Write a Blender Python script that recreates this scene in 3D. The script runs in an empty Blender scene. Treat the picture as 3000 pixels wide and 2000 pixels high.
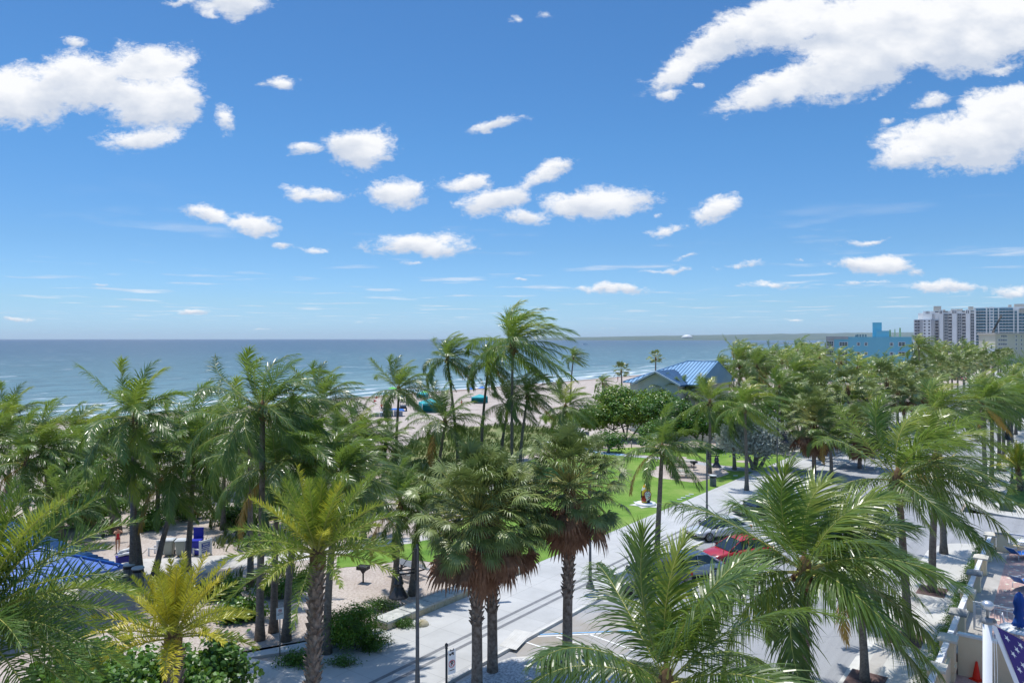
import bpy, math, random
from math import sin, cos, pi, radians, sqrt, atan2, exp
from mathutils import Vector, Matrix, noise as mnoise
from mathutils.geometry import tessellate_polygon
random.seed(11)
scene = bpy.context.scene
COL = scene.collection

# ------------------------------------------------------------------ camera, sky, sun
H = 14.0            # eye height above the promenade
F = 2150.0          # focal length in pixels of the 3000 px wide photograph
CX, HY = 1500.0, 993.0
cam_d = bpy.data.cameras.new('camera'); cam = bpy.data.objects.new('camera', cam_d); COL.objects.link(cam)
cam.location = (0, 0, H); cam.rotation_euler = (radians(90), 0, 0)
cam_d.sensor_width = 36.0; cam_d.lens = 36.0*F/3000.0
cam_d.shift_y = -(1000-HY)/3000.0
cam_d.clip_start = 0.1; cam_d.clip_end = 90000
scene.camera = cam
vs = scene.view_settings
scene.display_settings.display_device = 'sRGB'
vs.view_transform = 'Standard'; vs.look = 'None'; vs.exposure = 0.43; vs.gamma = 1.0; vs.use_curve_mapping = False

HAZE = 3e-5
SUN_EL, SUN_AZ = radians(74), radians(-32)   # azimuth measured from +Y towards +X
sd = Vector((sin(SUN_AZ)*cos(SUN_EL), cos(SUN_AZ)*cos(SUN_EL), sin(SUN_EL)))
sun_d = bpy.data.lights.new('sun', 'SUN'); sun = bpy.data.objects.new('sun', sun_d); COL.objects.link(sun)
sun_d.energy = 3.3; sun_d.angle = radians(0.53); sun_d.color = (1.0, 0.965, 0.9)
sun.rotation_euler = sd.to_track_quat('Z', 'Y').to_euler()
sun.location = (0, 0, 60)

def node(nt, t, **kw):
    n = nt.nodes.new(t)
    for k, v in kw.items():
        if k == 'inp':
            for kk, vv in v.items(): n.inputs[kk].default_value = vv
        else: setattr(n, k, v)
    return n

def make_world():
    w = bpy.data.worlds.new('World'); scene.world = w; w.use_nodes = True
    nt = w.node_tree; nt.nodes.clear(); L = nt.links.new
    out = node(nt, 'ShaderNodeOutputWorld'); bg = node(nt, 'ShaderNodeBackground'); L(bg.outputs[0], out.inputs[0])
    bg.inputs['Strength'].default_value = 0.1
    sky = node(nt, 'ShaderNodeTexSky'); sky.sky_type = 'NISHITA'; sky.sun_disc = False
    sky.sun_elevation = SUN_EL; sky.sun_rotation = SUN_AZ
    sky.altitude = 0; sky.air_density = 1.0; sky.dust_density = 0.35; sky.ozone_density = 2.2
    hsv = node(nt, 'ShaderNodeHueSaturation', inp={'Hue': 0.497, 'Saturation': 1.15, 'Value': 1.0})
    L(sky.outputs[0], hsv.inputs['Color'])
    tint = node(nt, 'ShaderNodeMix'); tint.data_type = 'RGBA'; tint.blend_type = 'MULTIPLY'
    tint.inputs[0].default_value = 1.0; tint.inputs[7].default_value = (*SKY_TINT, 1)
    L(hsv.outputs[0], tint.inputs[6])
    tc = node(nt, 'ShaderNodeTexCoord')
    sep = node(nt, 'ShaderNodeSeparateXYZ'); L(tc.outputs['Generated'], sep.inputs[0])
    # marine air: cooler and bluer towards the horizon than the bare model
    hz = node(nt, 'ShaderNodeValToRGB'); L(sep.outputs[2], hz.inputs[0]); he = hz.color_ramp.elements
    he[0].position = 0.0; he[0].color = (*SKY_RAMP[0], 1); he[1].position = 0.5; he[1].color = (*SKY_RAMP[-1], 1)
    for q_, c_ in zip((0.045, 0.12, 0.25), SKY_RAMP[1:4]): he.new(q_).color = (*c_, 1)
    he.new(0.85).color = (2.0, 2.0, 2.0, 1)  # zenith above the view brightened, added as fill light
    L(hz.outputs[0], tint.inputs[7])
    def M(op, a, b=None, c=None, clamp=False):
        n = node(nt, 'ShaderNodeMath', operation=op); n.use_clamp = clamp
        for i, x in enumerate((a, b, c)):
            if x is None: continue
            if isinstance(x, (int, float)): n.inputs[i].default_value = x
            else: L(x, n.inputs[i])
        return n.outputs[0]
    yy = M('MAXIMUM', sep.outputs[1], 0.02)
    a = M('DIVIDE', sep.outputs[0], yy); b = M('DIVIDE', sep.outputs[2], yy)
    comb = node(nt, 'ShaderNodeCombineXYZ'); L(a, comb.inputs[0]); L(b, comb.inputs[1])
    # warp the cloud outlines
    def warp(vec, scale, amp, detail, sx=1.0, sy=1.0):
        nz = node(nt, 'ShaderNodeTexNoise', inp={'Scale': scale, 'Detail': detail, 'Roughness': 0.6})
        mp = node(nt, 'ShaderNodeMapping'); mp.inputs['Scale'].default_value = (sx, sy, 1); L(vec, mp.inputs[0])
        L(mp.outputs[0], nz.inputs['Vector'])
        s = node(nt, 'ShaderNodeVectorMath', operation='SUBTRACT'); L(nz.outputs['Color'], s.inputs[0]); s.inputs[1].default_value = (.5, .5, .5)
        m = node(nt, 'ShaderNodeVectorMath', operation='MULTIPLY'); L(s.outputs[0], m.inputs[0]); m.inputs[1].default_value = (amp, amp*.7, 0)
        ad = node(nt, 'ShaderNodeVectorMath', operation='ADD'); L(vec, ad.inputs[0]); L(m.outputs[0], ad.inputs[1])
        return ad.outputs[0]
    p1 = warp(comb.outputs[0], 9.0, 0.065, 6, 1, 1.6)
    K = 1685.6
    best = None; wsum = None; hsum = None
    for (x, y, rx, ry, rot, wt) in CLOUDS:
        mp = node(nt, 'ShaderNodeMapping'); mp.vector_type = 'TEXTURE'
        mp.inputs['Location'].default_value = ((x-1176)/K, (778.5-y)/K, 0)
        mp.inputs['Rotation'].default_value = (0, 0, radians(rot)); mp.inputs['Scale'].default_value = (1.24*rx/K, 1.27*ry/K, 1)
        L(p1, mp.inputs[0])
        ln = node(nt, 'ShaderNodeVectorMath', operation='LENGTH'); L(mp.outputs[0], ln.inputs[0])
        m = M('MULTIPLY', M('SUBTRACT', wt, ln.outputs['Value']), min(1.5, max(.55, sqrt(min(rx, ry)/26.0))))
        best = m if best is None else M('SMOOTH_MAX', best, m, 0.15)
        sp = node(nt, 'ShaderNodeSeparateXYZ'); L(mp.outputs[0], sp.inputs[0])
        mc = M('MAXIMUM', m, 0.0)
        hsum = M('MULTIPLY_ADD', mc, sp.outputs[1], hsum if hsum is not None else 0.0)
        wsum = M('ADD', mc, wsum) if wsum is not None else mc
    hrel = M('DIVIDE', hsum, M('MAXIMUM', wsum, 0.02))
    # fractal edge
    mp = node(nt, 'ShaderNodeMapping'); mp.inputs['Scale'].default_value = (1, 1.7, 1); L(comb.outputs[0], mp.inputs[0])
    n1 = node(nt, 'ShaderNodeTexNoise', inp={'Scale': 14.0, 'Detail': 12.0, 'Roughness': 0.62, 'Distortion': 0.35}); L(mp.outputs[0], n1.inputs['Vector'])
    n1b = node(nt, 'ShaderNodeTexNoise', inp={'Scale': 42.0, 'Detail': 9.0, 'Roughness': 0.68, 'Distortion': 0.6}); L(mp.outputs[0], n1b.inputs['Vector'])
    n1c = node(nt, 'ShaderNodeTexNoise', inp={'Scale': 95.0, 'Detail': 7.0, 'Roughness': 0.7, 'Distortion': 0.8}); L(mp.outputs[0], n1c.inputs['Vector'])
    e = M('MULTIPLY_ADD', M('SUBTRACT', n1b.outputs['Fac'], 0.5), 0.95, M('MULTIPLY_ADD', M('SUBTRACT', n1c.outputs['Fac'], 0.5), 0.55, M('MULTIPLY_ADD', M('SUBTRACT', n1.outputs['Fac'], 0.5), 1.7, best)))
    mr = node(nt, 'ShaderNodeMapRange', interpolation_type='SMOOTHSTEP', inp={'From Min': 0.04, 'From Max': 0.62}); L(e, mr.inputs[0])
    dens = M('POWER', mr.outputs[0], 0.8)
    front = node(nt, 'ShaderNodeMapRange', inp={'From Min': 0.05, 'From Max': 0.2}); L(sep.outputs[1], front.inputs[0])
    dens = M('MULTIPLY', dens, front.outputs[0])
    # a field of small far cumulus low over the horizon, all around
    zz = M('MAXIMUM', sep.outputs[2], 0.004)
    px = M('DIVIDE', sep.outputs[0], zz); py = M('DIVIDE', sep.outputs[1], zz)
    cb = node(nt, 'ShaderNodeCombineXYZ'); L(px, cb.inputs[0]); L(py, cb.inputs[1])
    n2 = node(nt, 'ShaderNodeTexNoise', inp={'Scale': 0.55, 'Detail': 6.0, 'Roughness': 0.55}); L(cb.outputs[0], n2.inputs['Vector'])
    s2 = node(nt, 'ShaderNodeMapRange', interpolation_type='SMOOTHSTEP', inp={'From Min': 0.55, 'From Max': 0.70}); L(n2.outputs['Fac'], s2.inputs[0])
    lo = node(nt, 'ShaderNodeMapRange', interpolation_type='SMOOTHSTEP', inp={'From Min': 0.012, 'From Max': 0.03}); L(sep.outputs[2], lo.inputs[0])
    hi = node(nt, 'ShaderNodeMapRange', interpolation_type='SMOOTHSTEP', inp={'From Min': 0.06, 'From Max': 0.2, 'To Min': 1.0, 'To Max': 0.0}); L(sep.outputs[2], hi.inputs[0])
    small = M('MULTIPLY', M('MULTIPLY', s2.outputs[0], 0.55), M('MULTIPLY', lo.outputs[0], hi.outputs[0]))
    # generic fair-weather clouds behind the viewer
    n4 = node(nt, 'ShaderNodeTexNoise', inp={'Scale': 0.8, 'Detail': 8.0, 'Roughness': 0.6}); L(cb.outputs[0], n4.inputs['Vector'])
    s4 = node(nt, 'ShaderNodeMapRange', interpolation_type='SMOOTHSTEP', inp={'From Min': 0.55, 'From Max': 0.7}); L(n4.outputs['Fac'], s4.inputs[0])
    back = node(nt, 'ShaderNodeMapRange', inp={'From Min': -0.05, 'From Max': -0.3}); L(sep.outputs[1], back.inputs[0])
    up = node(nt, 'ShaderNodeMapRange', inp={'From Min': 0.05, 'From Max': 0.2}); L(sep.outputs[2], up.inputs[0])
    bk = M('MULTIPLY', s4.outputs[0], M('MULTIPLY', back.outputs[0], up.outputs[0]))
    total = M('MAXIMUM', M('MAXIMUM', dens, small), bk, clamp=True)
    # cloud light: white tops, pale grey undersides, soft billows
    n3 = node(nt, 'ShaderNodeTexNoise', inp={'Scale': 17.0, 'Detail': 6.0, 'Roughness': 0.55}); L(mp.outputs[0], n3.inputs['Vector'])
    sh = M('MULTIPLY_ADD', hrel, 0.85, M('MULTIPLY_ADD', M('SUBTRACT', n3.outputs['Fac'], 0.5), 1.6, 0.47))
    ramp = node(nt, 'ShaderNodeValToRGB'); L(sh, ramp.inputs[0])
    ramp.color_ramp.elements[0].position = 0.02; ramp.color_ramp.elements[0].color = (4.6, 5.1, 6.0, 1)
    ramp.color_ramp.elements[1].position = 0.75; ramp.color_ramp.elements[1].color = (7.3, 7.4, 7.6, 1)
    mix = node(nt, 'ShaderNodeMix'); mix.data_type = 'RGBA'
    L(total, mix.inputs[0]); L(tint.outputs[2], mix.inputs[6]); L(ramp.outputs[0], mix.inputs[7])
    L(mix.outputs[2], bg.inputs['Color'])
    w.cycles.sampling_method = 'MANUAL'; w.cycles.sample_map_resolution = 1024

SKY_TINT = (0.92, 1.0, 1.04)
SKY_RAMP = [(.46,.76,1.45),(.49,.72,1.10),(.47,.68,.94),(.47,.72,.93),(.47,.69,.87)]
CLOUDS = [  # x, y, rx, ry (px of a 2352 wide picture), tilt, weight
 (40,225,120,62,0,1),(190,185,120,62,0,1),(335,150,105,48,-8,1),(345,235,110,55,0,1),(320,312,95,26,5,.95),(185,98,34,16,0,.8),(505,270,30,34,0,.75),
 (550,10,85,36,5,.95),(420,2,50,12,0,.7),(490,42,26,24,0,.7),(640,200,48,12,3,.85),(830,335,78,44,0,1),(700,345,42,15,5,.95),(1130,292,74,13,14,.85),
 (1197,52,17,14,0,.75),(1256,44,28,12,0,.7),(725,442,66,17,0,1),(915,440,75,34,0,1),(1068,413,66,19,8,1),(1135,458,85,36,10,1),(1250,402,62,18,25,1),
 (1365,462,125,38,3,1),(1205,498,55,18,0,1),(480,492,50,20,-10,1),(575,508,62,24,0,1),(955,562,112,28,0,1),(740,578,44,12,0,.95),(940,612,32,7,0,.85),(660,566,30,12,0,.6),
 (1650,482,66,26,20,1),(1520,525,58,15,10,.95),(1510,487,20,8,0,.8),(1385,667,105,10,0,1),(1195,644,28,6,0,.8),(1695,610,55,13,10,.9),(1535,620,56,7,2,.9),(1592,590,30,7,8,.8),
 (2015,606,82,22,0,1),(2090,626,28,9,0,.9),(2000,543,66,9,13,.85),(1775,659,66,8,0,1),(1985,652,60,7,0,.95),(2160,658,98,12,0,1),(2335,662,40,11,0,1),(1838,605,15,7,0,.85),
 (440,722,48,7,0,1),(35,731,38,5,0,.85),(222,651,42,5,0,.8),(1640,95,95,45,35,.95),(1560,160,110,28,25,.9),(1790,55,150,60,10,.95),(2030,70,200,95,5,1.05),(2260,50,190,85,0,1.05),
 (1800,200,130,40,18,1),(1960,160,190,55,12,1),(2240,110,160,50,10,1),(1525,215,48,20,0,.7),(1615,190,26,12,0,.65),(1700,240,50,14,5,.85),
 (2250,320,190,62,6,1.05),(2090,360,105,28,8,1),(2320,255,110,55,8,1.05),(2140,240,62,22,8,.8),(2040,275,30,16,0,.65),(2300,155,70,10,5,.7),
 (1835,728,24,4,0,.7),(830,741,20,4,0,.8),(600,750,30,4,0,.6),(1400,752,40,4,0,.5)]
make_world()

# ------------------------------------------------------------------ placing helpers
TH = math.atan2(1637.0, 2150.0)                 # the street runs this far right of the view axis
UX, UY = sin(TH), cos(TH)                       # along the street
VX, VY = -cos(TH), sin(TH)                      # across it, towards the sea
ROTZ = atan2(UY, UX)                            # local x = along the street, local y = towards the sea
KO = 1.27551
def G(sx, sy, z=0.0):                           # ground point seen at (sx, sy) of the 3000 px photo
    Y = (H-z)*F/(sy-HY); return Vector(((sx-CX)*Y/F, Y, z))
def GO(ox, oy, z=0.0): return G(ox*KO, oy*KO, z)
def at(sx, sy, Y): return Vector(((sx-CX)*Y/F, Y, H-(sy-HY)*Y/F))
def UVP(u, v, z=0.0): return Vector((u*UX+v*VX, u*UY+v*VY, z))
def touv(p): return (p.x*UX+p.y*UY, p.x*VX+p.y*VY)

def tris(pts):                                  # upward-facing triangles of a flat outline
    T=tessellate_polygon([[Vector((p[0],p[1],0)) for p in pts]]); out=[]
    for a,b,c in T:
        A,B,C_=pts[a],pts[b],pts[c]
        cr=(B[0]-A[0])*(C_[1]-A[1])-(B[1]-A[1])*(C_[0]-A[0])
        if abs(cr)>1e-9: out.append((a,b,c) if cr>0 else (a,c,b))
    return out
# ------------------------------------------------------------------ mesh builder
class MB:
    def __init__(s): s.v=[]; s.f=[]; s.m=[]; s.t=None; s.sm=[]
    def add(s, vs_, fs, mi=0, sm=False, tint=None):
        b=len(s.v); s.v.extend([tuple(p) for p in vs_])
        for f in fs: s.f.append(tuple(i+b for i in f)); s.m.append(mi); s.sm.append(sm)
        if tint is not None and s.t is None: s.t=[0.0]*b
        if s.t is not None: s.t.extend([tint or 0.0]*len(vs_))
    def box(s, c, d, rot=0.0, mi=0, top=1.0):
        x,y,z=c; a,b_,h=d[0]/2,d[1]/2,d[2]/2; cr,sr=cos(rot),sin(rot); P=[]
        for k,(sz,t) in enumerate(((-1,1.0),(1,top))):
            for sx,sy in ((-1,-1),(1,-1),(1,1),(-1,1)):
                X,Y=sx*a*t,sy*b_*t; P.append((x+X*cr-Y*sr,y+X*sr+Y*cr,z+sz*h))
        s.add(P,[(3,2,1,0),(4,5,6,7),(0,1,5,4),(1,2,6,5),(2,3,7,6),(3,0,4,7)],mi)
    def tube(s, pts, rad, n=8, mi=0, caps=True, sm=True, tint=None):
        pts=[Vector(p) for p in pts]; k=len(pts)
        if not hasattr(rad,'__len__'): rad=[rad]*k
        P=[]; ref=None
        for i,p in enumerate(pts):
            t=(pts[min(i+1,k-1)]-pts[max(i-1,0)])
            if t.length<1e-9: t=Vector((0,0,1))
            t.normalize()
            if ref is None: ref=Vector((1,0,0)) if abs(t.z)>.7 else Vector((0,0,1))
            a=(ref-t*ref.dot(t))
            if a.length<1e-4: a=t.orthogonal()
            a.normalize(); ref=a; b=t.cross(a)
            for j in range(n):
                q=2*pi*j/n; P.append(p+(a*cos(q)+b*sin(q))*rad[i])
        fs=[]
        for i in range(k-1):
            for j in range(n):
                j2=(j+1)%n; fs.append((i*n+j,i*n+j2,(i+1)*n+j2,(i+1)*n+j))
        if caps: fs.append(tuple(range(n-1,-1,-1))); fs.append(tuple((k-1)*n+j for j in range(n)))
        s.add(P,fs,mi,sm,tint)
    def lathe(s, prof, n=16, c=(0,0,0), mi=0, sm=True):
        P=[]; fs=[]; k=len(prof)
        for r,z in prof:
            for j in range(n):
                q=2*pi*j/n; P.append((c[0]+r*cos(q),c[1]+r*sin(q),c[2]+z))
        for i in range(k-1):
            for j in range(n):
                j2=(j+1)%n; fs.append((i*n+j,i*n+j2,(i+1)*n+j2,(i+1)*n+j))
        fs.append(tuple(range(n-1,-1,-1))); fs.append(tuple((k-1)*n+j for j in range(n)))
        s.add(P,fs,mi,sm)
    def prism(s, pts, z0, z1, mi=0):
        a=0
        for i in range(len(pts)): x0,y0=pts[i][:2]; x1,y1=pts[(i+1)%len(pts)][:2]; a+=x0*y1-x1*y0
        if a<0: pts=pts[::-1]
        n=len(pts); P=[(p[0],p[1],z0) for p in pts]+[(p[0],p[1],z1) for p in pts]; T=tris(pts)
        fs=[t[::-1] for t in T]+[tuple(i+n for i in t) for t in T]+[(i,(i+1)%n,n+(i+1)%n,n+i) for i in range(n)]
        s.add(P,fs,mi)
    def plate(s, pts, off, mi=0):                # a flat outline in 3-D given thickness by the offset vector
        n=len(pts); o=Vector(off); P=[Vector(p) for p in pts]; P2=[p+o for p in P]
        s.add(P+P2,[tuple(range(n)),tuple(range(2*n-1,n-1,-1))]+[((i+1)%n,i,n+i,n+(i+1)%n) for i in range(n)],mi)
    def sheet(s, pts, z, mi=0):
        a=0
        for i in range(len(pts)): x0,y0=pts[i][:2]; x1,y1=pts[(i+1)%len(pts)][:2]; a+=x0*y1-x1*y0
        if a<0: pts=pts[::-1]
        s.add([(p[0],p[1],z) for p in pts],tris(pts),mi)
    def mesh(s, name, mats):
        me=bpy.data.meshes.new(name); me.from_pydata(s.v,[],s.f)
        for m in (mats if isinstance(mats,(list,tuple)) else [mats]): me.materials.append(m)
        me.polygons.foreach_set('material_index',s.m); me.polygons.foreach_set('use_smooth',s.sm)
        if s.t is not None:
            at_=me.attributes.new('tint','FLOAT','POINT'); at_.data.foreach_set('value',s.t)
        me.update(); return me
    def build(s, name, mats, parent=None, loc=None, rot=None):
        o=bpy.data.objects.new(name,s.mesh(name,mats)); COL.objects.link(o)
        if parent is not None: o.parent=parent
        if loc is not None: o.location=loc
        if rot is not None: o.rotation_euler=(0,0,rot)
        return o

def tag(o, label=None, cat=None, group=None, kind=None):
    if label: o['label']=label
    if cat: o['category']=cat
    if group: o['group']=group
    if kind: o['kind']=kind
    return o
def thing(name, label, cat, loc=(0,0,0), rz=0.0, group=None):
    o=bpy.data.objects.new(name,None); COL.objects.link(o); o.location=loc; o.rotation_euler=(0,0,rz)
    o.empty_display_size=.2
    return tag(o,label,cat,group)
def copy_tree(root, loc=None, rz=None, label=None, group=None, scale=None):
    r=root.copy(); COL.objects.link(r)
    if loc is not None: r.location=loc
    if rz is not None: r.rotation_euler=(0,0,rz)
    if scale is not None: r.scale=(scale,)*3 if not hasattr(scale,'__len__') else scale
    if label: r['label']=label
    if group: r['group']=group
    for ch in list(root.children):
        c=ch.copy(); COL.objects.link(c); c.parent=r
        for g in list(ch.children):
            d=g.copy(); COL.objects.link(d); d.parent=c
    return r
def structure(name, mb, mats, rot=None): return tag(mb.build(name,mats,rot=rot),kind='structure')
def text_mesh(txt, size, depth=0.004, bold=False):
    cu=bpy.data.curves.new('lettering','FONT'); cu.body=txt; cu.size=size; cu.extrude=depth; cu.align_x='CENTER'; cu.align_y='CENTER'
    if bold: cu.offset=size*.02
    o=bpy.data.objects.new('lettering',cu); COL.objects.link(o)
    dg=bpy.context.evaluated_depsgraph_get(); me=bpy.data.meshes.new_from_object(o.evaluated_get(dg)); me=me.copy()
    bpy.data.objects.remove(o); me.name='lettering'; return me
def text_obj(txt, size, mat, parent, loc, rot, bold=False):
    me=text_mesh(txt,size,bold=bold); me.materials.clear(); me.materials.append(mat)
    o=bpy.data.objects.new('lettering',me); COL.objects.link(o); o.parent=parent; o.location=loc; o.rotation_euler=rot
    return o

# ------------------------------------------------------------------ materials
def lin(c):
    return tuple(((x/255)/12.92 if x/255<=.04045 else ((x/255+.055)/1.055)**2.4) for x in c)
def mat(name, col, col2=None, rough=.6, spec=.4, nscale=2.0, detail=5.0, bump=0.0, bscale=None, metal=0.0, contrast=(.35,.65), coat=0.0, obj_rand=0.0, bdist=.02):
    m=bpy.data.materials.new(name); m.use_nodes=True; nt=m.node_tree; L=nt.links.new
    b=nt.nodes['Principled BSDF']; b.inputs['Base Color'].default_value=(*col,1); b.inputs['Roughness'].default_value=rough
    b.inputs['Specular IOR Level'].default_value=spec; b.inputs['Metallic'].default_value=metal; b.inputs['Coat Weight'].default_value=coat
    tc=node(nt,'ShaderNodeTexCoord')
    src=None
    if col2 is not None:
        nz=node(nt,'ShaderNodeTexNoise',inp={'Scale':nscale,'Detail':detail,'Roughness':.6}); L(tc.outputs['Object'],nz.inputs['Vector'])
        r=node(nt,'ShaderNodeValToRGB'); r.color_ramp.elements[0].position=contrast[0]; r.color_ramp.elements[1].position=contrast[1]
        r.color_ramp.elements[0].color=(*col,1); r.color_ramp.elements[1].color=(*col2,1); L(nz.outputs['Fac'],r.inputs[0]); src=r.outputs[0]
        L(src,b.inputs['Base Color'])
    if bump:
        nb=node(nt,'ShaderNodeTexNoise',inp={'Scale':bscale or nscale*6,'Detail':6.0,'Roughness':.65}); L(tc.outputs['Object'],nb.inputs['Vector'])
        bp=node(nt,'ShaderNodeBump',inp={'Strength':bump,'Distance':bdist}); L(nb.outputs['Fac'],bp.inputs['Height']); L(bp.outputs[0],b.inputs['Normal'])
    m['src']=1
    return m

def leaf_mat(name, dark, mid, yel, rough=.38, trans=.3, tcol=(.25,.38,.05), spec=.5):
    m=bpy.data.materials.new(name); m.use_nodes=True; nt=m.node_tree; L=nt.links.new
    b=nt.nodes['Principled BSDF']; out=nt.nodes['Material Output']
    at_=node(nt,'ShaderNodeAttribute',attribute_name='tint'); oi=node(nt,'ShaderNodeObjectInfo')
    tc=node(nt,'ShaderNodeTexCoord'); nz=node(nt,'ShaderNodeTexNoise',inp={'Scale':1.3,'Detail':3.0}); L(tc.outputs['Object'],nz.inputs['Vector'])
    a1=node(nt,'ShaderNodeMath',operation='MULTIPLY_ADD'); L(nz.outputs['Fac'],a1.inputs[0]); a1.inputs[1].default_value=.35; L(at_.outputs['Fac'],a1.inputs[2])
    a2=node(nt,'ShaderNodeMath',operation='MULTIPLY_ADD'); L(oi.outputs['Random'],a2.inputs[0]); a2.inputs[1].default_value=.28; L(a1.outputs[0],a2.inputs[2])
    a3=node(nt,'ShaderNodeMath',operation='SUBTRACT'); L(a2.outputs[0],a3.inputs[0]); a3.inputs[1].default_value=.31
    r=node(nt,'ShaderNodeValToRGB'); L(a3.outputs[0],r.inputs[0]); e=r.color_ramp.elements
    e[0].position=0; e[0].color=(*dark,1); e[1].position=.4; e[1].color=(*mid,1); q=e.new(.95); q.color=(*yel,1)
    L(r.outputs[0],b.inputs['Base Color']); b.inputs['Roughness'].default_value=rough; b.inputs['Specular IOR Level'].default_value=spec
    tr=node(nt,'ShaderNodeBsdfTranslucent'); mx=node(nt,'ShaderNodeMixShader'); mx.inputs[0].default_value=trans
    tm=node(nt,'ShaderNodeMix'); tm.data_type='RGBA'; tm.inputs[0].default_value=.55; L(r.outputs[0],tm.inputs[6]); tm.inputs[7].default_value=(*tcol,1)
    L(tm.outputs[2],tr.inputs[0]); L(b.outputs[0],mx.inputs[1]); L(tr.outputs[0],mx.inputs[2]); L(mx.outputs[0],out.inputs[0])
    return m

M_coco = leaf_mat('coconut_leaf',(.055,.10,.025),(.145,.235,.046),(.58,.54,.06),rough=.29,trans=.4,tcol=(.32,.46,.06))
M_rachis = mat('frond_stem',(.34,.36,.09),(.45,.40,.10),rough=.5)
M_sabal = leaf_mat('sabal_leaf',(.12,.155,.04),(.26,.32,.09),(.52,.50,.14),rough=.4,trans=.2,tcol=(.15,.22,.05))
M_dead = mat('dead_frond',(.13,.055,.028),(.30,.16,.09),rough=.8,nscale=3)
M_date = leaf_mat('date_leaf',(.05,.12,.028),(.20,.30,.045),(.70,.58,.05),rough=.42,trans=.3,tcol=(.35,.42,.04))
M_heart = mat('palm_fibre',(.11,.055,.03),(.20,.13,.06),rough=.9,nscale=9,bump=.5)
M_broad = leaf_mat('broad_leaf',(.036,.095,.016),(.10,.22,.03),(.30,.36,.03),rough=.34,trans=.28,tcol=(.22,.36,.03))
M_grape = leaf_mat('sea_grape_leaf',(.042,.11,.02),(.125,.25,.038),(.36,.40,.03),rough=.36,trans=.28,tcol=(.28,.42,.03))
M_silver = leaf_mat('silver_leaf',(.30,.34,.31),(.52,.57,.52),(.66,.70,.62),rough=.5,trans=.3,tcol=(.3,.35,.25))
M_lime = leaf_mat('bright_leaf',(.03,.085,.006),(.09,.20,.012),(.42,.45,.02),rough=.35,trans=.3,tcol=(.25,.45,.02))
M_blade = leaf_mat('dune_blade',(.06,.10,.02),(.14,.21,.05),(.38,.36,.12),rough=.55,trans=.25,tcol=(.3,.36,.08))

def trunk_mat(name, c1, c2, ring=9.0, bump=.5):
    m=bpy.data.materials.new(name); m.use_nodes=True; nt=m.node_tree; L=nt.links.new; b=nt.nodes['Principled BSDF']
    b.inputs['Roughness'].default_value=.85; b.inputs['Specular IOR Level'].default_value=.2
    tc=node(nt,'ShaderNodeTexCoord'); wv=node(nt,'ShaderNodeTexWave',wave_type='BANDS',bands_direction='Z',inp={'Scale':ring/6.28*1.0,'Distortion':2.2,'Detail':3.0,'Detail Scale':2.5})
    L(tc.outputs['Object'],wv.inputs['Vector'])
    nz=node(nt,'ShaderNodeTexNoise',inp={'Scale':5.0,'Detail':8.0,'Roughness':.7}); L(tc.outputs['Object'],nz.inputs['Vector'])
    mx=node(nt,'ShaderNodeMath',operation='MULTIPLY'); L(wv.outputs['Fac'],mx.inputs[0]); L(nz.outputs['Fac'],mx.inputs[1])
    ad=node(nt,'ShaderNodeMath',operation='ADD'); L(mx.outputs[0],ad.inputs[0]); L(nz.outputs['Fac'],ad.inputs[1])
    r=node(nt,'ShaderNodeValToRGB'); L(ad.outputs[0],r.inputs[0]); r.color_ramp.elements[0].position=.45; r.color_ramp.elements[1].position=1.15 if False else 1.0
    r.color_ramp.elements[0].color=(*c1,1); r.color_ramp.elements[1].color=(*c2,1); L(r.outputs[0],b.inputs['Base Color'])
    bp=node(nt,'ShaderNodeBump',inp={'Strength':bump,'Distance':.03}); L(ad.outputs[0],bp.inputs['Height']); L(bp.outputs[0],b.inputs['Normal'])
    return m
M_trunk = trunk_mat('palm_trunk',(.095,.075,.062),(.27,.235,.20),ring=36)
M_boot = mat('palm_boot',(.13,.085,.06),(.34,.27,.22),rough=.85,nscale=5,bump=.3)
M_dying = leaf_mat('dying_frond',(.30,.16,.03),(.50,.30,.05),(.55,.42,.10),rough=.5,trans=.3,tcol=(.5,.35,.08))
M_bark = mat('bark',(.14,.115,.095),(.30,.27,.23),rough=.9,nscale=4,bump=.7)
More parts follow.
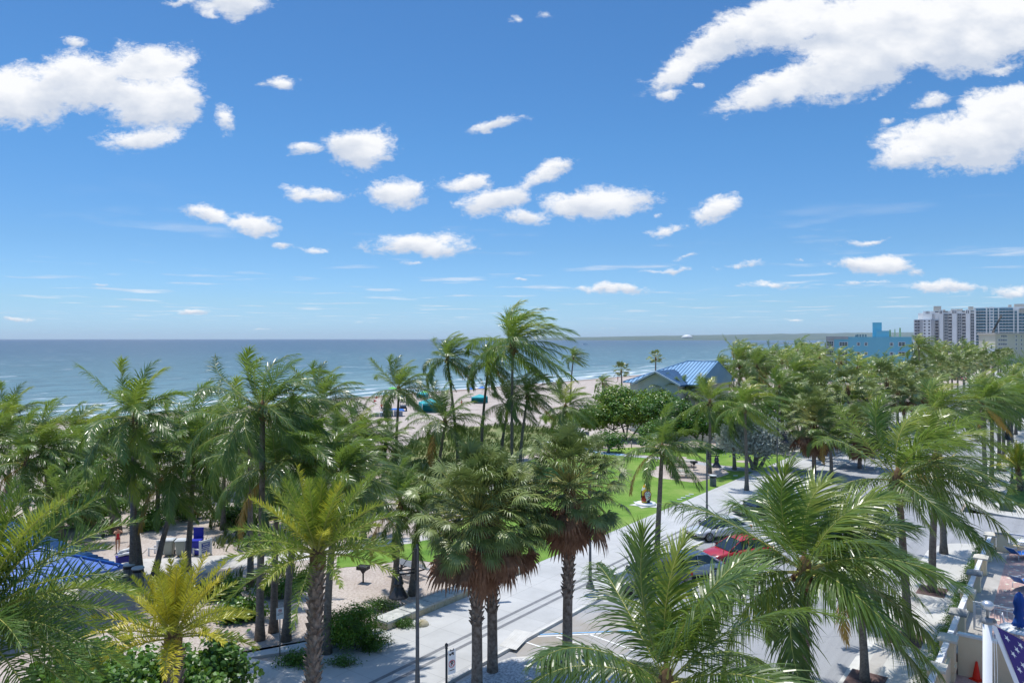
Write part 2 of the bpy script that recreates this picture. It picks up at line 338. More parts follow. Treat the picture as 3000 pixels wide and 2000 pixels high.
# ------------------------------------------------------------------ palms
WIND = Vector((0.93, -0.10, -0.05))
def frond(mb, org, az, el, L, n, droop, wind, lmax, width, grav, tint, rng, stiff=0.0, segs=3, mis=(0,1), vang=.25, petiole=.12, rr=.022, hang_dead=False, plume=False):
    """one pinnate leaf: a curved stem with two ranks of leaflets"""
    N=12; p=Vector(org); d=Vector((cos(el)*sin(az),cos(el)*cos(az),sin(el))); pts=[p.copy()]; ds=[d.copy()]
    for i in range(N):
        s=(i+1)/N
        d=d+Vector((0,0,-1))*droop*(.25+s)*(.35+.65*sqrt(max(0,1-d.z*d.z)))+WIND*wind*(.3+s)
        d.normalize(); p=p+d*(L/N); pts.append(p.copy()); ds.append(d.copy())
    rad=[rr*(2.0 if i==0 else 1.15)*(1-.84*i/N) for i in range(N+1)]
    mb.tube(pts,rad,4,mi=mis[1],caps=False,tint=tint*.5+.3)
    up=Vector((0,0,1)); roll=rng.uniform(-.5,.5)
    V=[]; Fc=[]; T=[]
    for j in range(n):
        s=petiole+(1-petiole)*(j+rng.uniform(-.25,.25)+.5)/n
        q=min(max(s,0),.9999)*N; i=int(q); fr=q-i
        P=pts[i].lerp(pts[i+1],fr); t=ds[i].lerp(ds[i+1],fr).normalized()
        sd_=t.cross(up)
        if sd_.length<.05: sd_=t.cross(Vector((cos(az),-sin(az),0)))
        sd_.normalize(); nr=sd_.cross(t).normalized()
        sd2=sd_*cos(roll)+nr*sin(roll); nr2=nr*cos(roll)-sd_*sin(roll)
        x=(s-petiole)/(1-petiole)
        prof=(.5+.5*min(1,x/.2))*(1-.62*max(0,(x-.45)/.55)**1.4)
        for sg in (-1,1):
            ang=radians(28+38*x+rng.uniform(-7,7)); va=vang+(rng.uniform(-.7,.7) if plume else rng.uniform(-.15,.15))
            l=(sd2*sg*cos(ang)+t*sin(ang)+nr2*va).normalized()
            ll=lmax*prof*rng.uniform(.8,1.12); g=grav*rng.uniform(.35,1.5)*(1.8 if rng.random()<.06 else 1)
            wv=(t-l*t.dot(l)); 
            if wv.length<.01: wv=nr2.copy()
            wv.normalize(); wv=(wv+nr2*rng.uniform(-.35,.35)).normalized()
            w0=width*(.75+.25*prof); q0=P.copy(); b0=len(V); tj=min(1,max(0,tint+rng.uniform(-.07,.07)))
            V.append(q0-wv*w0*.35); V.append(q0+wv*w0*.35); T+= [tj,tj]
            for k in range(segs):
                kk=(k+1)/segs
                l=(l+Vector((0,0,-1))*g*(.25+kk)*.62*3/segs*(1-stiff)+WIND*wind*1.1*3/segs).normalized()
                q0=q0+l*(ll/segs); w=w0*(1-.9*kk**2.0)
                if k==segs-1: V.append(q0); T.append(min(1,tj+.10)); bb=len(V); Fc.append((bb-3,bb-2,bb-1))
                else:
                    V.append(q0-wv*w*.5); V.append(q0+wv*w*.5); T+=[tj,tj]; bb=len(V); Fc.append((bb-4,bb-3,bb-1,bb-2))
    mb.add(V,Fc,mis[0],False,0.0)
    k0=len(mb.t)-len(V); mb.t[k0:]=T

def coco_crown(seed, n=25, pairs=64, L=4.6, wind=.05, lmax=1.15, width=.056, segs=3, wild=1.0, full=0.0, gr=1.0):
    rng=random.Random(seed); mb=MB(); mb.t=[]
    for i in range(n):
        a=i/(n-1); az=i*2.39996+rng.uniform(-.3,.3)
        el=radians(72-92*a**.9*(1-full*.2)+rng.uniform(-10,10)*wild)
        Lf=L*(.72+.28*min(1,a*3))*rng.uniform(.88,1.07)
        tint=.45*max(0,1-a*5)+rng.uniform(.02,.28)+(.25 if (a>.86 and rng.random()<.45) else 0)
        frond(mb,(sin(az)*.08,cos(az)*.08,.15-.35*a),az,el,Lf,pairs,(.075+.12*a)*rng.uniform(.7,1.3),wind*rng.uniform(.6,1.5),lmax,width,(.30+.8*a)*gr*rng.uniform(.8,1.2),tint,rng,segs=segs,vang=.12-.1*a,mis=(4,1) if (i==n-2 and seed%3!=1) else (0,1))
    # the spear and the fibrous boss, a few green nuts
    for k in range(2): mb.tube([(0,0,.1),(.04*k+.02,.03,.9),(.12,.05-.1*k,1.9)],[.05,.03,.004],5,mi=0,tint=.55)
    mb.lathe([(.02,-.75),(.17,-.62),(.20,-.3),(.24,-.05),(.13,.3),(.03,.5)],10,mi=2)
    for k in range(7):
        q=k*.9; mb.lathe([(.01,-.12),(.075,-.07),(.1,.0),(.07,.09),(.01,.13)],7,c=(sin(q)*.3,cos(q)*.3,-.3-.06*(k%3)),mi=3 if k%3 else 2)
    return mb
M_nut = mat('coconut_husk',(.16,.20,.05),(.24,.17,.06),rough=.5,nscale=6)
CM=[M_coco,M_rachis,M_heart,M_nut,M_dying]

def fan_leaf(mb, org, az, el, pet, R, nseg, tint, rng, mi=0, mip=1, droop=.5, wid=.036):
    d=Vector((cos(el)*sin(az),cos(el)*cos(az),sin(el))); o=Vector(org); m=o+d*pet*.5; d2=(d+Vector((0,0,-.25))+WIND*.12).normalized(); e=m+d2*pet*.5
    mb.tube([o,m,e],[.022,.016,.011],3,mi=mip,caps=False,tint=tint)
    side=d2.cross(Vector((0,0,1)))
    if side.length<.05: side=Vector((1,0,0))
    side.normalize(); nr=side.cross(d2).normalized(); V=[]; Fc=[]; T=[]
    tw=rng.uniform(-.5,.5); sd_=side*cos(tw)+nr*sin(tw); nr=nr*cos(tw)-side*sin(tw)
    for j in range(nseg):
        q=radians(-118+236*(j+.5)/nseg); l=(d2*cos(q)+sd_*sin(q)+nr*(.16*abs(sin(q))+rng.uniform(-.07,.07))).normalized()
        ll=R*(1-.28*abs(q/2.06)**2)*rng.uniform(.85,1.08); w0=wid; p=e+d2*(.0); wv=nr.cross(l).normalized(); wv=(wv+nr*rng.uniform(-.25,.25)).normalized()
        b0=len(V); tj=min(1,max(0,tint+rng.uniform(-.08,.08)))
        V+= [p-wv*.004,p+wv*.004]; T+=[tj,tj]
        for k in range(3):
            kk=(k+1)/3; l=(l+Vector((0,0,-1))*droop*kk**2*rng.uniform(.7,1.5)+WIND*.10*kk).normalized(); p=p+l*(ll/3)
            w=w0*(1.15,.8,0)[k]
            if k==2: V.append(p); T.append(min(1,tj+.12)); bb=len(V); Fc.append((bb-3,bb-2,bb-1))
            else: V+=[p-wv*w,p+wv*w]; T+=[tj,tj]; bb=len(V); Fc.append((bb-4,bb-3,bb-1,bb-2))
    mb.add(V,Fc,mi,False,0.0); mb.t[len(mb.t)-len(V):]=T

def sabal_crown(seed, n=145, nseg=30, R=.95, pet=1.5, wid=.019):
    rng=random.Random(seed); mb=MB(); mb.t=[]
    for i in range(n):
        a=i/(n-1); az=i*2.39996+rng.uniform(-.25,.25); el=radians(88-112*a**.95+rng.uniform(-12,12))
        fan_leaf(mb,(sin(az)*.07,cos(az)*.07,.1-.2*a),az,el,pet*rng.uniform(.7,1.2)*(1.0+.15*a),R*rng.uniform(.8,1.1),nseg,.05+rng.uniform(0,.35)+.35*max(0,.2-a),rng,droop=.45+.5*rng.random(),wid=wid)
    for k in range(5):
        q=k*1.3; tp=Vector((sin(q)*.9,cos(q)*.9,.35)); mb.tube([(0,0,0),tp*.6+Vector((0,0,.3)),tp],[.02,.015,.006],3,mi=1,caps=False,tint=.8)
    mb.lathe([(.05,-.7),(.22,-.5),(.24,-.1),(.1,.25),(.02,.4)],10,mi=2)
    return mb
def dead_skirt(seed, n=26, R=.95, nseg=20, pet=1.15):
    rng=random.Random(seed); mb=MB(); mb.t=[]
    for i in range(n):
        az=i*2.39996+rng.uniform(-.4,.4); el=radians(-12-62*rng.random())
        fan_leaf(mb,(sin(az)*.15,cos(az)*.15,-.35-.25*rng.random()),az,el,pet*rng.uniform(.7,1.2),R*rng.uniform(.75,1.05),nseg,.3,rng,droop=.9,wid=.05)
    return mb

def date_crown(seed, n=30, pairs=58, L=2.9, lmax=.42, tint=.45, open_=0.0, width=.03, up=86, down=84):
    rng=random.Random(seed); mb=MB(); mb.t=[]
    for i in range(n):
        a=i/(n-1); az=i*2.39996+rng.uniform(-.25,.25); el=radians(up-down*a**1.0+rng.uniform(-6,6))
        tt=tint+rng.uniform(-.12,.15)+(.35 if rng.random()<.18 else 0)
        frond(mb,(sin(az)*.1,cos(az)*.1,.12-.3*a),az,el,L*(.75+.25*min(1,a*3))*rng.uniform(.88,1.08),pairs,.028+.05*a+open_,.010,lmax,width,.12,tt,rng,segs=2,plume=True,vang=.45,petiole=.13,rr=.03)
    mb.lathe([(.1,-.8),(.26,-.55),(.28,-.15),(.12,.2),(.02,.35)],10,mi=2)
    return mb

def trunk_mesh(base, top, r0=.2, r1=.13, bend=0.15, seed=0, boots=False, n=10, bootr=.5, flare=1.5):
    """trunk in local coordinates with the base at the origin"""
    rng=random.Random(seed); T=Vector(top)-Vector(base); N=10; mb=MB(); pts=[]; rad=[]
    sidev=Vector((T.x,T.y,0)); 
    for i in range(N+1):
        s=i/N; c=s+bend*sin(pi*s)*.35
        p=Vector((T.x*(s-bend*sin(pi*s)*1.0),T.y*(s-bend*sin(pi*s)*1.0),T.z*s))
        p+=Vector((sin(s*5+seed),cos(s*4+seed*2),0))*.025*sin(pi*s)
        pts.append(p); rad.append((r0+(r1-r0)*s)*(1+(flare-1)*exp(-s*T.z*2.2)))
    pts[0].z-=.15
    mb.tube(pts,rad,n,mi=0,caps=True)
    if boots:
        h=T.z; k=0; z=h*(1-bootr)
        while z<h-.1:
            az=k*2.39996; s=z/h; i=min(int(s*N),N-1); p=pts[i].lerp(pts[i+1],s*N-i); r=rad[i]+(rad[i+1]-rad[i])*(s*N-i)
            o=Vector((sin(az),cos(az),0)); tg=Vector((cos(az),-sin(az),0)); ln=rng.uniform(.16,.3); w=.075
            a_=p+o*r*.82; tip=p+o*(r+.10+rng.uniform(0,.05))+Vector((0,0,ln)); 
            mb.add([a_-tg*w-Vector((0,0,.05)),a_+tg*w-Vector((0,0,.05)),tip+tg*w*.45,tip-tg*w*.45,a_-tg*w*.5+Vector((0,0,.14)),a_+tg*w*.5+Vector((0,0,.14))],
                   [(0,1,2,3),(3,2,5,4),(0,3,4),(1,5,2)],1)
            k+=1; z+=.034
    return mb

CROWNS={}
def crown_mesh(kind, var):
    key=(kind,var)
    if key in CROWNS: return CROWNS[key]
    if kind=='coco': me=coco_crown(100+var*7,wind=(.11,.15,.09,.19,.13)[var%5],n=(24,26,22,25,23)[var%5]).mesh('crown',CM)
    elif kind=='hero': me=coco_crown(40+var*13,n=(24,20)[var%2],pairs=96,L=(4.4,4.8)[var%2],wind=(.085,.045)[var%2],lmax=1.35,width=.050,segs=5,gr=1.35,full=.25).mesh('crown',CM)
    elif kind=='far': me=coco_crown(300+var*5,n=15,pairs=30,L=4.9,lmax=1.0,wind=(.16,.12,.19)[var%3],width=.11,segs=2).mesh('crown',CM)
    elif kind=='sabal': me=sabal_crown(500+var,R=.66,nseg=26).mesh('crown',[M_sabal,M_rachis,M_heart])
    elif kind=='sabalfar': me=sabal_crown(520+var,n=30,nseg=14,R=1.0,wid=.075).mesh('crown',[M_sabal,M_rachis,M_heart])
    elif kind=='skirt': me=dead_skirt(540+var).mesh('dead_skirt',[M_dead,M_dead])
    elif kind=='date': me=date_crown(600+var*3,tint=(.57,.38,.12)[var],L=(2.55,3.0,4.1)[var],n=(36,44,66)[var],pairs=(64,70,84)[var],width=(.04,.04,.042)[var],lmax=(.46,.50,.70)[var],open_=(.0,.006,.035)[var],down=(84,88,118)[var]).mesh('crown',[M_date,M_rachis,M_heart])
    CROWNS[key]=me; return me
NP=[0]
def palm(kind, base, heart, scale, var, label, group=None, rz=None, name=None, r0=.19, r1=.12, lod='coco', zs=1.0):
    NP[0]+=1; sd_=NP[0]; rng=random.Random(sd_*17)
    nm={'coco':'coconut_palm','sabal':'sabal_palm','date':'date_palm'}[kind]
    t=thing(name or nm,label,'palm tree',base,0,group)
    h=Vector(heart)-Vector(base)
    if kind=='coco':
        tm=trunk_mesh((0,0,0),h-Vector((0,0,.3)),r0,r1,bend=rng.uniform(.0,.22),seed=sd_); tm.build('trunk',[M_trunk,M_boot],t)
    elif kind=='sabal':
        tm=trunk_mesh((0,0,0),h-Vector((0,0,.3)),r0*1.15,r1*1.45,bend=0,seed=sd_,boots=lod=='sabal',bootr=.62,flare=1.15); tm.build('trunk',[M_boot if lod=='sabal' else M_trunk,M_boot],t)
    else:
        tm=trunk_mesh((0,0,0),h-Vector((0,0,.4)),r0*1.0,r1*1.6,bend=0,seed=sd_,boots=True,bootr=.97,flare=1.1); tm.build('trunk',[M_boot,M_boot],t)
    c=bpy.data.objects.new('crown',crown_mesh(lod,var)); COL.objects.link(c); c.parent=t; c.location=h
    c.scale=(scale,scale,scale*zs); c.rotation_euler=(0,0,rng.uniform(-.35,.35) if rz is None else rz)
    if kind=='sabal' and lod=='sabal':
        k=bpy.data.objects.new('dead_skirt',crown_mesh('skirt',var%2)); COL.objects.link(k); k.parent=t; k.location=h; k.scale=(scale*1.05,)*3
        k.rotation_euler=(0,0,rng.uniform(0,6)); k['label']='hanging skirt of dry brown fans'
    return t
def palm_px(kind, hx, hy, bx, by, scale, var, label, group=None, Y=None, **kw):
    """heart and foot given where the 2352 px wide photograph shows them; Y = metres away when the foot is out of frame"""
    if Y is None: base=GO(bx,by)
    else: base=Vector(((bx*KO-CX)*Y/F,Y,0))
    heart=at(hx*KO,hy*KO,base.y)
    if heart.z<1.2: heart.z=1.2
    return palm(kind,base,heart,scale,var,label,group,**kw)

# ------------------------------------------------------------------ broad-leaved trees and shrubs
def leaf_cloud(mb, blobs, n, size, rng, mi=0, round_=False, tint=(.05,.35), shell=.55, up=.5):
    tot=sum(b[3]*b[4]*b[5] for b in blobs)
    for (cx,cy,cz,rx,ry,rz) in blobs:
        k=int(n*rx*ry*rz/tot)
        # clumps inside the blob
        clumps=[]
        for q in range(max(6,int(k/26))):
            d=Vector((rng.gauss(0,1),rng.gauss(0,1),rng.gauss(0,1))).normalized()*(shell+(1-shell)*rng.random()); 
            clumps.append((Vector((cx+d.x*rx,cy+d.y*ry,cz+d.z*rz*(1 if d.z>0 else .75))),d,rng.uniform(tint[0],tint[1]),rng.uniform(.7,1.3)))
        for q in range(k):
            c,d,tn,cs=clumps[q%len(clumps)]
            p=c+Vector((rng.gauss(0,1),rng.gauss(0,1),rng.gauss(0,.8)))*size*1.9*cs
            nrm=(d*.7+Vector((rng.gauss(0,.6),rng.gauss(0,.6),up+rng.gauss(0,.5)))).normalized()
            a=nrm.orthogonal().normalized(); b=nrm.cross(a); th=rng.uniform(0,6.28); a,b=a*cos(th)+b*sin(th),b*cos(th)-a*sin(th)
            s=size*rng.uniform(.7,1.25); t=min(1,max(0,tn+rng.uniform(-.08,.1)))
            if round_:
                P=[p+(a*cos(w*1.0472)+b*sin(w*1.0472))*s*.62+nrm*(.12*s if w%3==0 else 0) for w in range(6)]; mb.add(P,[(0,1,2,3),(0,3,4,5)],mi,False,t)
            else:
                mb.add([p-a*s*.75,p-b*s*.30+nrm*.1*s,p+a*s*.75,p+b*s*.30+nrm*.1*s],[(0,1,2),(0,2,3)],mi,False,t)
def broad_tree(name, base, blobs, n, size, leafm, label, cat='tree', group=None, seed=1, trunks=3, r=.13, round_=True, tint=(.05,.4), trunk_top=None):
    rng=random.Random(seed); t=thing(name,label,cat,base,0,group); mb=MB(); mb.t=[]
    leaf_cloud(mb,blobs,n,size,rng,round_=round_,tint=tint)
    mb.build('crown',[leafm],t)
    tb=MB()
    for k in range(trunks):
        b=blobs[k%len(blobs)]; q=k*2.1+seed
        s=Vector((sin(q)*.15*trunks/2,cos(q)*.15*trunks/2,-.1)); e=Vector((b[0],b[1],b[2]))
        m=s.lerp(e,.45)+Vector((rng.uniform(-.3,.3),rng.uniform(-.3,.3),.1)); tb.tube([s,s.lerp(m,.5)+Vector((.08,0,.1)),m,e],[r*1.3,r,r*.8,r*.35],7,mi=0)
        for w in range(3):
            b2=blobs[(k+w+1)%len(blobs)]; e2=Vector((b2[0]+rng.uniform(-.4,.4)*b2[3],b2[1]+rng.uniform(-.4,.4)*b2[4],b2[2]+rng.uniform(-.1,.5)*b2[5])); tb.tube([m,m.lerp(e2,.5)+Vector((0,0,.15)),e2],[r*.6,r*.4,r*.12],5,mi=0)
    tb.build('trunk',[M_bark],t)
    return t
def shrub(name, base, rx, ry, rz, n, size, leafm, label, group=None, seed=1, round_=False, tint=(.05,.4), cat='shrub', stems=True):
    rng=random.Random(seed); t=thing(name,label,cat,base,0,group); mb=MB(); mb.t=[]
    bl=[(rng.uniform(-.45,.45)*rx,rng.uniform(-.45,.45)*ry,rz*rng.uniform(.35,.6),rx*rng.uniform(.45,.7),ry*rng.uniform(.45,.7),rz*rng.uniform(.35,.5)) for _ in range(6)]
    leaf_cloud(mb,bl,n,size,rng,round_=round_,tint=tint,shell=.4); mb.build('foliage',[leafm],t)
    sb=MB()
    for k in range(5):
        b=bl[k]; sb.tube([(b[0]*.2,b[1]*.2,-.05),(b[0]*.6,b[1]*.6,b[2]*.5),(b[0],b[1],b[2])],[.03,.02,.008],5)
    sb.build('stem',[M_bark],t)
    return t
# ------------------------------------------------------------------ ground materials
def pave_mat(name, c1, c2, sx, sy, joint, jw=.012, nscale=.5, stain=None, rough=.75, offset=0.0, bump=.15):
    """slabs with joints in the street's own x (along) and y (across) axes"""
    m=bpy.data.materials.new(name); m.use_nodes=True; nt=m.node_tree; L=nt.links.new; b=nt.nodes['Principled BSDF']
    b.inputs['Roughness'].default_value=rough; b.inputs['Specular IOR Level'].default_value=.3
    tc=node(nt,'ShaderNodeTexCoord'); br=node(nt,'ShaderNodeTexBrick'); br.offset=offset; br.squash=1
    br.inputs['Color1'].default_value=(*c1,1); br.inputs['Color2'].default_value=(*c2,1); br.inputs['Mortar'].default_value=(*joint,1)
    br.inputs['Scale'].default_value=1.0; br.inputs['Mortar Size'].default_value=jw; br.inputs['Mortar Smooth'].default_value=.3
    br.inputs['Brick Width'].default_value=sx; br.inputs['Row Height'].default_value=sy; br.inputs['Bias'].default_value=0
    L(tc.outputs['Object'],br.inputs['Vector'])
    nz=node(nt,'ShaderNodeTexNoise',inp={'Scale':nscale,'Detail':9.0,'Roughness':.65}); L(tc.outputs['Object'],nz.inputs['Vector'])
    r=node(nt,'ShaderNodeValToRGB'); L(nz.outputs['Fac'],r.inputs[0]); r.color_ramp.elements[0].position=.3; r.color_ramp.elements[1].position=.7
    s=stain or (.80,.79,.77); r.color_ramp.elements[0].color=(*s,1); r.color_ramp.elements[1].color=(1.04,1.04,1.04,1)
    mx=node(nt,'ShaderNodeMix'); mx.data_type='RGBA'; mx.blend_type='MULTIPLY'; mx.inputs[0].default_value=1; L(br.outputs['Color'],mx.inputs[6]); L(r.outputs[0],mx.inputs[7]); L(mx.outputs[2],b.inputs['Base Color'])
    n2=node(nt,'ShaderNodeTexNoise',inp={'Scale':40.0,'Detail':5.0}); L(tc.outputs['Object'],n2.inputs['Vector'])
    bp=node(nt,'ShaderNodeBump',inp={'Strength':bump,'Distance':.01}); L(n2.outputs['Fac'],bp.inputs['Height']); L(bp.outputs[0],b.inputs['Normal'])
    return m
def asphalt_mat():
    m=bpy.data.materials.new('asphalt'); m.use_nodes=True; nt=m.node_tree; L=nt.links.new; b=nt.nodes['Principled BSDF']
    b.inputs['Roughness'].default_value=.8; b.inputs['Specular IOR Level'].default_value=.35
    tc=node(nt,'ShaderNodeTexCoord')
    def nz(sc,de=6,map_=None):
        n=node(nt,'ShaderNodeTexNoise',inp={'Scale':sc,'Detail':de,'Roughness':.6})
        if map_: mp=node(nt,'ShaderNodeMapping'); mp.inputs['Scale'].default_value=map_; L(tc.outputs['Object'],mp.inputs[0]); L(mp.outputs[0],n.inputs['Vector'])
        else: L(tc.outputs['Object'],n.inputs['Vector'])
        return n.outputs['Fac']
    big=nz(.35,5,(.25,1.0,1)); fine=nz(30,3)
    r=node(nt,'ShaderNodeValToRGB'); L(big,r.inputs[0]); r.color_ramp.elements[0].position=.3; r.color_ramp.elements[1].position=.7
    r.color_ramp.elements[0].color=(.285,.292,.305,1); r.color_ramp.elements[1].color=(.36,.367,.38,1)
    r2=node(nt,'ShaderNodeValToRGB'); L(fine,r2.inputs[0]); r2.color_ramp.elements[0].position=.3; r2.color_ramp.elements[1].position=.7; r2.color_ramp.elements[0].color=(.82,.82,.82,1); r2.color_ramp.elements[1].color=(1.08,1.08,1.08,1)
    mx=node(nt,'ShaderNodeMix'); mx.data_type='RGBA'; mx.blend_type='MULTIPLY'; mx.inputs[0].default_value=1; L(r.outputs[0],mx.inputs[6]); L(r2.outputs[0],mx.inputs[7])
    # oil spots and old repairs
    ns=nz(1.1,4); rs=node(nt,'ShaderNodeMapRange',interpolation_type='SMOOTHSTEP',inp={'From Min':.60,'From Max':.74,'To Min':1.0,'To Max':.68}); L(ns,rs.inputs[0])
    nt2=nz(.9,3,(.05,1.6,1)); rt=node(nt,'ShaderNodeMapRange',interpolation_type='SMOOTHSTEP',inp={'From Min':.45,'From Max':.68,'To Min':1.0,'To Max':.86}); L(nt2,rt.inputs[0])
    ms=node(nt,'ShaderNodeMath',operation='MULTIPLY'); L(rs.outputs[0],ms.inputs[0]); L(rt.outputs[0],ms.inputs[1])
    mo=node(nt,'ShaderNodeVectorMath',operation='SCALE'); L(mx.outputs[2],mo.inputs[0]); L(ms.outputs[0],mo.inputs['Scale'])
    # thin dark cracks
    vo=node(nt,'ShaderNodeTexVoronoi',feature='DISTANCE_TO_EDGE',inp={'Scale':.16}); 
    n3=node(nt,'ShaderNodeTexNoise',inp={'Scale':1.2,'Detail':5.0}); L(tc.outputs['Object'],n3.inputs['Vector'])
    sc=node(nt,'ShaderNodeVectorMath',operation='MULTIPLY_ADD'); L(n3.outputs['Color'],sc.inputs[0]); sc.inputs[1].default_value=(.9,.9,0); L(tc.outputs['Object'],sc.inputs[2]); L(sc.outputs[0],vo.inputs['Vector'])
    cr=node(nt,'ShaderNodeMapRange',inp={'From Min':.0,'From Max':.006,'To Min':.62,'To Max':1.0}); L(vo.outputs['Distance'],cr.inputs[0])
    m2=node(nt,'ShaderNodeMix'); m2.data_type='RGBA'; m2.blend_type='MULTIPLY'; m2.inputs[0].default_value=1; L(mo.outputs[0],m2.inputs[6]); L(cr.outputs[0],m2.inputs[7]); L(m2.outputs[2],b.inputs['Base Color'])
    bp=node(nt,'ShaderNodeBump',inp={'Strength':.25,'Distance':.01}); L(fine,bp.inputs['Height']); L(bp.outputs[0],b.inputs['Normal'])
    return m
def sand_mat():
    m=bpy.data.materials.new('sand'); m.use_nodes=True; nt=m.node_tree; L=nt.links.new; b=nt.nodes['Principled BSDF']
    b.inputs['Roughness'].default_value=.95; b.inputs['Specular IOR Level'].default_value=.1
    tc=node(nt,'ShaderNodeTexCoord')
    n=node(nt,'ShaderNodeTexNoise',inp={'Scale':.22,'Detail':10.0,'Roughness':.68}); L(tc.outputs['Object'],n.inputs['Vector'])
    r=node(nt,'ShaderNodeValToRGB'); L(n.outputs['Fac'],r.inputs[0]); e=r.color_ramp.elements; e[0].position=.3; e[1].position=.68
    e[0].color=(.40,.335,.295,1); e[1].color=(.60,.54,.49,1)
    n2=node(nt,'ShaderNodeTexNoise',inp={'Scale':7.0,'Detail':6.0,'Roughness':.7}); L(tc.outputs['Object'],n2.inputs['Vector'])
    r2=node(nt,'ShaderNodeValToRGB'); L(n2.outputs['Fac'],r2.inputs[0]); r2.color_ramp.elements[0].position=.34; r2.color_ramp.elements[1].position=.6; r2.color_ramp.elements[0].color=(.62,.58,.54,1); r2.color_ramp.elements[1].color=(1,1,1,1)
    mx=node(nt,'ShaderNodeMix'); mx.data_type='RGBA'; mx.blend_type='MULTIPLY'; mx.inputs[0].default_value=1; L(r.outputs[0],mx.inputs[6]); L(r2.outputs[0],mx.inputs[7])
    # wet, darker sand near the water: local y is the distance towards the sea
    sp=node(nt,'ShaderNodeSeparateXYZ'); L(tc.outputs['Object'],sp.inputs[0])
    wr=node(nt,'ShaderNodeMapRange',interpolation_type='SMOOTHSTEP',inp={'From Min':131,'From Max':139}); L(sp.outputs[1],wr.inputs[0])
    wet=node(nt,'ShaderNodeMix'); wet.data_type='RGBA'; L(wr.outputs[0],wet.inputs[0]); L(mx.outputs[2],wet.inputs[6]); wet.inputs[7].default_value=(.25,.20,.165,1); L(wet.outputs[2],b.inputs['Base Color'])
    n3=node(nt,'ShaderNodeTexNoise',inp={'Scale':3.5,'Detail':5.0,'Roughness':.6}); L(tc.outputs['Object'],n3.inputs['Vector'])
    bp=node(nt,'ShaderNodeBump',inp={'Strength':.8,'Distance':.06}); L(n3.outputs['Fac'],bp.inputs['Height']); L(bp.outputs[0],b.inputs['Normal'])
    return m
def grass_mat(name, c1, c2, c3, sc=.5):
    m=bpy.data.materials.new(name); m.use_nodes=True; nt=m.node_tree; L=nt.links.new; b=nt.nodes['Principled BSDF']
    b.inputs['Roughness'].default_value=.8; b.inputs['Specular IOR Level'].default_value=.15
    tc=node(nt,'ShaderNodeTexCoord'); n=node(nt,'ShaderNodeTexNoise',inp={'Scale':sc,'Detail':8.0,'Roughness':.65}); L(tc.outputs['Object'],n.inputs['Vector'])
    n2=node(nt,'ShaderNodeTexNoise',inp={'Scale':14.0,'Detail':5.0,'Roughness':.7}); L(tc.outputs['Object'],n2.inputs['Vector'])
    ad=node(nt,'ShaderNodeMath',operation='MULTIPLY_ADD'); L(n2.outputs['Fac'],ad.inputs[0]); ad.inputs[1].default_value=.45; L(n.outputs['Fac'],ad.inputs[2])
    r=node(nt,'ShaderNodeValToRGB'); L(ad.outputs[0],r.inputs[0]); e=r.color_ramp.elements; e[0].position=.56; e[0].color=(*c1,1); e[1].position=.72; e[1].color=(*c2,1); q=e.new(.95); q.color=(*c3,1)
    L(r.outputs[0],b.inputs['Base Color'])
    bp=node(nt,'ShaderNodeBump',inp={'Strength':.9,'Distance':.04}); L(n2.outputs['Fac'],bp.inputs['Height']); L(bp.outputs[0],b.inputs['Normal'])
    return m
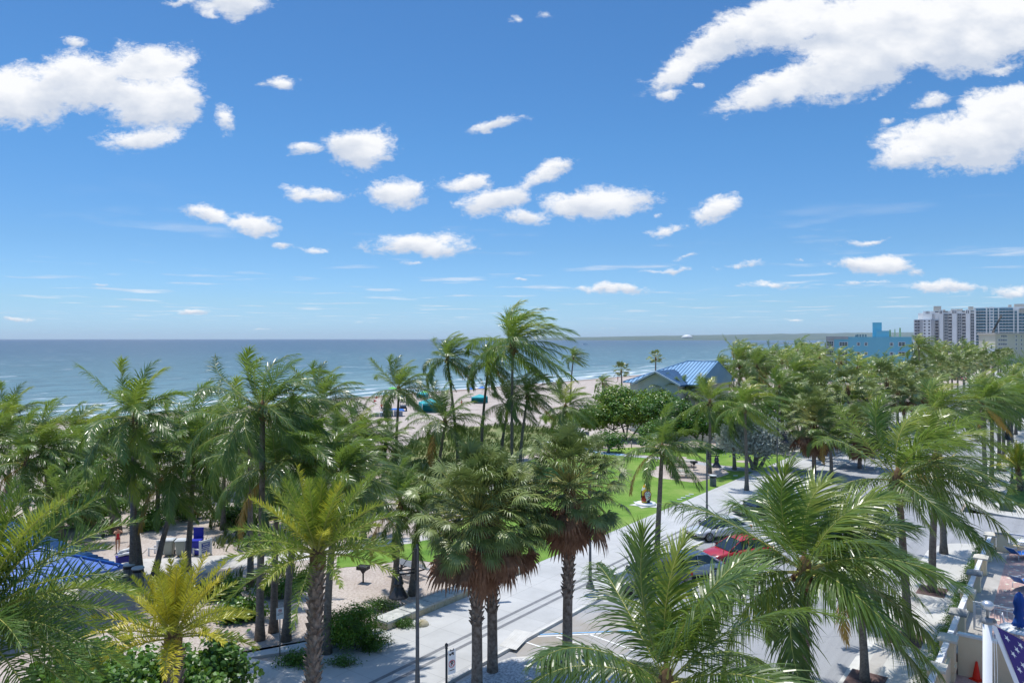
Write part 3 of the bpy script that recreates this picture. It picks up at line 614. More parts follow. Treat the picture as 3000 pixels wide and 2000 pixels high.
def sea_mat():
    m=bpy.data.materials.new('sea_water'); m.use_nodes=True; nt=m.node_tree; L=nt.links.new; b=nt.nodes['Principled BSDF']
    tc=node(nt,'ShaderNodeTexCoord'); sp=node(nt,'ShaderNodeSeparateXYZ'); L(tc.outputs['Object'],sp.inputs[0])
    nn=node(nt,'ShaderNodeTexNoise',inp={'Scale':.006,'Detail':5.0,'Roughness':.6}); L(tc.outputs['Object'],nn.inputs['Vector'])
    y=node(nt,'ShaderNodeMath',operation='MULTIPLY_ADD'); L(nn.outputs['Fac'],y.inputs[0]); y.inputs[1].default_value=260.0; L(sp.outputs[1],y.inputs[2])
    lg=node(nt,'ShaderNodeMath',operation='LOGARITHM'); L(y.outputs[0],lg.inputs[0]); lg.inputs[1].default_value=10
    mr=node(nt,'ShaderNodeMapRange',inp={'From Min':2.42,'From Max':4.3}); L(lg.outputs[0],mr.inputs[0])
    r=node(nt,'ShaderNodeValToRGB'); L(mr.outputs[0],r.inputs[0]); e=r.color_ramp.elements
    e[0].position=0; e[0].color=(.20,.30,.29,1); e[1].position=1; e[1].color=(.010,.030,.085,1)
    for p,c in ((.07,(.10,.185,.20)),(.17,(.080,.150,.165)),(.32,(.056,.102,.132)),(.6,(.040,.074,.112))): q=e.new(p); q.color=(*c,1)
    # foam: surf lines near the shore and scattered whitecaps
    wv=node(nt,'ShaderNodeTexNoise',inp={'Scale':1.0,'Detail':7.0,'Roughness':.65}); mp=node(nt,'ShaderNodeMapping'); mp.inputs['Scale'].default_value=(.035,.28,1); L(tc.outputs['Object'],mp.inputs[0]); L(mp.outputs[0],wv.inputs['Vector'])
    cap=node(nt,'ShaderNodeTexNoise',inp={'Scale':1.0,'Detail':3.0,'Roughness':.6}); mp2=node(nt,'ShaderNodeMapping'); mp2.inputs['Scale'].default_value=(.05,.12,1); L(tc.outputs['Object'],mp2.inputs[0]); L(mp2.outputs[0],cap.inputs['Vector'])
    def MR(x,a,b_,c=0.0,d=1.0,sm=True):
        n=node(nt,'ShaderNodeMapRange',inp={'From Min':a,'From Max':b_,'To Min':c,'To Max':d})
        if sm: n.interpolation_type='SMOOTHSTEP'
        L(x,n.inputs[0]); return n.outputs[0]
    def M(op,a,b_,c=None):
        n=node(nt,'ShaderNodeMath',operation=op)
        for i,x in enumerate((a,b_,c)):
            if x is None: continue
            if isinstance(x,(int,float)): n.inputs[i].default_value=x
            else: L(x,n.inputs[i])
        return n.outputs[0]
    # wobbling distance from the shore
    wob=node(nt,'ShaderNodeTexNoise',inp={'Scale':.03,'Detail':4.0}); L(tc.outputs['Object'],wob.inputs['Vector'])
    d=M('MULTIPLY_ADD',wob.outputs['Fac'],26.0,sp.outputs[1])
    foam=None
    for (c,w,th,amp) in ((155,3.6,.38,1.0),(164,3.2,.42,1.0),(175,2.8,.46,.95),(190,2.4,.50,.9),(214,2.0,.56,.7)):
        band=M('SUBTRACT',1.0,MR(M('ABSOLUTE',M('SUBTRACT',d,c),0),0,w)); f=M('MULTIPLY',M('MULTIPLY',band,MR(wv.outputs['Fac'],th-.06,th+.08)),amp)
        foam=f if foam is None else M('MAXIMUM',foam,f)
    caps=M('MULTIPLY',MR(cap.outputs['Fac'],.63,.67),M('MULTIPLY',MR(wv.outputs['Fac'],.48,.58),.75))
    foam=M('MAXIMUM',foam,caps)
    chop=node(nt,'ShaderNodeTexNoise',inp={'Scale':1.0,'Detail':4.0,'Roughness':.6}); mp4=node(nt,'ShaderNodeMapping'); mp4.inputs['Scale'].default_value=(.10,.30,1); L(tc.outputs['Object'],mp4.inputs[0]); L(mp4.outputs[0],chop.inputs['Vector'])
    dk=node(nt,'ShaderNodeMix'); dk.data_type='RGBA'; dk.blend_type='MULTIPLY'; dk.inputs[0].default_value=1; L(r.outputs[0],dk.inputs[6]); L(MR(chop.outputs['Fac'],.33,.62,.62,1.12),dk.inputs[7])
    mx=node(nt,'ShaderNodeMix'); mx.data_type='RGBA'; L(foam,mx.inputs[0]); L(dk.outputs[2],mx.inputs[6]); mx.inputs[7].default_value=(.80,.82,.83,1); L(mx.outputs[2],b.inputs['Base Color'])
    b.inputs['Roughness'].default_value=.32; b.inputs['Specular IOR Level'].default_value=.35
    w2=node(nt,'ShaderNodeTexNoise',inp={'Scale':1.0,'Detail':6.0,'Roughness':.6}); mp3=node(nt,'ShaderNodeMapping'); mp3.inputs['Scale'].default_value=(.16,.5,1); L(tc.outputs['Object'],mp3.inputs[0]); L(mp3.outputs[0],w2.inputs['Vector'])
    bp=node(nt,'ShaderNodeBump',inp={'Strength':1.0,'Distance':.9}); L(w2.outputs['Fac'],bp.inputs['Height']); L(bp.outputs[0],b.inputs['Normal'])
    return m

M_sand=sand_mat(); M_asph=asphalt_mat(); M_sea=sea_mat()
M_prom=pave_mat('promenade_concrete',(.47,.475,.47),(.51,.51,.50),1.85,1.85,(.32,.32,.315),jw=.012,nscale=.35,stain=(.80,.80,.80))
M_walk=pave_mat('sidewalk_concrete',(.52,.51,.48),(.55,.54,.51),1.8,2.9,(.40,.39,.37),jw=.009,nscale=.3,stain=(.84,.83,.80))
M_conc=mat('path_concrete',(.42,.40,.375),(.55,.53,.50),rough=.85,nscale=.5,bump=.2,detail=8)
M_stripe=mat('dark_inlay',(.15,.155,.165),(.20,.205,.215),rough=.7,nscale=3)
M_curb=mat('curb_concrete',(.50,.49,.46),(.62,.61,.58),rough=.8,nscale=1.2,bump=.2)
M_gutter=mat('gutter_concrete',(.36,.34,.31),(.46,.44,.41),rough=.85,nscale=.8,bump=.2)
M_lawn=grass_mat('lawn_grass',(.075,.17,.022),(.15,.265,.04),(.26,.33,.09),.28)
M_lawn2=grass_mat('rough_grass',(.06,.12,.02),(.12,.20,.035),(.28,.25,.10),.6)
M_dune=grass_mat('dune_ground',(.10,.14,.04),(.17,.20,.07),(.34,.29,.17),.5)
M_bay=mat('worn_bay_asphalt',(.30,.265,.22),(.37,.365,.36),rough=.85,nscale=.45,bump=.3,detail=9)
M_white=mat('white_paint',(.72,.72,.70),(.80,.80,.79),rough=.6,nscale=3)
M_blue_line=mat('blue_paint',(.12,.34,.62),(.22,.45,.70),rough=.6,nscale=3)
M_mat_blue=mat('access_mat_blue',(.26,.46,.66),(.34,.54,.74),rough=.7,nscale=4)
M_greyp=mat('grey_path',(.33,.34,.36),(.40,.41,.43),rough=.8,nscale=1)

def rough_poly(pts, amp=.25, step=.8, seed=0):
    rng=random.Random(seed); out=[]
    n=len(pts)
    for i in range(n):
        a=Vector(pts[i][:2]); b=Vector(pts[(i+1)%n][:2]); L=(b-a).length; k=max(1,int(L/step))
        for j in range(k):
            p=a.lerp(b,j/k); q=mnoise.noise(Vector((p.x*.7,p.y*.7,seed)))*amp*1.6+rng.uniform(-.3,.3)*amp
            nv=Vector((-(b-a).y,(b-a).x)).normalized(); out.append(p+nv*q)
    return out
def uvs(pts): return [touv(p) for p in pts]
def px_sheet(name, pts_px, z, m, seed=0, amp=0.0, label=None):
    P=[Vector(q) for q in uvs([G(x,y) for x,y in pts_px])]
    if amp: P=rough_poly(P,amp,.5,seed)
    mb=MB(); mb.sheet([(p[0],p[1]) for p in P],z); return structure(name,mb,m,rot=ROTZ)

# ------------------------------------------------------------------ land, sea, sky line
# beach: gentle fall to below the water line; local x = u, local y = v
mb=MB(); us=[-400,-250,-150,-100,-50,0,50,100,150,200,300,400,500,600,700,850,1000,1300]
def shore(u): 
    return 142+ (0 if u<450 else (u-450)*.45 if u<800 else 157)
rows=[(7.0,0),(26,0),(60,0),(100,0),(118,-.05),(None,-.62),(None,-3.0)]
P=[];Fs=[]
for i,u in enumerate(us):
    for j,(v,z) in enumerate(rows):
        if v is None: v=shore(u)+(3*sin(u*.02)) + (0 if j==5 else 26)
        P.append((u,v,z-.001))
for i in range(len(us)-1):
    for j in range(len(rows)-1): a=i*len(rows)+j; Fs.append((a,a+len(rows),a+len(rows)+1,a+1))
mb.add(P,Fs); structure('beach_sand',mb,M_sand,rot=ROTZ)
mb=MB(); mb.sheet([(-2500,-2500),(3500,-2500),(3500,7.05),(-2500,7.05)],-1.0); structure('ground',mb,M_gutter,rot=ROTZ)
mb=MB(); mb.sheet([(-60000,80),(60000,80),(60000,60000),(-60000,60000)],-.6); structure('sea_water',mb,M_sea,rot=ROTZ)
# the low far coast to the right, about ten kilometres off
M_coast=mat('far_coast',(.07,.11,.10),(.12,.16,.13),rough=1,nscale=.004,detail=10,spec=0)
def ridge(name, pts, Y0, depth, m):
    mb=MB(); V=[];Fs=[]; n=0; xs=[]
    for k in range(120):
        s=k/119; x=pts[0][0]+(pts[-1][0]-pts[0][0])*s; 
        for q in range(len(pts)-1):
            if pts[q][0]<=x<=pts[q+1][0]: f=(x-pts[q][0])/(pts[q+1][0]-pts[q][0]); h=pts[q][1]+(pts[q+1][1]-pts[q][1])*f; break
        h=h*(1+.10*mnoise.noise(Vector((x*.02,0,0))))
        X=(x-CX)*Y0/F; zt=max(-.5,H+h*Y0/F)
        V+=[(X,Y0,-2),(X,Y0+depth*.35,zt*.55),(X*1.15,Y0+depth,zt*(1+depth/Y0)*.98),(X*1.2,Y0+depth*1.5,-2)]
    for k in range(119):
        for j in range(3): a=k*4+j; Fs.append((a,a+4,a+5,a+1))
    mb.add(V,Fs,0,True); return structure(name,mb,m)
ridge('far_coast',[(1250,-2),(1500,1.0),(1700,3.5),(2000,8),(2400,13),(2800,17.5),(3100,20)],9000,4500,M_coast)
M_spit=mat('sand_spit',(.42,.40,.36),rough=1,spec=0)
mb=MB(); mb.prism([(700,2300),(2600,2250),(3400,2500),(1400,2600)],-1,1.2); structure('sand_spit',mb,M_spit)

# ------------------------------------------------------------------ street, promenade, pavements (local x = u, y = v)
def band(mb,u0,u1,v0,v1,z,mi=0): mb.add([(u0,v0,z),(u1,v0,z),(u1,v1,z),(u0,v1,z)],[(0,1,2,3)],mi)
mb=MB(); band(mb,-60,900,7.2,20.2,.004); band(mb,57.2,69.5,-90,7.2,.0045); structure('road',mb,M_asph,rot=ROTZ)
mb=MB(); mb.prism([(-60,20.2),(900,20.2),(900,26.3),(-60,26.3)],-.05,.14); structure('promenade',mb,M_prom,rot=ROTZ)
mb=MB(); mb.prism([(-60,20.05),(900,20.05),(900,20.2-.002),(-60,20.2-.002)],-.05,.146); structure('promenade_curb',mb,M_curb,rot=ROTZ)
mb=MB()
for v in (21.75,22.35): band(mb,-60,300,v,v+.21,.145)
structure('inlay_stripes',mb,M_stripe,rot=ROTZ)
# wider paved corner at the near left
P=[touv(G(x,y)) for x,y in ((300,2000),(542,1938),(650,1926),(752,1938),(862,1962),(940,1966),(1012,1946),(1190,1862))]
mb=MB(); mb.prism([(p[0],p[1]) for p in rough_poly([Vector(p) for p in P],.03,.5,3)]+[(P[-1][0],26.302),(-10,26.302),(-10,45)],-.05,.136); structure('paved_corner',mb,M_prom,rot=ROTZ)
# right side: gutter, curb, sidewalk up to the side street, then on again
def corner(u,v,r,su,sv,n=8):
    return [(u-su*r+su*r*sin(q),v-sv*r+sv*r*cos(q)) for q in [pi/2*i/n for i in range(n+1)]]
mb=MB(); mb.prism([(-40,4.6)]+[(56.9,4.6)]+[(57.1,5.2)]+corner(58.6,7.15,2.6,1,1)[::-1]+[(-40,7.15)],-.05,.13)
structure('sidewalk',mb,M_walk,rot=ROTZ)
mb=MB(); mb.prism([(900,-30),(900,7.15)]+corner(69.4,7.15,4.0,-1,1)+[(69.4,-30)],-.05,.13); structure('sidewalk',mb,M_walk,rot=ROTZ)
mb=MB(); band(mb,-40,55.5,7.155,7.55,.012); band(mb,73,400,7.155,7.55,.012); structure('gutter',mb,M_curb,rot=ROTZ)
mb=MB(); band(mb,-40,48.5,6.35,6.9,.134); structure('curb_strip',mb,M_gutter,rot=ROTZ)
mb=MB(); mb.prism([(73.5,3.2),(74.3,4.2),(76,4.6),(900,4.6),(900,-60),(73.5,-60)],.1,.16); structure('grass_verge',mb,M_lawn2,rot=ROTZ)
mb=MB(); mb.prism([(73.3,3.2),(74.2,4.4),(76,4.8),(400,4.8),(400,4.6),(76,4.6),(74.3,4.2),(73.5,3.2),(73.5,-60),(73.3,-60)],.05,.2); structure('verge_curb',mb,M_curb,rot=ROTZ)
# planted bulb-out in the street with white gravel, and the worn hatched bay beside it
M_gravel=mat('white_gravel',(.36,.36,.37),(.72,.72,.72),rough=.9,nscale=9,detail=8,bump=.9,contrast=(.4,.6))
BP=[touv(G(x,y)) for x,y in ((1330,2010),(1420,1958),(1500,1932),(1663,1922),(1800,1918),(1870,1940),(1905,1985),(1925,2060),(1900,2600),(1250,2600))]
mb=MB(); mb.prism([(p[0],p[1]) for p in rough_poly([Vector(p) for p in BP],.02,.4,4)],-.05,.12); structure('bulb_out_curb',mb,M_curb,rot=ROTZ)
c=sum((Vector(p) for p in BP),Vector((0,0)))/len(BP)
mb=MB(); mb.prism([tuple(c+(Vector(p)-c)*.955) for p in BP],.0,.135); structure('gravel_bed',mb,M_gravel,rot=ROTZ)
mb=MB(); bp=[touv(G(x,y)) for x,y in ((1500,1905),(1700,1795),(1870,1790),(1900,1860),(1830,1915),(1663,1919),(1520,1926))]; mb.sheet([(min(p[0],99),min(p[1],20.04)) for p in bp],.009); structure('worn_bay',mb,M_bay,rot=ROTZ)
mb=MB()
def line(x0,y0,x1,y1,w,mi):
    a=Vector(touv(G(x0,y0))); b=Vector(touv(G(x1,y1))); n=Vector((-(b-a).y,(b-a).x)).normalized()*w/2
    mb.sheet([tuple(a-n),tuple(b-n),tuple(b+n),tuple(a+n)],.014+.002*mi,mi)
line(1540,1880,1650,1915,.1,0); line(1630,1865,1800,1918,.1,0); line(1725,1857,1860,1905,.1,0); line(1575,1863,1862,1851,.1,0); line(1575,1858,1862,1846,.1,1)
line(1768,1760,1852,1759,.1,0); line(1768,1756,1852,1755,.1,1)
structure('bay_markings',mb,[M_white,M_blue_line],rot=ROTZ)
mb=MB()
for u in [66.0+2.9*k for k in range(26)]:
    mb.sheet([(u,20.0),(u+.1,20.0),(u+2.4,15.8),(u+2.3,15.8)],.011)
structure('bay_lines',mb,M_white,rot=ROTZ)
mb=MB()
for k in range(40): band(mb,75+k*9,78.5+k*9,11.2,11.32,.012)
M_yel=mat('yellow_paint',(.55,.42,.08),rough=.6); structure('centre_line',mb,M_yel,rot=ROTZ)
# tactile paving at the crossings
def tactile(px):
    P=[touv(G(x,y,.14)) for x,y in px]; mb=MB(); mb.sheet(P,.149)
    c0=Vector(P[0]); e1=Vector(P[1])-c0; e2=Vector(P[3])-c0
    for i in range(16):
        for j in range(7): q=c0+e1*(i+.5)/16+e2*(j+.5)/7; mb.box((q.x,q.y,.155),(.035,.035,.01),top=.6)
    structure('tactile_paving',mb,M_curb,rot=ROTZ)
tactile([(1462,1890),(1510,1842),(1560,1852),(1512,1903)])

# ------------------------------------------------------------------ lawns, sand, paths
px_sheet('lawn',[(985,1665),(1100,1652),(1215,1640),(1400,1660),(1500,1700),(1630,1640),(1822,1550),(1941,1501),(2080,1443),(2236,1378),(2130,1368),(2000,1347),(1900,1338),(1817,1334),(1735,1320),(1660,1330),(1600,1336),(1545,1352),(1507,1372),(1440,1440),(1400,1480),(1330,1540),(1300,1570),(1215,1590),(1100,1604),(1040,1612),(985,1632)],.02,M_lawn,2,.12)
px_sheet('lawn',[(1742,1317),(1850,1310),(2083,1313),(2260,1326),(2330,1338),(2236,1374),(2130,1364),(2000,1342),(1831,1329)],.021,M_lawn,6,.15)
px_sheet('lawn',[(2470,1210),(2490,1200),(2560,1204),(2580,1235),(2500,1262),(2440,1275)],.02,M_lawn,7,.2)
px_sheet('picnic_sand',[(1895,1390),(1935,1362),(2000,1352),(2070,1356),(2118,1374),(2140,1388),(2085,1402),(2040,1413),(1985,1408),(1935,1402)],.026,M_sand,5,.22)
for k,(x,y,r) in enumerate(((1916,1585,.0),(2147,1376,.8),(2082,1388,.9),(2180,1352,.9),(1995,1340,.7))):
    if r: p=touv(G(x,y)); mb=MB(); mb.sheet(rough_poly([Vector((p[0]+r*cos(q),p[1]+r*sin(q))) for q in [i*pi/6 for i in range(12)]],.12,.3,k),.025); structure('tree_pit_sand',mb,M_sand,rot=ROTZ)
px_sheet('beach_path',[(60,1690),(180,1655),(330,1640),(480,1633),(600,1628),(735,1624),(860,1606),(980,1596),(1100,1588),(1215,1574),(1320,1540),(1400,1462),(1440,1410),(1470,1425),(1420,1478),(1350,1555),(1225,1594),(1100,1606),(1000,1622),(900,1640),(800,1651),(640,1668),(560,1690),(450,1708),(430,1700),(330,1725),(200,1765),(60,1800)],.012,M_conc,8,.05)
px_sheet('boardwalk_path',[(1640,1252),(1700,1252),(1712,1262),(1735,1282),(1712,1290),(1697,1298),(1703,1308),(1735,1318),(1735,1326),(1690,1332),(1655,1336),(1672,1318),(1676,1300),(1664,1282),(1650,1266)],.014,M_conc,9,.04)
px_sheet('access_mat',[(1730,1326),(1741,1320),(1831,1331),(1817,1336)],.032,M_mat_blue)
px_sheet('lawn_path',[(1817,1336.2),(1831,1331.2),(1900,1337),(2000,1346),(2130,1366),(2236,1374),(2262,1380),(2236,1386),(2120,1374),(2000,1352),(1900,1342)],.030,M_greyp)
px_sheet('park_path',[(2080,1303),(2180,1303),(2280,1308),(2400,1316),(2500,1330),(2500,1345),(2400,1333),(2280,1326),(2080,1312)],.031,M_conc)
DG=[(1150,1330),(1230,1285),(1330,1252),(1500,1243),(1640,1256),(1668,1290),(1662,1308),(1600,1315),(1550,1330),(1510,1345),(1470,1400),(1420,1440),(1330,1500),(1200,1450),(1120,1390)]
px_sheet('dune_ground',DG,.010,M_dune,10,.4)
D2=[(1580,1225),(1700,1205),(1820,1180),(1900,1165),(1960,1180),(1900,1215),(1780,1240),(1690,1250),(1640,1252)]
px_sheet('dune_ground',D2,.011,M_dune,11,.4)

def in_poly(x,y,P):
    c=False; n=len(P)
    for i in range(n):
        x0,y0=P[i]; x1,y1=P[(i+1)%n]
        if (y0>y)!=(y1>y) and x<(x1-x0)*(y-y0)/(y1-y0)+x0: c=not c
    return c
def grass_patch(name, polys, n, h, label, m=None, seed=3, w=.02):
    rng=random.Random(seed); mb=MB(); mb.t=[]
    regs=[]
    for P in polys:
        W=[(G(x,y).x,G(x,y).y) for x,y in P]; xs=[p[0] for p in W]; ys=[p[1] for p in W]; regs.append((W,min(xs),max(xs),min(ys),max(ys),(max(xs)-min(xs))*(max(ys)-min(ys))))
    A=sum(r[5] for r in regs)
    for W,x0,x1,y0,y1,a in regs:
        k=int(n*a/A)
        for _ in range(k):
            x=rng.uniform(x0,x1); y=rng.uniform(y0,y1)
            if not in_poly(x,y,W): continue
            if mnoise.noise(Vector((x*.25,y*.25,seed)))<-.22: continue
            hh=h*rng.uniform(.5,1.3); tt=rng.uniform(.05,.5)
            for q in range(4):
                a1=rng.uniform(0,6.28); ox,oy=rng.uniform(-.12,.12),rng.uniform(-.12,.12); lx,ly=cos(a1)*w,sin(a1)*w; dx,dy=rng.uniform(-.3,.3)*hh+.25*hh,rng.uniform(-.3,.3)*hh
                mb.add([(x+ox-lx,y+oy-ly,0),(x+ox+lx,y+oy+ly,0),(x+ox+dx*.4+lx*.7,y+oy+dy*.4+ly*.7,hh*.6),(x+ox+dx,y+oy+dy,hh)],[(0,1,2),(0,2,3)],0,False,tt)
    return tag(mb.build(name,[m or M_blade]),label=label,cat='grass',kind='stuff')
grass_patch('dune_grass',[DG,D2],15000,.62,'tall green dune grass covering the sand between the palms and the beach',w=.035)
grass_patch('dune_grass',[[(560,1600),(600,1545),(700,1520),(860,1520),(980,1560),(960,1590),(800,1600),(660,1615)],[(280,1555),(330,1530),(350,1545),(340,1565),(300,1575)],[(690,1240),(900,1300),(1080,1330),(1100,1380),(900,1400),(640,1400)],[(250,1400),(700,1420),(1000,1440),(1150,1480),(1000,1550),(700,1540),(400,1500),(200,1480)],[(560,1700),(800,1665),(960,1660),(900,1720),(700,1760),(600,1760)]],13000,.6,'dry olive grass under the palms left of the lawn',seed=5,w=.03)
# ------------------------------------------------------------------ palms one can tell apart
C=[ # hx,hy,bx,by,scale,var,label
 (1178,792,1175,1077,1.55,3,'tallest coconut palm, its windblown crown far above the horizon in the middle'),
 (1122,834,1104,1054,.95,1,'slim coconut palm just left of the tallest one, crown on the horizon'),
 (916,894,909,1062,1.08,0,'coconut palm with one frond standing up against the sea, beside the pile of beach loungers'),
 (1022,969,1008,1091,1.08,2,'bright green coconut palm with a yellowing lower frond in front of the teal tents'),
 (1028,824,1053,1062,.92,1,'leaning coconut palm whose dark crown shows behind the bright green one'),
 (742,904,735,1075,1.12,0,'coconut palm with an upright yellow-green centre against the sea'),
 (575,975,575,1345,.86,4,'coconut palm with a dense crown right of the blue wheeled bin'),
 (640,1060,628,1450,.72,2,'coconut palm directly behind the no dogs sign'),
 (706,1040,657,1470,.80,0,'coconut palm with a leaning trunk right of the no dogs sign'),
 (775,1085,750,1506,.70,1,'coconut palm rising beside the rounded green shrub'),
 (603,925,597,1468,.80,4,'thin dark-trunked coconut palm left of the no dogs sign, crown against the surf'),
 (448,1024,430,1310,1.06,2,'broad coconut palm with long arching fronds in front of the wheeled bins'),
 (310,945,303,1336,.90,0,'tall feathery coconut palm beside the two slatted litter bins'),
 (288,1035,322,1326,.80,3,'coconut palm behind the litter bins with a dark leaning trunk'),
 (398,1125,353,1326,.50,4,'short coconut palm leaning right in front of the pale grey wheeled bins'),
 (100,1024,115,1212,.98,2,'coconut palm with a bright green heart near the left edge'),
 (23,946,20,1140,.86,0,'coconut palm cut by the left edge, crown against the sea'),
 (-25,1010,-30,1200,.95,1,'drooping coconut palm at the very left edge above the blue roof'),
 (142,1142,140,1252,.75,4,'low coconut palm with hanging silvery fronds behind the blue roof'),
 (200,1015,205,1150,.85,1,'coconut palm half hidden between the two tall ones on the left'),
 (515,1060,512,1215,.80,3,'dark coconut palm behind the broad arching one'),
 (660,1015,662,1130,.85,3,'grey-green coconut palm behind the group on the left, fronds over the sand'),
 (812,1060,812,1175,.72,4,'low coconut palm left of the sand strip, half behind the date palm'),
 (886,1020,880,1112,.75,4,'small dark coconut palm at the foot of the one with the upright frond'),
 (921,1155,905,1368,.66,2,'small coconut palm with a curved trunk beside the park grill'),
 (962,1185,946,1366,.60,1,'coconut palm leaning behind the lamp post, its crown behind the fan palms'),
 (1299,934,1286,1024,1.18,0,'coconut palm beside the beach entry path, left of the big sea grape'),
 (1168,925,1150,1059,.92,4,'coconut palm right behind the trunk of the tallest one'),
 (1212,906,1195,1075,.85,1,'coconut palm with long dark fronds hanging over the dune grass'),
 (1521,1029,1509,1290,.82,2,'coconut palm standing alone in front of the painted egg sculpture'),
 (1631,924,1630,1087,.95,0,'coconut palm behind the second lamp post at the edge of the picnic sand'),
 (1711,934,1715,1129,.98,3,'coconut palm with orange dying fronds at the promenade edge'),
 (1680,945,1687,1079,.85,1,'coconut palm just left of the one with orange fronds'),
 (1453,924,1452,985,.80,3,'small coconut palm in front of the big sea grape tree'),
 (1529,894,1529,1000,.70,2,'small coconut palm in front of the gable of the beach house'),
 (1698,834,1700,960,1.55,3,'wind-bent coconut palm rising over the right end of the blue roof'),
 (1581,904,1580,1000,.85,0,'coconut palm under the right slope of the blue roof'),
 (1384,879,1384,925,.70,1,'small coconut palm on the beach left of the blue-roofed house'),
 (1317,820,1310,930,.85,3,'coconut palm with a bushy top behind the beach entry'),
 (1845,920,1842,1040,.95,1,'coconut palm behind the fan palms right of the silver tree'),
 (1935,935,1937,1035,1.0,0,'coconut palm beside the yellow shrub on the small lawn'),
 (1993,925,1995,1010,.95,4,'coconut palm behind the stone bench at the promenade'),
 (2030,960,2033,1000,.60,2,'low yellowish palm beside the street name sign'),
 (2111,796,2111,900,1.30,3,'windswept coconut palm standing against the white apartment tower'),
]
for hx,hy,bx,by,s,v,l in C: palm_px('coco',hx,hy+(14 if hx<860 else 0),bx,by,s*(1.1 if hx<860 else 1.06 if hx<1280 else .95),v,l,'coconut palms',rz=-.9 if hx==1521 else None)
C2=[(1600,868,1612,955,.8,3,'coconut palm against the wall of the blue-roofed beach house'),(1660,872,1665,960,.8,1,'coconut palm right of the gable against the beach house wall'),(1750,850,1755,945,1.0,0,'coconut palm just right of the blue roof'),(1655,838,1650,930,.9,3,'coconut palm behind the right end of the blue roof'),(1790,890,1790,1040,.9,4,'coconut palm between the silver tree and the shaggy fan palms'),(1905,1000,1910,1100,.75,2,'coconut palm between the two shaggy fan palms'),
 (62,1062,60,1225,.95,2,'coconut palm low at the left edge behind the blue roof'),(172,1000,172,1130,.95,3,'dark coconut palm left of the tall feathery one, in front of the surf'),(243,1000,240,1105,.85,1,'coconut palm just left of the tall feathery one'),
 (500,985,498,1130,.95,1,'coconut palm with a dark crown behind the broad arching one, left of the surf gap'),(362,1075,362,1200,.85,0,'coconut palm low behind the litter bins'),(688,965,688,1095,.9,3,'coconut palm whose fronds reach over the surf left of the upright green one'),
 (825,1000,825,1120,.85,0,'coconut palm at the left end of the beach gap'),(610,1095,612,1220,.85,4,'low coconut palm in the dark middle of the left grove'),(775,1010,775,1120,.9,2,'coconut palm under the one with the upright green centre'),(400,985,402,1115,.9,4,'coconut palm behind the broad arching one, right of the tall feathery one'),(835,1125,835,1235,.62,1,'small coconut palm above the park grill')]
for hx,hy,bx,by,s,v,l in C2: palm_px('coco',hx,hy,bx,by,s*(1.12 if hx<1000 else .95),v,l,'coconut palms')
# street palms on the right
S_=[(1849,1306,1843,0,1.04,0,'large coconut palm over the middle of the street, brown fibre at its crown','hero',22.3,.20),
 (1530,1568,1535,0,.90,1,'nearest coconut palm, its crown filling the bottom of the picture','hero',16.0,.20),
 (1972,1300,1986,0,.70,2,'coconut palm by the near curb with its crown behind the large one','coco',29.8,.17)]
for hx,hy,bx,by,s,v,l,lod,Y,r in S_: palm_px('coco',hx,hy,bx,by,s,v,l,'coconut palms in tree grates along the right sidewalk',Y=Y,lod=lod,r0=r,r1=r*.72)
S2=[(2062,1098,2086,1470,1.15,0,'coconut palm in the nearer of the two large tree grates'),(2149,1052,2141,1364,1.0,4,'coconut palm in the tree grate beside the storm drain'),
 (2150,950,2168,1275,.90,3,'coconut palm at the corner of the side street'),(2254,924,2264,1137,.98,1,'coconut palm in the first tree grate past the side street'),
 (2278,925,2278,1106,.90,2,'coconut palm second past the side street'),(2296,928,2294,1081,.92,0,'coconut palm third past the side street'),
 (2306,925,2305,1056,.90,4,'coconut palm fourth past the side street'),(2318,912,2317,1036,.95,3,'coconut palm fifth past the side street'),
 (2326,905,2323,1006,.95,1,'coconut palm sixth past the side street'),(2336,895,2333,1000,.95,2,'coconut palm seventh past the side street'),(2345,890,2342,990,.95,0,'coconut palm eighth past the side street, at the right edge')]
for hx,hy,bx,by,s,v,l in S2: palm_px('coco',hx,hy,bx,by,s*.97,v,l,'coconut palms in tree grates along the right sidewalk',r0=.2,r1=.14)
palm_px('date',2338,1070,2345,1130,.85,1,'low feathery palm on the green verge at the right edge',lod='date')
# fan palms
SB=[(1097,1180,1095,1585,1.30,0,'left trunk of the pair of fan palms with brown skirts at the bottom centre'),
 (1133,1168,1131,1548,1.18,1,'right trunk of the pair of fan palms, just behind its twin'),
 (1308,1112,1303,1526,1.2,2,'fan palm in the gravel bed with a long rust brown skirt'),
 (1869,965,1870,1090,1.6,0,'shaggy grey-green fan palm right of the silver tree'),
 (1972,985,1975,1075,1.35,1,'fan palm with a whitish dead skirt left of the street sign'),
 (2072,905,2079,984,1.25,2,'fan palm standing between the promenade stripes by the stone bench'),
 (2124,895,2100,972,1.35,0,'fan palm with a wide crown behind the parked cars')]
for hx,hy,bx,by,s,v,l in SB: palm_px('sabal',hx,hy,bx,by,s,v,l,'sabal fan palms',lod='sabal',r0=.19,r1=.13,rz=v*2.0)
palm_px('sabal',1506,822,1506,890,1.15,0,'lone fan palm on the beach against the sea','sabal fan palms',lod='sabalfar')
palm_px('sabal',1427,851,1429,900,1.15,1,'small bushy fan palm on the beach left of the blue roof','sabal fan palms',lod='sabalfar')
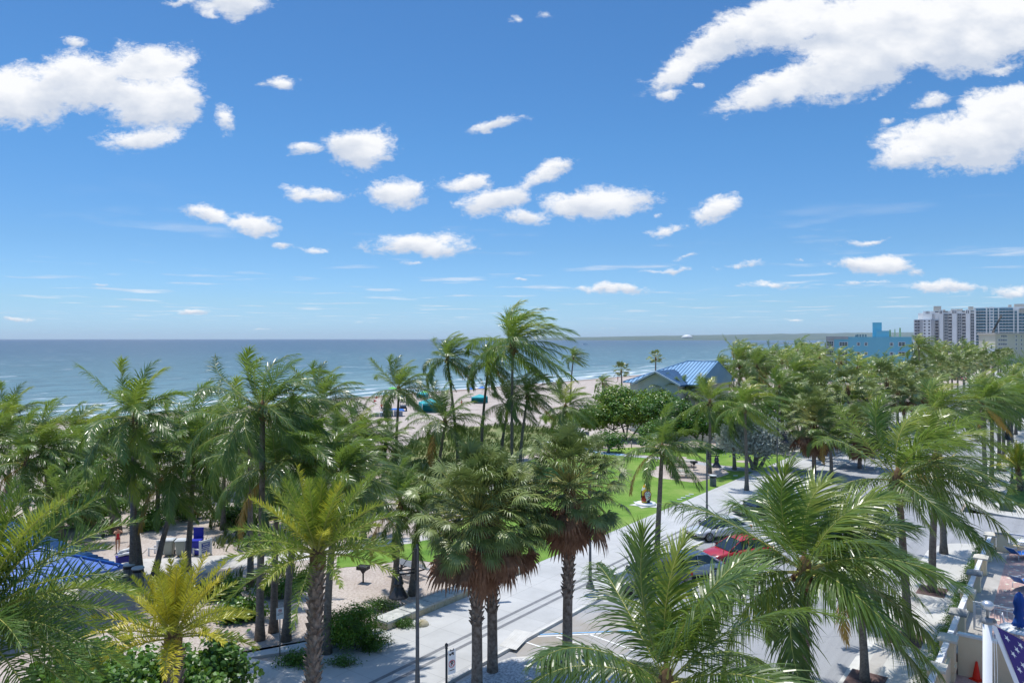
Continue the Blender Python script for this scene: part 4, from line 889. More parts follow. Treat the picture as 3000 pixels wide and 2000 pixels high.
# date palms
palm_px('date',398,1452,402,0,.92,0,'young date palm with bright yellow fronds at the bottom left','date palms',Y=21.6,lod='date',r0=.2,r1=.13)
palm_px('date',730,1262,706,0,.98,1,'date palm with lime green fronds and a diamond-patterned trunk','date palms',Y=24.0,lod='date',r0=.2,r1=.13)
palm_px('date',-70,1420,-70,0,.94,2,'big green date palm leaning in from the left edge','date palms',Y=17.5,lod='date',r0=.22,r1=.15)

# the grove to the right and the palms along the far street
rng=random.Random(77); n_=0; taken=[]
def free(u,v,d):
    for a,b in taken:
        if (a-u)**2+(b-v)**2<d*d: return False
    taken.append((u,v)); return True
def vis(p): return p.y>20 and abs(p.x/p.y)<.73
tries=0
while n_<104 and tries<4000:
    tries+=1; q=rng.random()**1.25; u=92+330*q; v=rng.uniform(27.5,92)
    p=UVP(u,v); sx=CX+p.x/p.y*F; base_y=HY+F*H/p.y
    if not vis(p) or sx<2150: continue
    if 96<u<124 and 38<v<75: continue
    if 225<u<300 and 36<v<66: continue
    if not free(u,v,6.0): continue
    n_+=1; hgt=rng.uniform(7.2,10.2)+ (1.2 if rng.random()<.2 else 0)-(1.6 if 2400<sx<2680 and u<235 else 0); near=p.y<115
    lean=Vector((rng.uniform(-.2,.8),rng.uniform(-.4,.4),hgt))
    palm('coco',p,p+lean,rng.uniform(.92,1.15),rng.randrange(5) if near else rng.randrange(3),'windblown coconut palm crowded in the grove right of the blue-roofed house','coconut palms of the right-hand grove',lod='coco' if near else 'far')
for k in range(34):
    u=88+k*9.2; p=UVP(u,rng.uniform(20.8,23.0)+.0)
    if not vis(p): continue
    hgt=rng.uniform(5.5,8.0)
    palm('sabal',p,p+Vector((0,0,hgt)),rng.uniform(1.15,1.45),rng.randrange(2),'sabal palm in the row between far promenade and street','sabal palms lining the far promenade',lod='sabalfar')
for k in range(46):
    u=rng.uniform(112,420); v=rng.choice((6.3,rng.uniform(-45,2)))
    p=UVP(u,v)
    if not vis(p) or not free(u,v,5): continue
    hgt=rng.uniform(6.5,9.5)
    palm('coco',p,p+Vector((rng.uniform(0,.6),0,hgt)),rng.uniform(.85,1.1),rng.randrange(3),'coconut palm on the inland side of the far street','coconut palms on the inland side of the far street',lod='far')

# ------------------------------------------------------------------ broad-leaved trees and shrubs
def tr(name,ox,oy,blobs,n,size,m,label,**kw): return broad_tree(name,GO(ox,oy),blobs,n,size,m,label,**kw)
tr('sea_grape_tree',1440,1010,[(0,0,4.0,4.4,3.4,2.6),(-4.6,0,3.0,3.0,2.6,2.0),(3.6,.5,4.6,3.6,2.8,2.4),(-1.0,1.5,5.8,3.2,2.6,1.7),(4.9,-.8,2.8,2.8,2.2,1.9)],24000,.19,M_grape,'big glossy sea grape tree beside the beach entry path',seed=4,trunks=4,tint=(.1,.55))
tr('sea_grape_tree',1545,1030,[(0,0,4.2,3.0,2.6,2.3),(2.4,0,3.2,2.0,2,1.8),(-2,.6,5.2,2,2,1.4)],7500,.19,M_broad,'dark sea grape tree in front of the beach house wall',seed=9)
tr('sea_grape_tree',1612,1032,[(0,0,3.8,3.2,2.6,2.0),(2.4,0,3.0,2.2,2,1.6),(-2.4,.4,3.2,2.2,2,1.5)],9000,.19,M_grape,'sea grape tree right of the gable, against the beach house wall',seed=17)
tr('sea_grape_tree',1690,1025,[(0,0,3.6,2.8,2.4,1.9),(2.2,0,2.8,2.0,2,1.5)],7000,.19,M_broad,'sea grape tree at the right end of the beach house wall',seed=18)
tr('shade_tree',1838,1010,[(0,0,5.4,4.2,3.6,2.9),(-3,0,4.4,2.6,2.6,2.2),(3,.5,4.6,2.8,2.4,2.3),(0,-1,3.2,3.2,2.4,1.7)],17000,.19,M_broad,'large round dark green tree behind the silver one',seed=12)
tr('sea_grape_tree',1395,1040,[(0,0,1.6,1.6,1.3,1.1),(1.2,.5,1.2,1.0,1.0,.8)],1500,.17,M_broad,'low sea grape at the lawn edge in front of the rope fence',seed=14,trunks=2)
tr('sea_grape_tree',1500,1035,[(0,0,2.2,1.9,1.6,1.6),(-.8,0,1.3,1.3,1.2,1.0)],2200,.17,M_broad,'bushy yellow-green sea grape behind the lone coconut palm',seed=15,trunks=2,tint=(.2,.5))
tr('silver_tree',1735,1078,[(0,0,3.9,2.7,2.0,1.6),(2.2,0,3.2,1.8,1.4,1.4),(-2.2,.3,3.3,1.8,1.5,1.3),(.5,-.6,2.6,2.2,1.4,.9),(3.4,.5,2.4,1.2,1,.9),(-1.2,-.6,2.5,1.5,1,.8)],9000,.26,M_silver,'silver-leaved buttonwood with crooked trunks on the lawn by the promenade',seed=6,round_=False,trunks=4,r=.2,tint=(.1,.5))
for k,(ox,oy,h,l) in enumerate(((1975,900,4.6,'leafy dark tree deep in the grove, left of the far fan palms'),(2060,870,4.8,'round leafy tree between the far palms'),(2190,860,5.8,'wide leafy tree in front of the glass apartment tower'),(2120,850,6.2,'dark leafy tree under the blue hotel end'),(2330,868,5.5,'leafy tree at the far end of the street on the right'),(1900,880,4.8,'leafy tree below the blue hotel'))):
    tr('shade_tree',ox,oy,[(0,0,h,5,4,3.0),(-4,0,h*.8,3.6,3,2.5),(4.4,1,h*.85,3.4,3,2.4)],3600,.28,M_broad,l,seed=20+k,round_=False,tint=(.0,.3))
def sh(ox,oy,rx,ry,rz,n,size,m,label,**kw): return shrub(kw.pop('name','shrub'),GO(ox,oy),rx,ry,rz,n,size,m,label,**kw)
sh(808,1490,1.6,1.4,2.0,10500,.085,M_lime,'big rounded bright green shrub left of the stone bench',seed=3,tint=(.25,.6))
sh(858,1492,.95,.85,.85,2000,.07,M_lime,'low dark green shrub at the foot of the big rounded one',seed=4,tint=(0,.2))
sh(875,1400,1.0,.7,.6,1800,.07,M_broad,'low shrub behind the end of the stone bench',seed=5)
sh(922,1443,1.1,.6,.45,1900,.06,M_broad,'low ground shrub in front of the stone bench',seed=6)
sh(745,1478,.5,.5,.9,700,.08,M_lime,'small light green shrub against a palm trunk',seed=7)
sh(690,1535,1.1,.7,.75,2100,.08,M_broad,'green shrub at the corner of the paved area',seed=8)
sh(790,1532,.9,.5,.45,1100,.07,M_broad,'dark low shrub beside the paving, right of the date palm trunk',seed=9)
sh(620,1370,2.2,.8,1.0,2600,.10,M_broad,'row shrub with mid green leaves behind the no dogs sign',seed=10,tint=(.15,.4))
sh(700,1350,1.5,.7,.8,1700,.10,M_lime,'light green shrub left of the park grill',seed=11,tint=(0,.3))
sh(205,1212,1.9,1.6,2.2,2600,.16,M_grape,'sea grape bush under the bent trunk left of the bathers',seed=12,round_=True,name='sea_grape_bush')
sh(128,1190,2.0,1.6,2.8,2400,.17,M_grape,'dark sea grape bush behind the blue roof',seed=13,round_=True,name='sea_grape_bush')
sh(265,1335,1.3,.8,.8,2200,.07,M_broad,'clipped low hedge shrub under the pavilion eave',seed=14,tint=(.05,.3))
for k,(ox,oy,Y,rx,ry,rz,n,l) in enumerate(((235,1560,23.5,1.7,1.3,3.2,2100,'sea grape bush with big round leaves left of the yellow date palm'),(330,1500,26.5,2.4,1.3,2.6,2300,'sea grape bush right under the pavilion eave'),(470,1570,23.0,1.6,1.2,2.3,1500,'sea grape bush with round leaves right of the yellow date palm trunk'),(130,1570,20.0,1.6,1.3,2.4,1400,'sea grape bush below the big green date palm'),(515,1420,29,1.2,1.0,1.9,900,'small sea grape bush behind the yellow date palm'),(345,1600,20.5,1.6,1.2,2.6,1700,'sea grape bush at the foot of the yellow date palm'))):
    b=Vector(((ox*KO-CX)*Y/F,Y,0)); shrub('sea_grape_bush',b,rx*1.15,ry*1.1,rz*1.25,int(n*1.7),.15,M_grape,l,'sea grape bushes at the bottom left',seed=30+k,round_=True)
sh(1195,1610,.9,.7,.7,1200,.06,M_broad,'dark shrub at the foot of the twin fan palms',seed=16)
sh(1275,1545,.7,.6,.6,1200,.06,M_broad,'round shrub in the gravel bed beside the fan palm',seed=17)
sh(1995,1020,1.4,1.0,1.0,1300,.14,leaf_mat('yellow_leaf',(.25,.22,.01),(.50,.44,.03),(.6,.55,.08),trans=.3),'bright yellow shrub at the end of the small lawn',seed=18)
sh(2150,905,5,2,2.2,1200,.2,M_broad,'clipped dark hedge block beside the far crossing',seed=19)
for k,(ox,oy) in enumerate(((1755,905),(1830,880),(1925,860),(2020,850),(2090,845),(1700,925),(1960,905),(2160,835),(2230,850),(2290,880))):
    sh(ox,oy,7,5,2.4,1500,.30,M_broad,'dark understorey bushes filling the far grove',seed=40+k,group='understorey bushes of the grove',tint=(0,.25))
for k,(ox,oy,rx,l) in enumerate(((60,1240,2.2,'leafy undergrowth at the left edge above the blue roof'),(250,1180,2.0,'leafy bush behind the bathers on the left'),(430,1190,2.2,'leafy bush in the shade behind the blue wheeled bin'),(545,1200,2.2,'leafy bush between the trunks behind the path'),(650,1190,1.8,'leafy bush in front of the sand strip'),(800,1200,1.8,'leafy bush under the low coconut palms'),(600,1265,1.3,'low bush at the near side of the path'),(345,1215,1.6,'leafy bush right of the bathers'),(505,1370,1.3,'small leafy bush right behind the yellow date palm'),(560,1420,1.2,'small leafy bush left of the no dogs sign'))):
    sh(ox,oy,rx,rx*.8,1.5 if k<8 else .9,2300,.12,M_grape if k%2 else M_broad,l,seed=70+k,round_=True,name='bush')
for k,(ox,oy,Y,rx,rz,l) in enumerate(((70,1500,22,1.9,2.6,'sea grape bush filling the left edge under the date palm fronds'),(300,1560,21,1.9,2.4,'sea grape bush in front of the pavilion column'),(170,1440,28,2.0,2.4,'sea grape bush against the pavilion'),(440,1500,26,1.5,1.8,'sea grape bush behind the trunk of the yellow date palm'),(395,1440,29,1.4,1.6,'sea grape bush left behind the yellow crown'))):
    b=Vector(((ox*KO-CX)*Y/F,Y,0)); shrub('sea_grape_bush',b,rx,rx*.8,rz,2000,.17,M_grape,l,'sea grape bushes at the bottom left',seed=90+k,round_=True)
# the bent trunk on the left
t=thing('bent_tree','thick bare trunk bending over the sand left of the bathers','tree',GO(268,1225),0)
mb=MB(); mb.tube([(0,0,-.2),(-.1,0,1.2),(-.5,.1,2.3),(-1.5,.2,3.2),(-2.8,.4,3.9)],[.42,.36,.32,.27,.18],10); mb.build('trunk',[M_trunk],t)
mb=MB(); mb.t=[]; leaf_cloud(mb,[(-2.8,.4,4.2,1.8,1.5,1.0),(-1.8,.2,4.4,1.2,1.1,.8)],1300,.17,random.Random(5),round_=True); mb.build('crown',[M_grape],t)
# hedge between sidewalk and pool wall
hb=MB(); hb.t=[]; rg=random.Random(8)
t=thing('hedge','clipped light green hedge running along the foot of the pool wall','hedge',(0,0,0),ROTZ)
leaf_cloud(hb,[(u+.5,4.62,.55,.75,.26,.55) for u in range(26,57)],15000,.055,rg,tint=(.15,.5),shell=.35); hb.build('foliage',[M_lime],t)
# ------------------------------------------------------------------ buildings
def paint(name,c,c2=None,rough=.6,ns=.8,bump=0,**kw): return mat(name,c,c2 or tuple(min(1,x*1.12) for x in c),rough=rough,nscale=ns,bump=bump,detail=7,**kw)
M_beige=paint('beige_stucco',(.76,.64,.42),(.80,.69,.47),.8,1.2,.15)
M_wallw=paint('off_white_stucco',(.56,.57,.50),(.62,.63,.56),.8)
M_blueroof=paint('blue_metal_roof',(.15,.32,.50),(.20,.38,.57),.38,.6,spec=.6)
M_seam=paint('roof_seam',(.025,.09,.22),rough=.5)
M_blueroof2=paint('deep_blue_metal_roof',(.02,.10,.42),(.03,.13,.48),.35,.6,spec=.6)
M_trimw=paint('white_trim',(.66,.67,.66),rough=.5)
M_glass=mat('window_glass',(.03,.05,.07),(.05,.08,.11),rough=.12,spec=.8,nscale=.3)
M_glassb=mat('blue_glass',(.05,.14,.20),(.09,.22,.30),rough=.12,spec=.8,nscale=.25)
M_dark=mat('dark_metal',(.015,.016,.018),(.03,.03,.033),rough=.45,nscale=3,spec=.5)
M_steel=mat('grey_metal',(.20,.205,.21),(.27,.275,.28),rough=.5,nscale=3,metal=.2)
M_whitem=paint('white_metal',(.70,.71,.72),rough=.4)

def hip_roof(name, u0,u1,v0,v1, ze, zr, parent, m, ms, ridge='v', over=.6, spacing=.5, hip0=True, hip1=True):
    """standing-seam roof over the rectangle; ridge along v; a false hip end is a gable"""
    u0-=over;u1+=over;v0-=over;v1+=over; uc=(u0+u1)/2; w=(u1-u0)/2
    r0=v0+(w if hip0 else 0); r1=v1-(w if hip1 else 0)
    mb=MB(); A=Vector((uc,r0,zr));B=Vector((uc,r1,zr)); c=[Vector((u0,v0,ze)),Vector((u1,v0,ze)),Vector((u1,v1,ze)),Vector((u0,v1,ze))]
    V=c+[A,B]+[q-Vector((0,0,.14)) for q in c]
    mb.add(V,[(0,4,5,3),(1,2,5,4),(0,1,4),(2,3,5),(6,7,1,0),(7,8,2,1),(8,9,3,2),(9,6,0,3),(9,8,7,6)],0)
    rf=mb.build('roof',[m],parent)
    sb=MB(); up=.03
    def seam(a,b): 
        a=Vector(a);b=Vector(b); a.z+=up;b.z+=up; sb.tube([a,b],.05,4,caps=False)
    k=v0+spacing/2
    while k<v1:
        f0=1 if r0<=k<=r1 else ((k-v0)/max(.01,(r0-v0)) if k<r0 else (v1-k)/max(.01,(v1-r1)))
        zt=ze+(zr-ze)*f0
        seam((u0,k,ze),(u0+w*f0,k,zt)); seam((u1,k,ze),(u1-w*f0,k,zt)); k+=spacing
    k=u0+spacing/2
    while k<u1:
        f0=1-abs(k-uc)/w; zt=ze+(zr-ze)*f0
        if hip0: seam((k,v0,ze),(k,v0+(r0-v0)*f0,zt))
        if hip1: seam((k,v1,ze),(k,v1-(v1-r1)*f0,zt))
        k+=spacing
    sb.build('seam',[ms],rf)
    hb=MB()
    for q,e in ((c[0],A),(c[1],A),(c[3],B),(c[2],B)): hb.tube([q+Vector((0,0,.03)),e+Vector((0,0,.05))],.075,5)
    hb.tube([A+Vector((0,0,.05)),B+Vector((0,0,.05))],.08,5); hb.build('ridge_cap',[m],rf)
    return rf

# beach house with the standing seam roof
bh=thing('beach_house','pale beach house under a blue standing-seam metal roof with a front gable','building',(0,0,0),ROTZ)
def win(mb_f,mb_g,u,v,z,w,h,face='u',n=1):
    pass
BU0,BU1,BV0,BV1=100,113,43.0,53.5
mb=MB(); mb.box(((BU0+BU1)/2,(BV0+BV1)/2,3.8),(BU1-BU0,BV1-BV0,7.6)); mb.build('wall',[M_wallw],bh)
hip_roof('roof',BU0,BU1,BV0,BV1,7.5,10.6,bh,M_blueroof,M_seam,over=.8,spacing=.55,hip0=False)
# front gable wing
g0,g1=44.5,50.8; gu=BU0-2.6
mb=MB(); mb.box(((gu+BU0)/2,(g0+g1)/2,3.8),(BU0-gu,g1-g0,7.6)); mb.plate([(gu+.002,g0,7.6),(gu+.002,g1,7.6),(gu+.002,(g0+g1)/2,9.2)],(.2,0,0)); mb.build('gable_wall',[M_wallw],bh)
mb=MB(); o=.7; zc=9.4; ze=7.5
mb.add([(gu-o,g0-o,ze),(BU0+3.2,g0-o,ze),(BU0+3.2,(g0+g1)/2,zc),(gu-o,(g0+g1)/2,zc),(gu-o,g1+o,ze),(BU0+3.2,g1+o,ze)],[(0,1,2,3),(3,2,5,4)]); 
mb.add([(gu-o,g0-o,ze-.18),(BU0+3.2,g0-o,ze-.18),(BU0+3.2,(g0+g1)/2,zc-.18),(gu-o,(g0+g1)/2,zc-.18),(gu-o,g1+o,ze-.18),(BU0+3.2,g1+o,ze-.18)],[(3,2,1,0),(4,5,2,3)])
rf=mb.build('gable_roof',[M_blueroof],bh)
sb=MB(); k=gu-o+.2
while k<BU0+3: 
    sb.tube([(k,g0-o,ze+.03),(k,(g0+g1)/2,zc+.03)],.025,4,caps=False); sb.tube([(k,g1+o,ze+.03),(k,(g0+g1)/2,zc+.03)],.025,4,caps=False); k+=.3
sb.build('seam',[M_seam],rf)
mb=MB(); m_=(g0+g1)/2
mb.plate([(gu-o-.02,g0-o,ze-.22),(gu-o-.02,m_,zc-.22),(gu-o-.02,m_,zc+.02),(gu-o-.02,g0-o,ze+.02)],(-.08,0,0)); mb.plate([(gu-o-.02,m_,zc-.22),(gu-o-.02,g1+o,ze-.22),(gu-o-.02,g1+o,ze+.02),(gu-o-.02,m_,zc+.02)],(-.08,0,0)); mb.build('fascia',[M_trimw],bh)
mb=MB(); mb.box((BU0-4.5,37,1.3),(.25,16,2.6)); mb.box((BU0-4.5,37,2.66),(.45,16.2,.12)); mb.build('garden_wall',[M_wallw],bh)

# pavilion at the left
pv=thing('pavilion','open shelter with a bright blue hipped metal roof at the left edge','building',(0,0,0),ROTZ)
pc=touv(at(360,1664,36.8)); pu,pvv=pc
rf=hip_roof('roof',pu-9.2,pu-.6,pvv+.6,pvv+13.5,2.62,4.45,pv,M_blueroof2,M_seam,over=.6,spacing=.62)
mb=MB(); a0,a1,b0,b1=pu-9.8,pu,pvv,pvv+14.1
for c_,d_ in ((((a0+a1)/2,b0+.12,2.36),(9.4,.12,.26)),(((a0+a1)/2,b1-.12,2.36),(9.4,.12,.26)),((a0+.12,(b0+b1)/2,2.36),(.12,13.7,.26)),((a1-.12,(b0+b1)/2,2.36),(.12,13.7,.26))): mb.box(c_,d_)
mb.build('fascia',[M_trimw],pv)
for i in range(3):
    for j in range(4):
        mb=MB(); mb.box((pu-1.3-i*3.6,pvv+1.3+j*3.8,1.12),(.34,.34,2.24)); mb.box((pu-1.3-i*3.6,pvv+1.3+j*3.8,.2),(.5,.5,.4)); mb.build('column',[M_wallw],pv)

# blue hotel
def facade(parent, mw, u, v0, v1, rows, cols, w, h, axis='u', mg=None, mf=None):
    """windows on the wall plane local x = u, spread over local y"""
    for z in rows:
        for y in cols:
            mb=MB(); mb.box((u-.04,y,z),(.14,w+.3,h+.3)); wi=mb.build('window',[mf or M_trimw],parent)
            mb=MB(); n=max(1,int(w/1.1))
            for k in range(n):
                for q in (-1,1): mb.box((u-.10,y-w/2+w*(k+.5)/n,z+q*h/4),(.07,w/n-.12,h/2-.12))
            mb.build('pane',[mg or M_glass],wi)
M_hotel=paint('sky_blue_stucco',(.19,.49,.62),(.22,.53,.66),.8,.15)
hA=at(2418,HY,236); hB=at(2668,HY,236)
hot=thing('hotel_building','sky blue five-storey hotel with white windows and a square roof tower behind the grove','building',((hA.x+hB.x)/2,236,0),0)
Wd=hB.x-hA.x; half=Wd/2
mb=MB(); mb.box((1.2,8,7.2),(Wd-2.4,16,14.4)); mb.box((1.2+2.0,8,14.45),(Wd-6.4,16.2,.5)); mb.build('wall',[M_hotel],hot)
mb=MB(); mb.box((-half+1.3,7.9,7.0),(2.6,16,14.0)); mb.box((-half+3.6,7.9,14.42),(7.4,16.4,.9)); mb.build('balcony_wing',[paint('grey_stucco',(.42,.42,.42),rough=.8)],hot)
def winx(parent,x,z,w,h,y=-.02,nx=1,fm=None,gm=None):
    mb=MB(); mb.box((x,y-.03,z),(w+.25,.12,h+.25)); wi=mb.build('window',[fm or M_trimw],parent); mb=MB()
    for k in range(nx):
        for q in (-1,1): mb.box((x-w/2+w*(k+.5)/nx,y-.09,z+q*h/4),(w/nx-.14,.06,h/2-.1))
    mb.build('pane',[gm or M_glass],wi)
for f in range(4):
    z=12.4-3.05*f
    for sx,w,n in ((2470,2.7,3),(2515,.9,1),(2537,.9,1),(2611,.9,1),(2640,2.0,2)):
        winx(hot,(sx-2418)*.1098-half,z,w,1.15 if w>1 else .85,nx=n)
    winx(hot,-half+1.3,z+.1,2.1,1.5,y=-.12,nx=3)
mb=MB(); mb.box(((2570-2418)*.1098-half,6,16.9),(3.0,4,5.0)); mb.build('roof_tower',[M_hotel],hot)
mb=MB(); mb.box(((2586-2418)*.1098-half,3,15.6),(4.0,4,2.1)); mb.build('roof_block',[M_hotel],hot)
mb=MB()
for x in (2507,2512,2520,2528,2536): mb.box(((x-2418)*.1098-half,4,14.9),(.6,.8,.9 if x%2 else 1.3))
mb.build('roof_plant',[M_steel],hot)
mb=MB()
for x,h in ((2608,2.6),(2622,2.8),(2637,3.2)): mb.box(((x-2418)*.1098-half,5,14.4+h/2),(.55 if x!=2622 else .3,.5,h))
mb.build('chimney',[paint('pale_yellow',(.50,.52,.26))],hot)
# low white wing right of the hotel
w_=thing('pool_house','low white building with a sloping pale green roof right of the blue hotel','building',at(2690,HY,232)*1.0,0); w_.location.z=0
mb=MB(); mb.prism([(-1.7,0),(3.0,0),(3.0,8),(-1.7,8)],0,9.0); mb.plate([(-1.7,.01,9),(3.0,.01,9),(-1.7,.01,12.4)],(0,8,0)); mb.build('wall',[M_wallw],w_)
mb=MB(); mb.plate([(-1.9,-.3,12.5),(3.2,-.3,8.9),(3.2,-.3,9.2),(-1.9,-.3,12.9)],(0,8.6,0)); mb.build('roof',[paint('pale_green_roof',(.45,.50,.36))],w_)

# far apartment towers
def sxX(sx,Y): return (sx-CX)*Y/F
def syZ(sy,Y): return H-(sy-HY)*Y/F
M_tw=paint('tower_white',(.80,.80,.78),(.86,.86,.84),.8,.05)
M_tg=paint('tower_grey',(.46,.46,.47),(.52,.52,.52),.8,.05)
M_tb=paint('tower_beige',(.42,.40,.36),rough=.8)
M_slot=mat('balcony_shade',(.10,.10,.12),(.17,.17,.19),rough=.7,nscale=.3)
YA=790.0; m1=YA/F
ta=thing('apartment_tower','white and grey ribbed apartment tower in the distance, left of the glass one','building',(sxX(2677,YA),YA,0),0)
def X(sx): return (sx-2677)*m1
def bx(mb,x0,x1,y0,y1,yd0,yd1,mi=0): 
    z0=syZ(y1,YA) if y1<1200 else 0.0; z1=syZ(y0,YA); mb.box(((X(x0)+X(x1))/2,(yd0+yd1)/2,(z0+z1)/2),(X(x1)-X(x0),yd1-yd0,z1-z0),0,mi)
mb=MB(); bx(mb,2704,2853,912,9999,2,26); bx(mb,2690,2704,917,9999,6,26); bx(mb,2677,2727,936,9999,-6,10); mb.build('wall',[M_tw],ta)
mb=MB()
for x0,x1 in ((2751,2762),(2787,2800),(2825,2837),(2848,2853)): bx(mb,x0,x1,909,9999,-1.5,2)
bx(mb,2704,2730,921,936,0,2.0-.01)
mb.build('rib',[M_tw],ta)
mb=MB()
for x0,x1 in ((2763,2775),(2801,2814),(2838,2848),(2728,2737)): bx(mb,x0,x1,920,9999,.6,1.99)
bx(mb,2685,2703,937,9999,-6.6,-6.01); bx(mb,2727,2737,939,9999,-3,1.9); mb.build('grey_panel',[M_tg],ta)
mb=MB()
for k in range(15):
    y=921+k*8.4
    for x0,x1 in ((2766,2769),(2771,2774),(2804,2806.5),(2808.5,2811),(2840,2842.5),(2844,2847)): bx(mb,x0,x1,y,y+5,.3,.59)
mb.build('window',[M_glass],ta)
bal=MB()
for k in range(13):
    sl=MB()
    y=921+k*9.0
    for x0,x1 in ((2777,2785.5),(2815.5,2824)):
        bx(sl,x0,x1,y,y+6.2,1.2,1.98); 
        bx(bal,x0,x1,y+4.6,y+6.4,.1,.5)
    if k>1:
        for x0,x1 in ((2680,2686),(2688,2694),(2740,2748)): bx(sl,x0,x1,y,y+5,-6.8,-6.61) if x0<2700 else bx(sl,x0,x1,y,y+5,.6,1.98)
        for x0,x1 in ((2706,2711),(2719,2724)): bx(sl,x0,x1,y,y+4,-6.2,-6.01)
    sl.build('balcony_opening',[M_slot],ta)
bal.build('balcony_rail',[M_tw],ta)
mb=MB(); bx(mb,2735,2757,897,910,8,16); bx(mb,2785,2818,906,911,8,16); bx(mb,2834,2848,900,910,8,16); bx(mb,2763,2769,907,911,8,16); mb.build('roof_plant',[M_tb],ta)
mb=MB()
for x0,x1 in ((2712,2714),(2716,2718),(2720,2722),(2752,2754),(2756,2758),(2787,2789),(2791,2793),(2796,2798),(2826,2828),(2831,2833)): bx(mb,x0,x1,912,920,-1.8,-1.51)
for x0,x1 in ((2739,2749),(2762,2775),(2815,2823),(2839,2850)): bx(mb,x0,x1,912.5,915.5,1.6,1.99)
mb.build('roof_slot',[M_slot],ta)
# glass tower
YB=770.0; m1=YB/F; YA_=YB
tb=thing('apartment_tower','tall apartment tower with rows of blue glass balconies at the right edge','building',(sxX(2853,YB),YB,0),0)
def X(sx): return (sx-2853)*m1
def bx(mb,x0,x1,y0,y1,yd0,yd1,mi=0):
    z0=syZ(y1,YB) if y1<1200 else 0.0; z1=syZ(y0,YB); mb.box(((X(x0)+X(x1))/2,(yd0+yd1)/2,(z0+z1)/2),(X(x1)-X(x0),yd1-yd0,z1-z0),0,mi)
mb=MB(); bx(mb,2853,3015,901,9999,3,28); bx(mb,2888,2892,900,9999,0,3); bx(mb,2898,2911,900,9999,0,3); bx(mb,2923,2926,903,9999,0,3); bx(mb,2966,2969,905,9999,0,3); bx(mb,2977,2981,906,9999,0,3); mb.build('wall',[M_tw],tb)
mb=MB()
for x0,x1,ty in ((2858,2887.5,904),(2892.5,2897.5,904),(2911.5,2922.5,904),(2926.5,2965.5,904),(2969.5,2976.5,913),(2981.5,3014,920)): bx(mb,x0,x1,ty,1140,2.2,2.99)
for k in range(13): bx(mb,2901,2908,905+k*8.6,905+k*8.6+4.2,-.4,-.01)
mb.build('glazing',[M_glassb],tb)
mb=MB(); rl=MB()
for k in range(17):
    y=911+k*8.6
    bx(mb,2853.5,2888,y,y+1.5,-.8,2.19); bx(mb,2892.2,2897.8,y,y+1.2,1.4,2.19); bx(mb,2911.2,2922.8,y,y+1.2,1.4,2.19); bx(mb,2926.2,2965.8,y,y+1.5,-.5,2.19)
    if y>915: bx(mb,2969.2,2976.8,y,y+1.2,1.4,2.19)
    if y>922: bx(mb,2981.2,3014,y,y+1.5,-.5,2.19)
    bx(rl,2860,2888,y-3.2,y-.1,-.7,-.6); bx(rl,2927,2965,y-3.2,y-.1,-.4,-.3)
    if y>925: bx(rl,2982,3013,y-3.2,y-.1,-.4,-.3)
mb.build('balcony_slab',[M_tw],tb); rl.build('balcony_rail',[M_glassb],tb)
mb=MB()
for x in (2866,2873,2880,2935,2944,2953,2990,3000): 
    bx(mb,x,x+.8,906,1140,1.2,2.19)
mb.build('mullion',[M_tw],tb)
mb=MB(); bx(mb,2970,2997,892,907,8,18); bx(mb,2953,2962,894,903,8,18); bx(mb,2984,3012,905,913,0,8); mb.build('roof_plant',[M_tb],tb)
# cream low building at the right edge
YC=395.0; m1=YC/F
tc_=thing('apartment_building','cream flat-roofed apartment house in front of the glass tower','building',(sxX(2918,YC),YC,0),0)
def X(sx): return (sx-2918)*m1
zt=syZ(979,YC)
mb=MB(); mb.box((X(2968),7,zt/2),(X(3020)-X(2916),14,zt)); mb.build('wall',[paint('cream_stucco',(.50,.48,.38),(.54,.52,.42),.8,.1)],tc_)
mb=MB(); mb.box((X(2968),7,zt+.35),(X(3024)-X(2914),15.5,.9)); mb.build('roof',[M_tb],tc_)
for T_ in (hot,ta,tb):
    th_=atan2(T_.location.x,T_.location.y); T_.rotation_euler=(0,0,-th_); T_.scale=(cos(th_),1,1)
for r_,y in enumerate((984.6,996.2,1008,1020)):
    for x,w in ((2937,2.2),(2947,1.3),(2977,1.0),(2992,1.0))+(((2927,1.2),) if r_ else ()): winx(tc_,X(x),syZ(y,YC),w,.95,nx=2 if w>1.2 else 1)
mb=MB(); mb.box((X(2905),5,4.6),(4.6,10,9.2)); mb.build('side_wing',[M_tw],tc_)
winx(tc_,X(2905),syZ(1014,YC),.7,.8,nx=1); winx(tc_,X(2905),syZ(1019,YC),.7,.8,nx=1)
# crane
YK=430.0; cr=thing('mobile_crane','dark lattice mobile crane with a raised boom before the glass tower','crane',(sxX(2890,YK),YK,0),0)
def K(sx,sy): return Vector(((sx-2890)*YK/F,0,syZ(sy,YK)))
def lattice(a,b,w,n):
    mb=MB(); d=(b-a).normalized(); s=d.orthogonal().normalized()*w; q=d.cross(s.normalized())*w; c_=[s+q,s-q,-s-q,-s+q]
    for o in c_: mb.tube([a+o,b+o],.16,4)
    for i in range(n):
        p0=a.lerp(b,i/n); p1=a.lerp(b,(i+1)/n)
        for k in range(4): mb.tube([p0+c_[k],p1+c_[(k+1)%4]],.10,3)
    return mb
lattice(K(2889,1030),K(2912,965),.35,14).build('boom',[M_dark],cr); lattice(K(2912,965),K(2934,924),.28,10).build('jib',[M_dark],cr); lattice(K(2911,1028),K(2911,970),.3,12).build('mast',[M_dark],cr)
mb=MB(); mb.box((0,0,1.6),(9,2.6,1.4)); mb.box((-1,0,3.2),(4,2.4,1.8)); mb.build('chassis',[M_steel],cr)
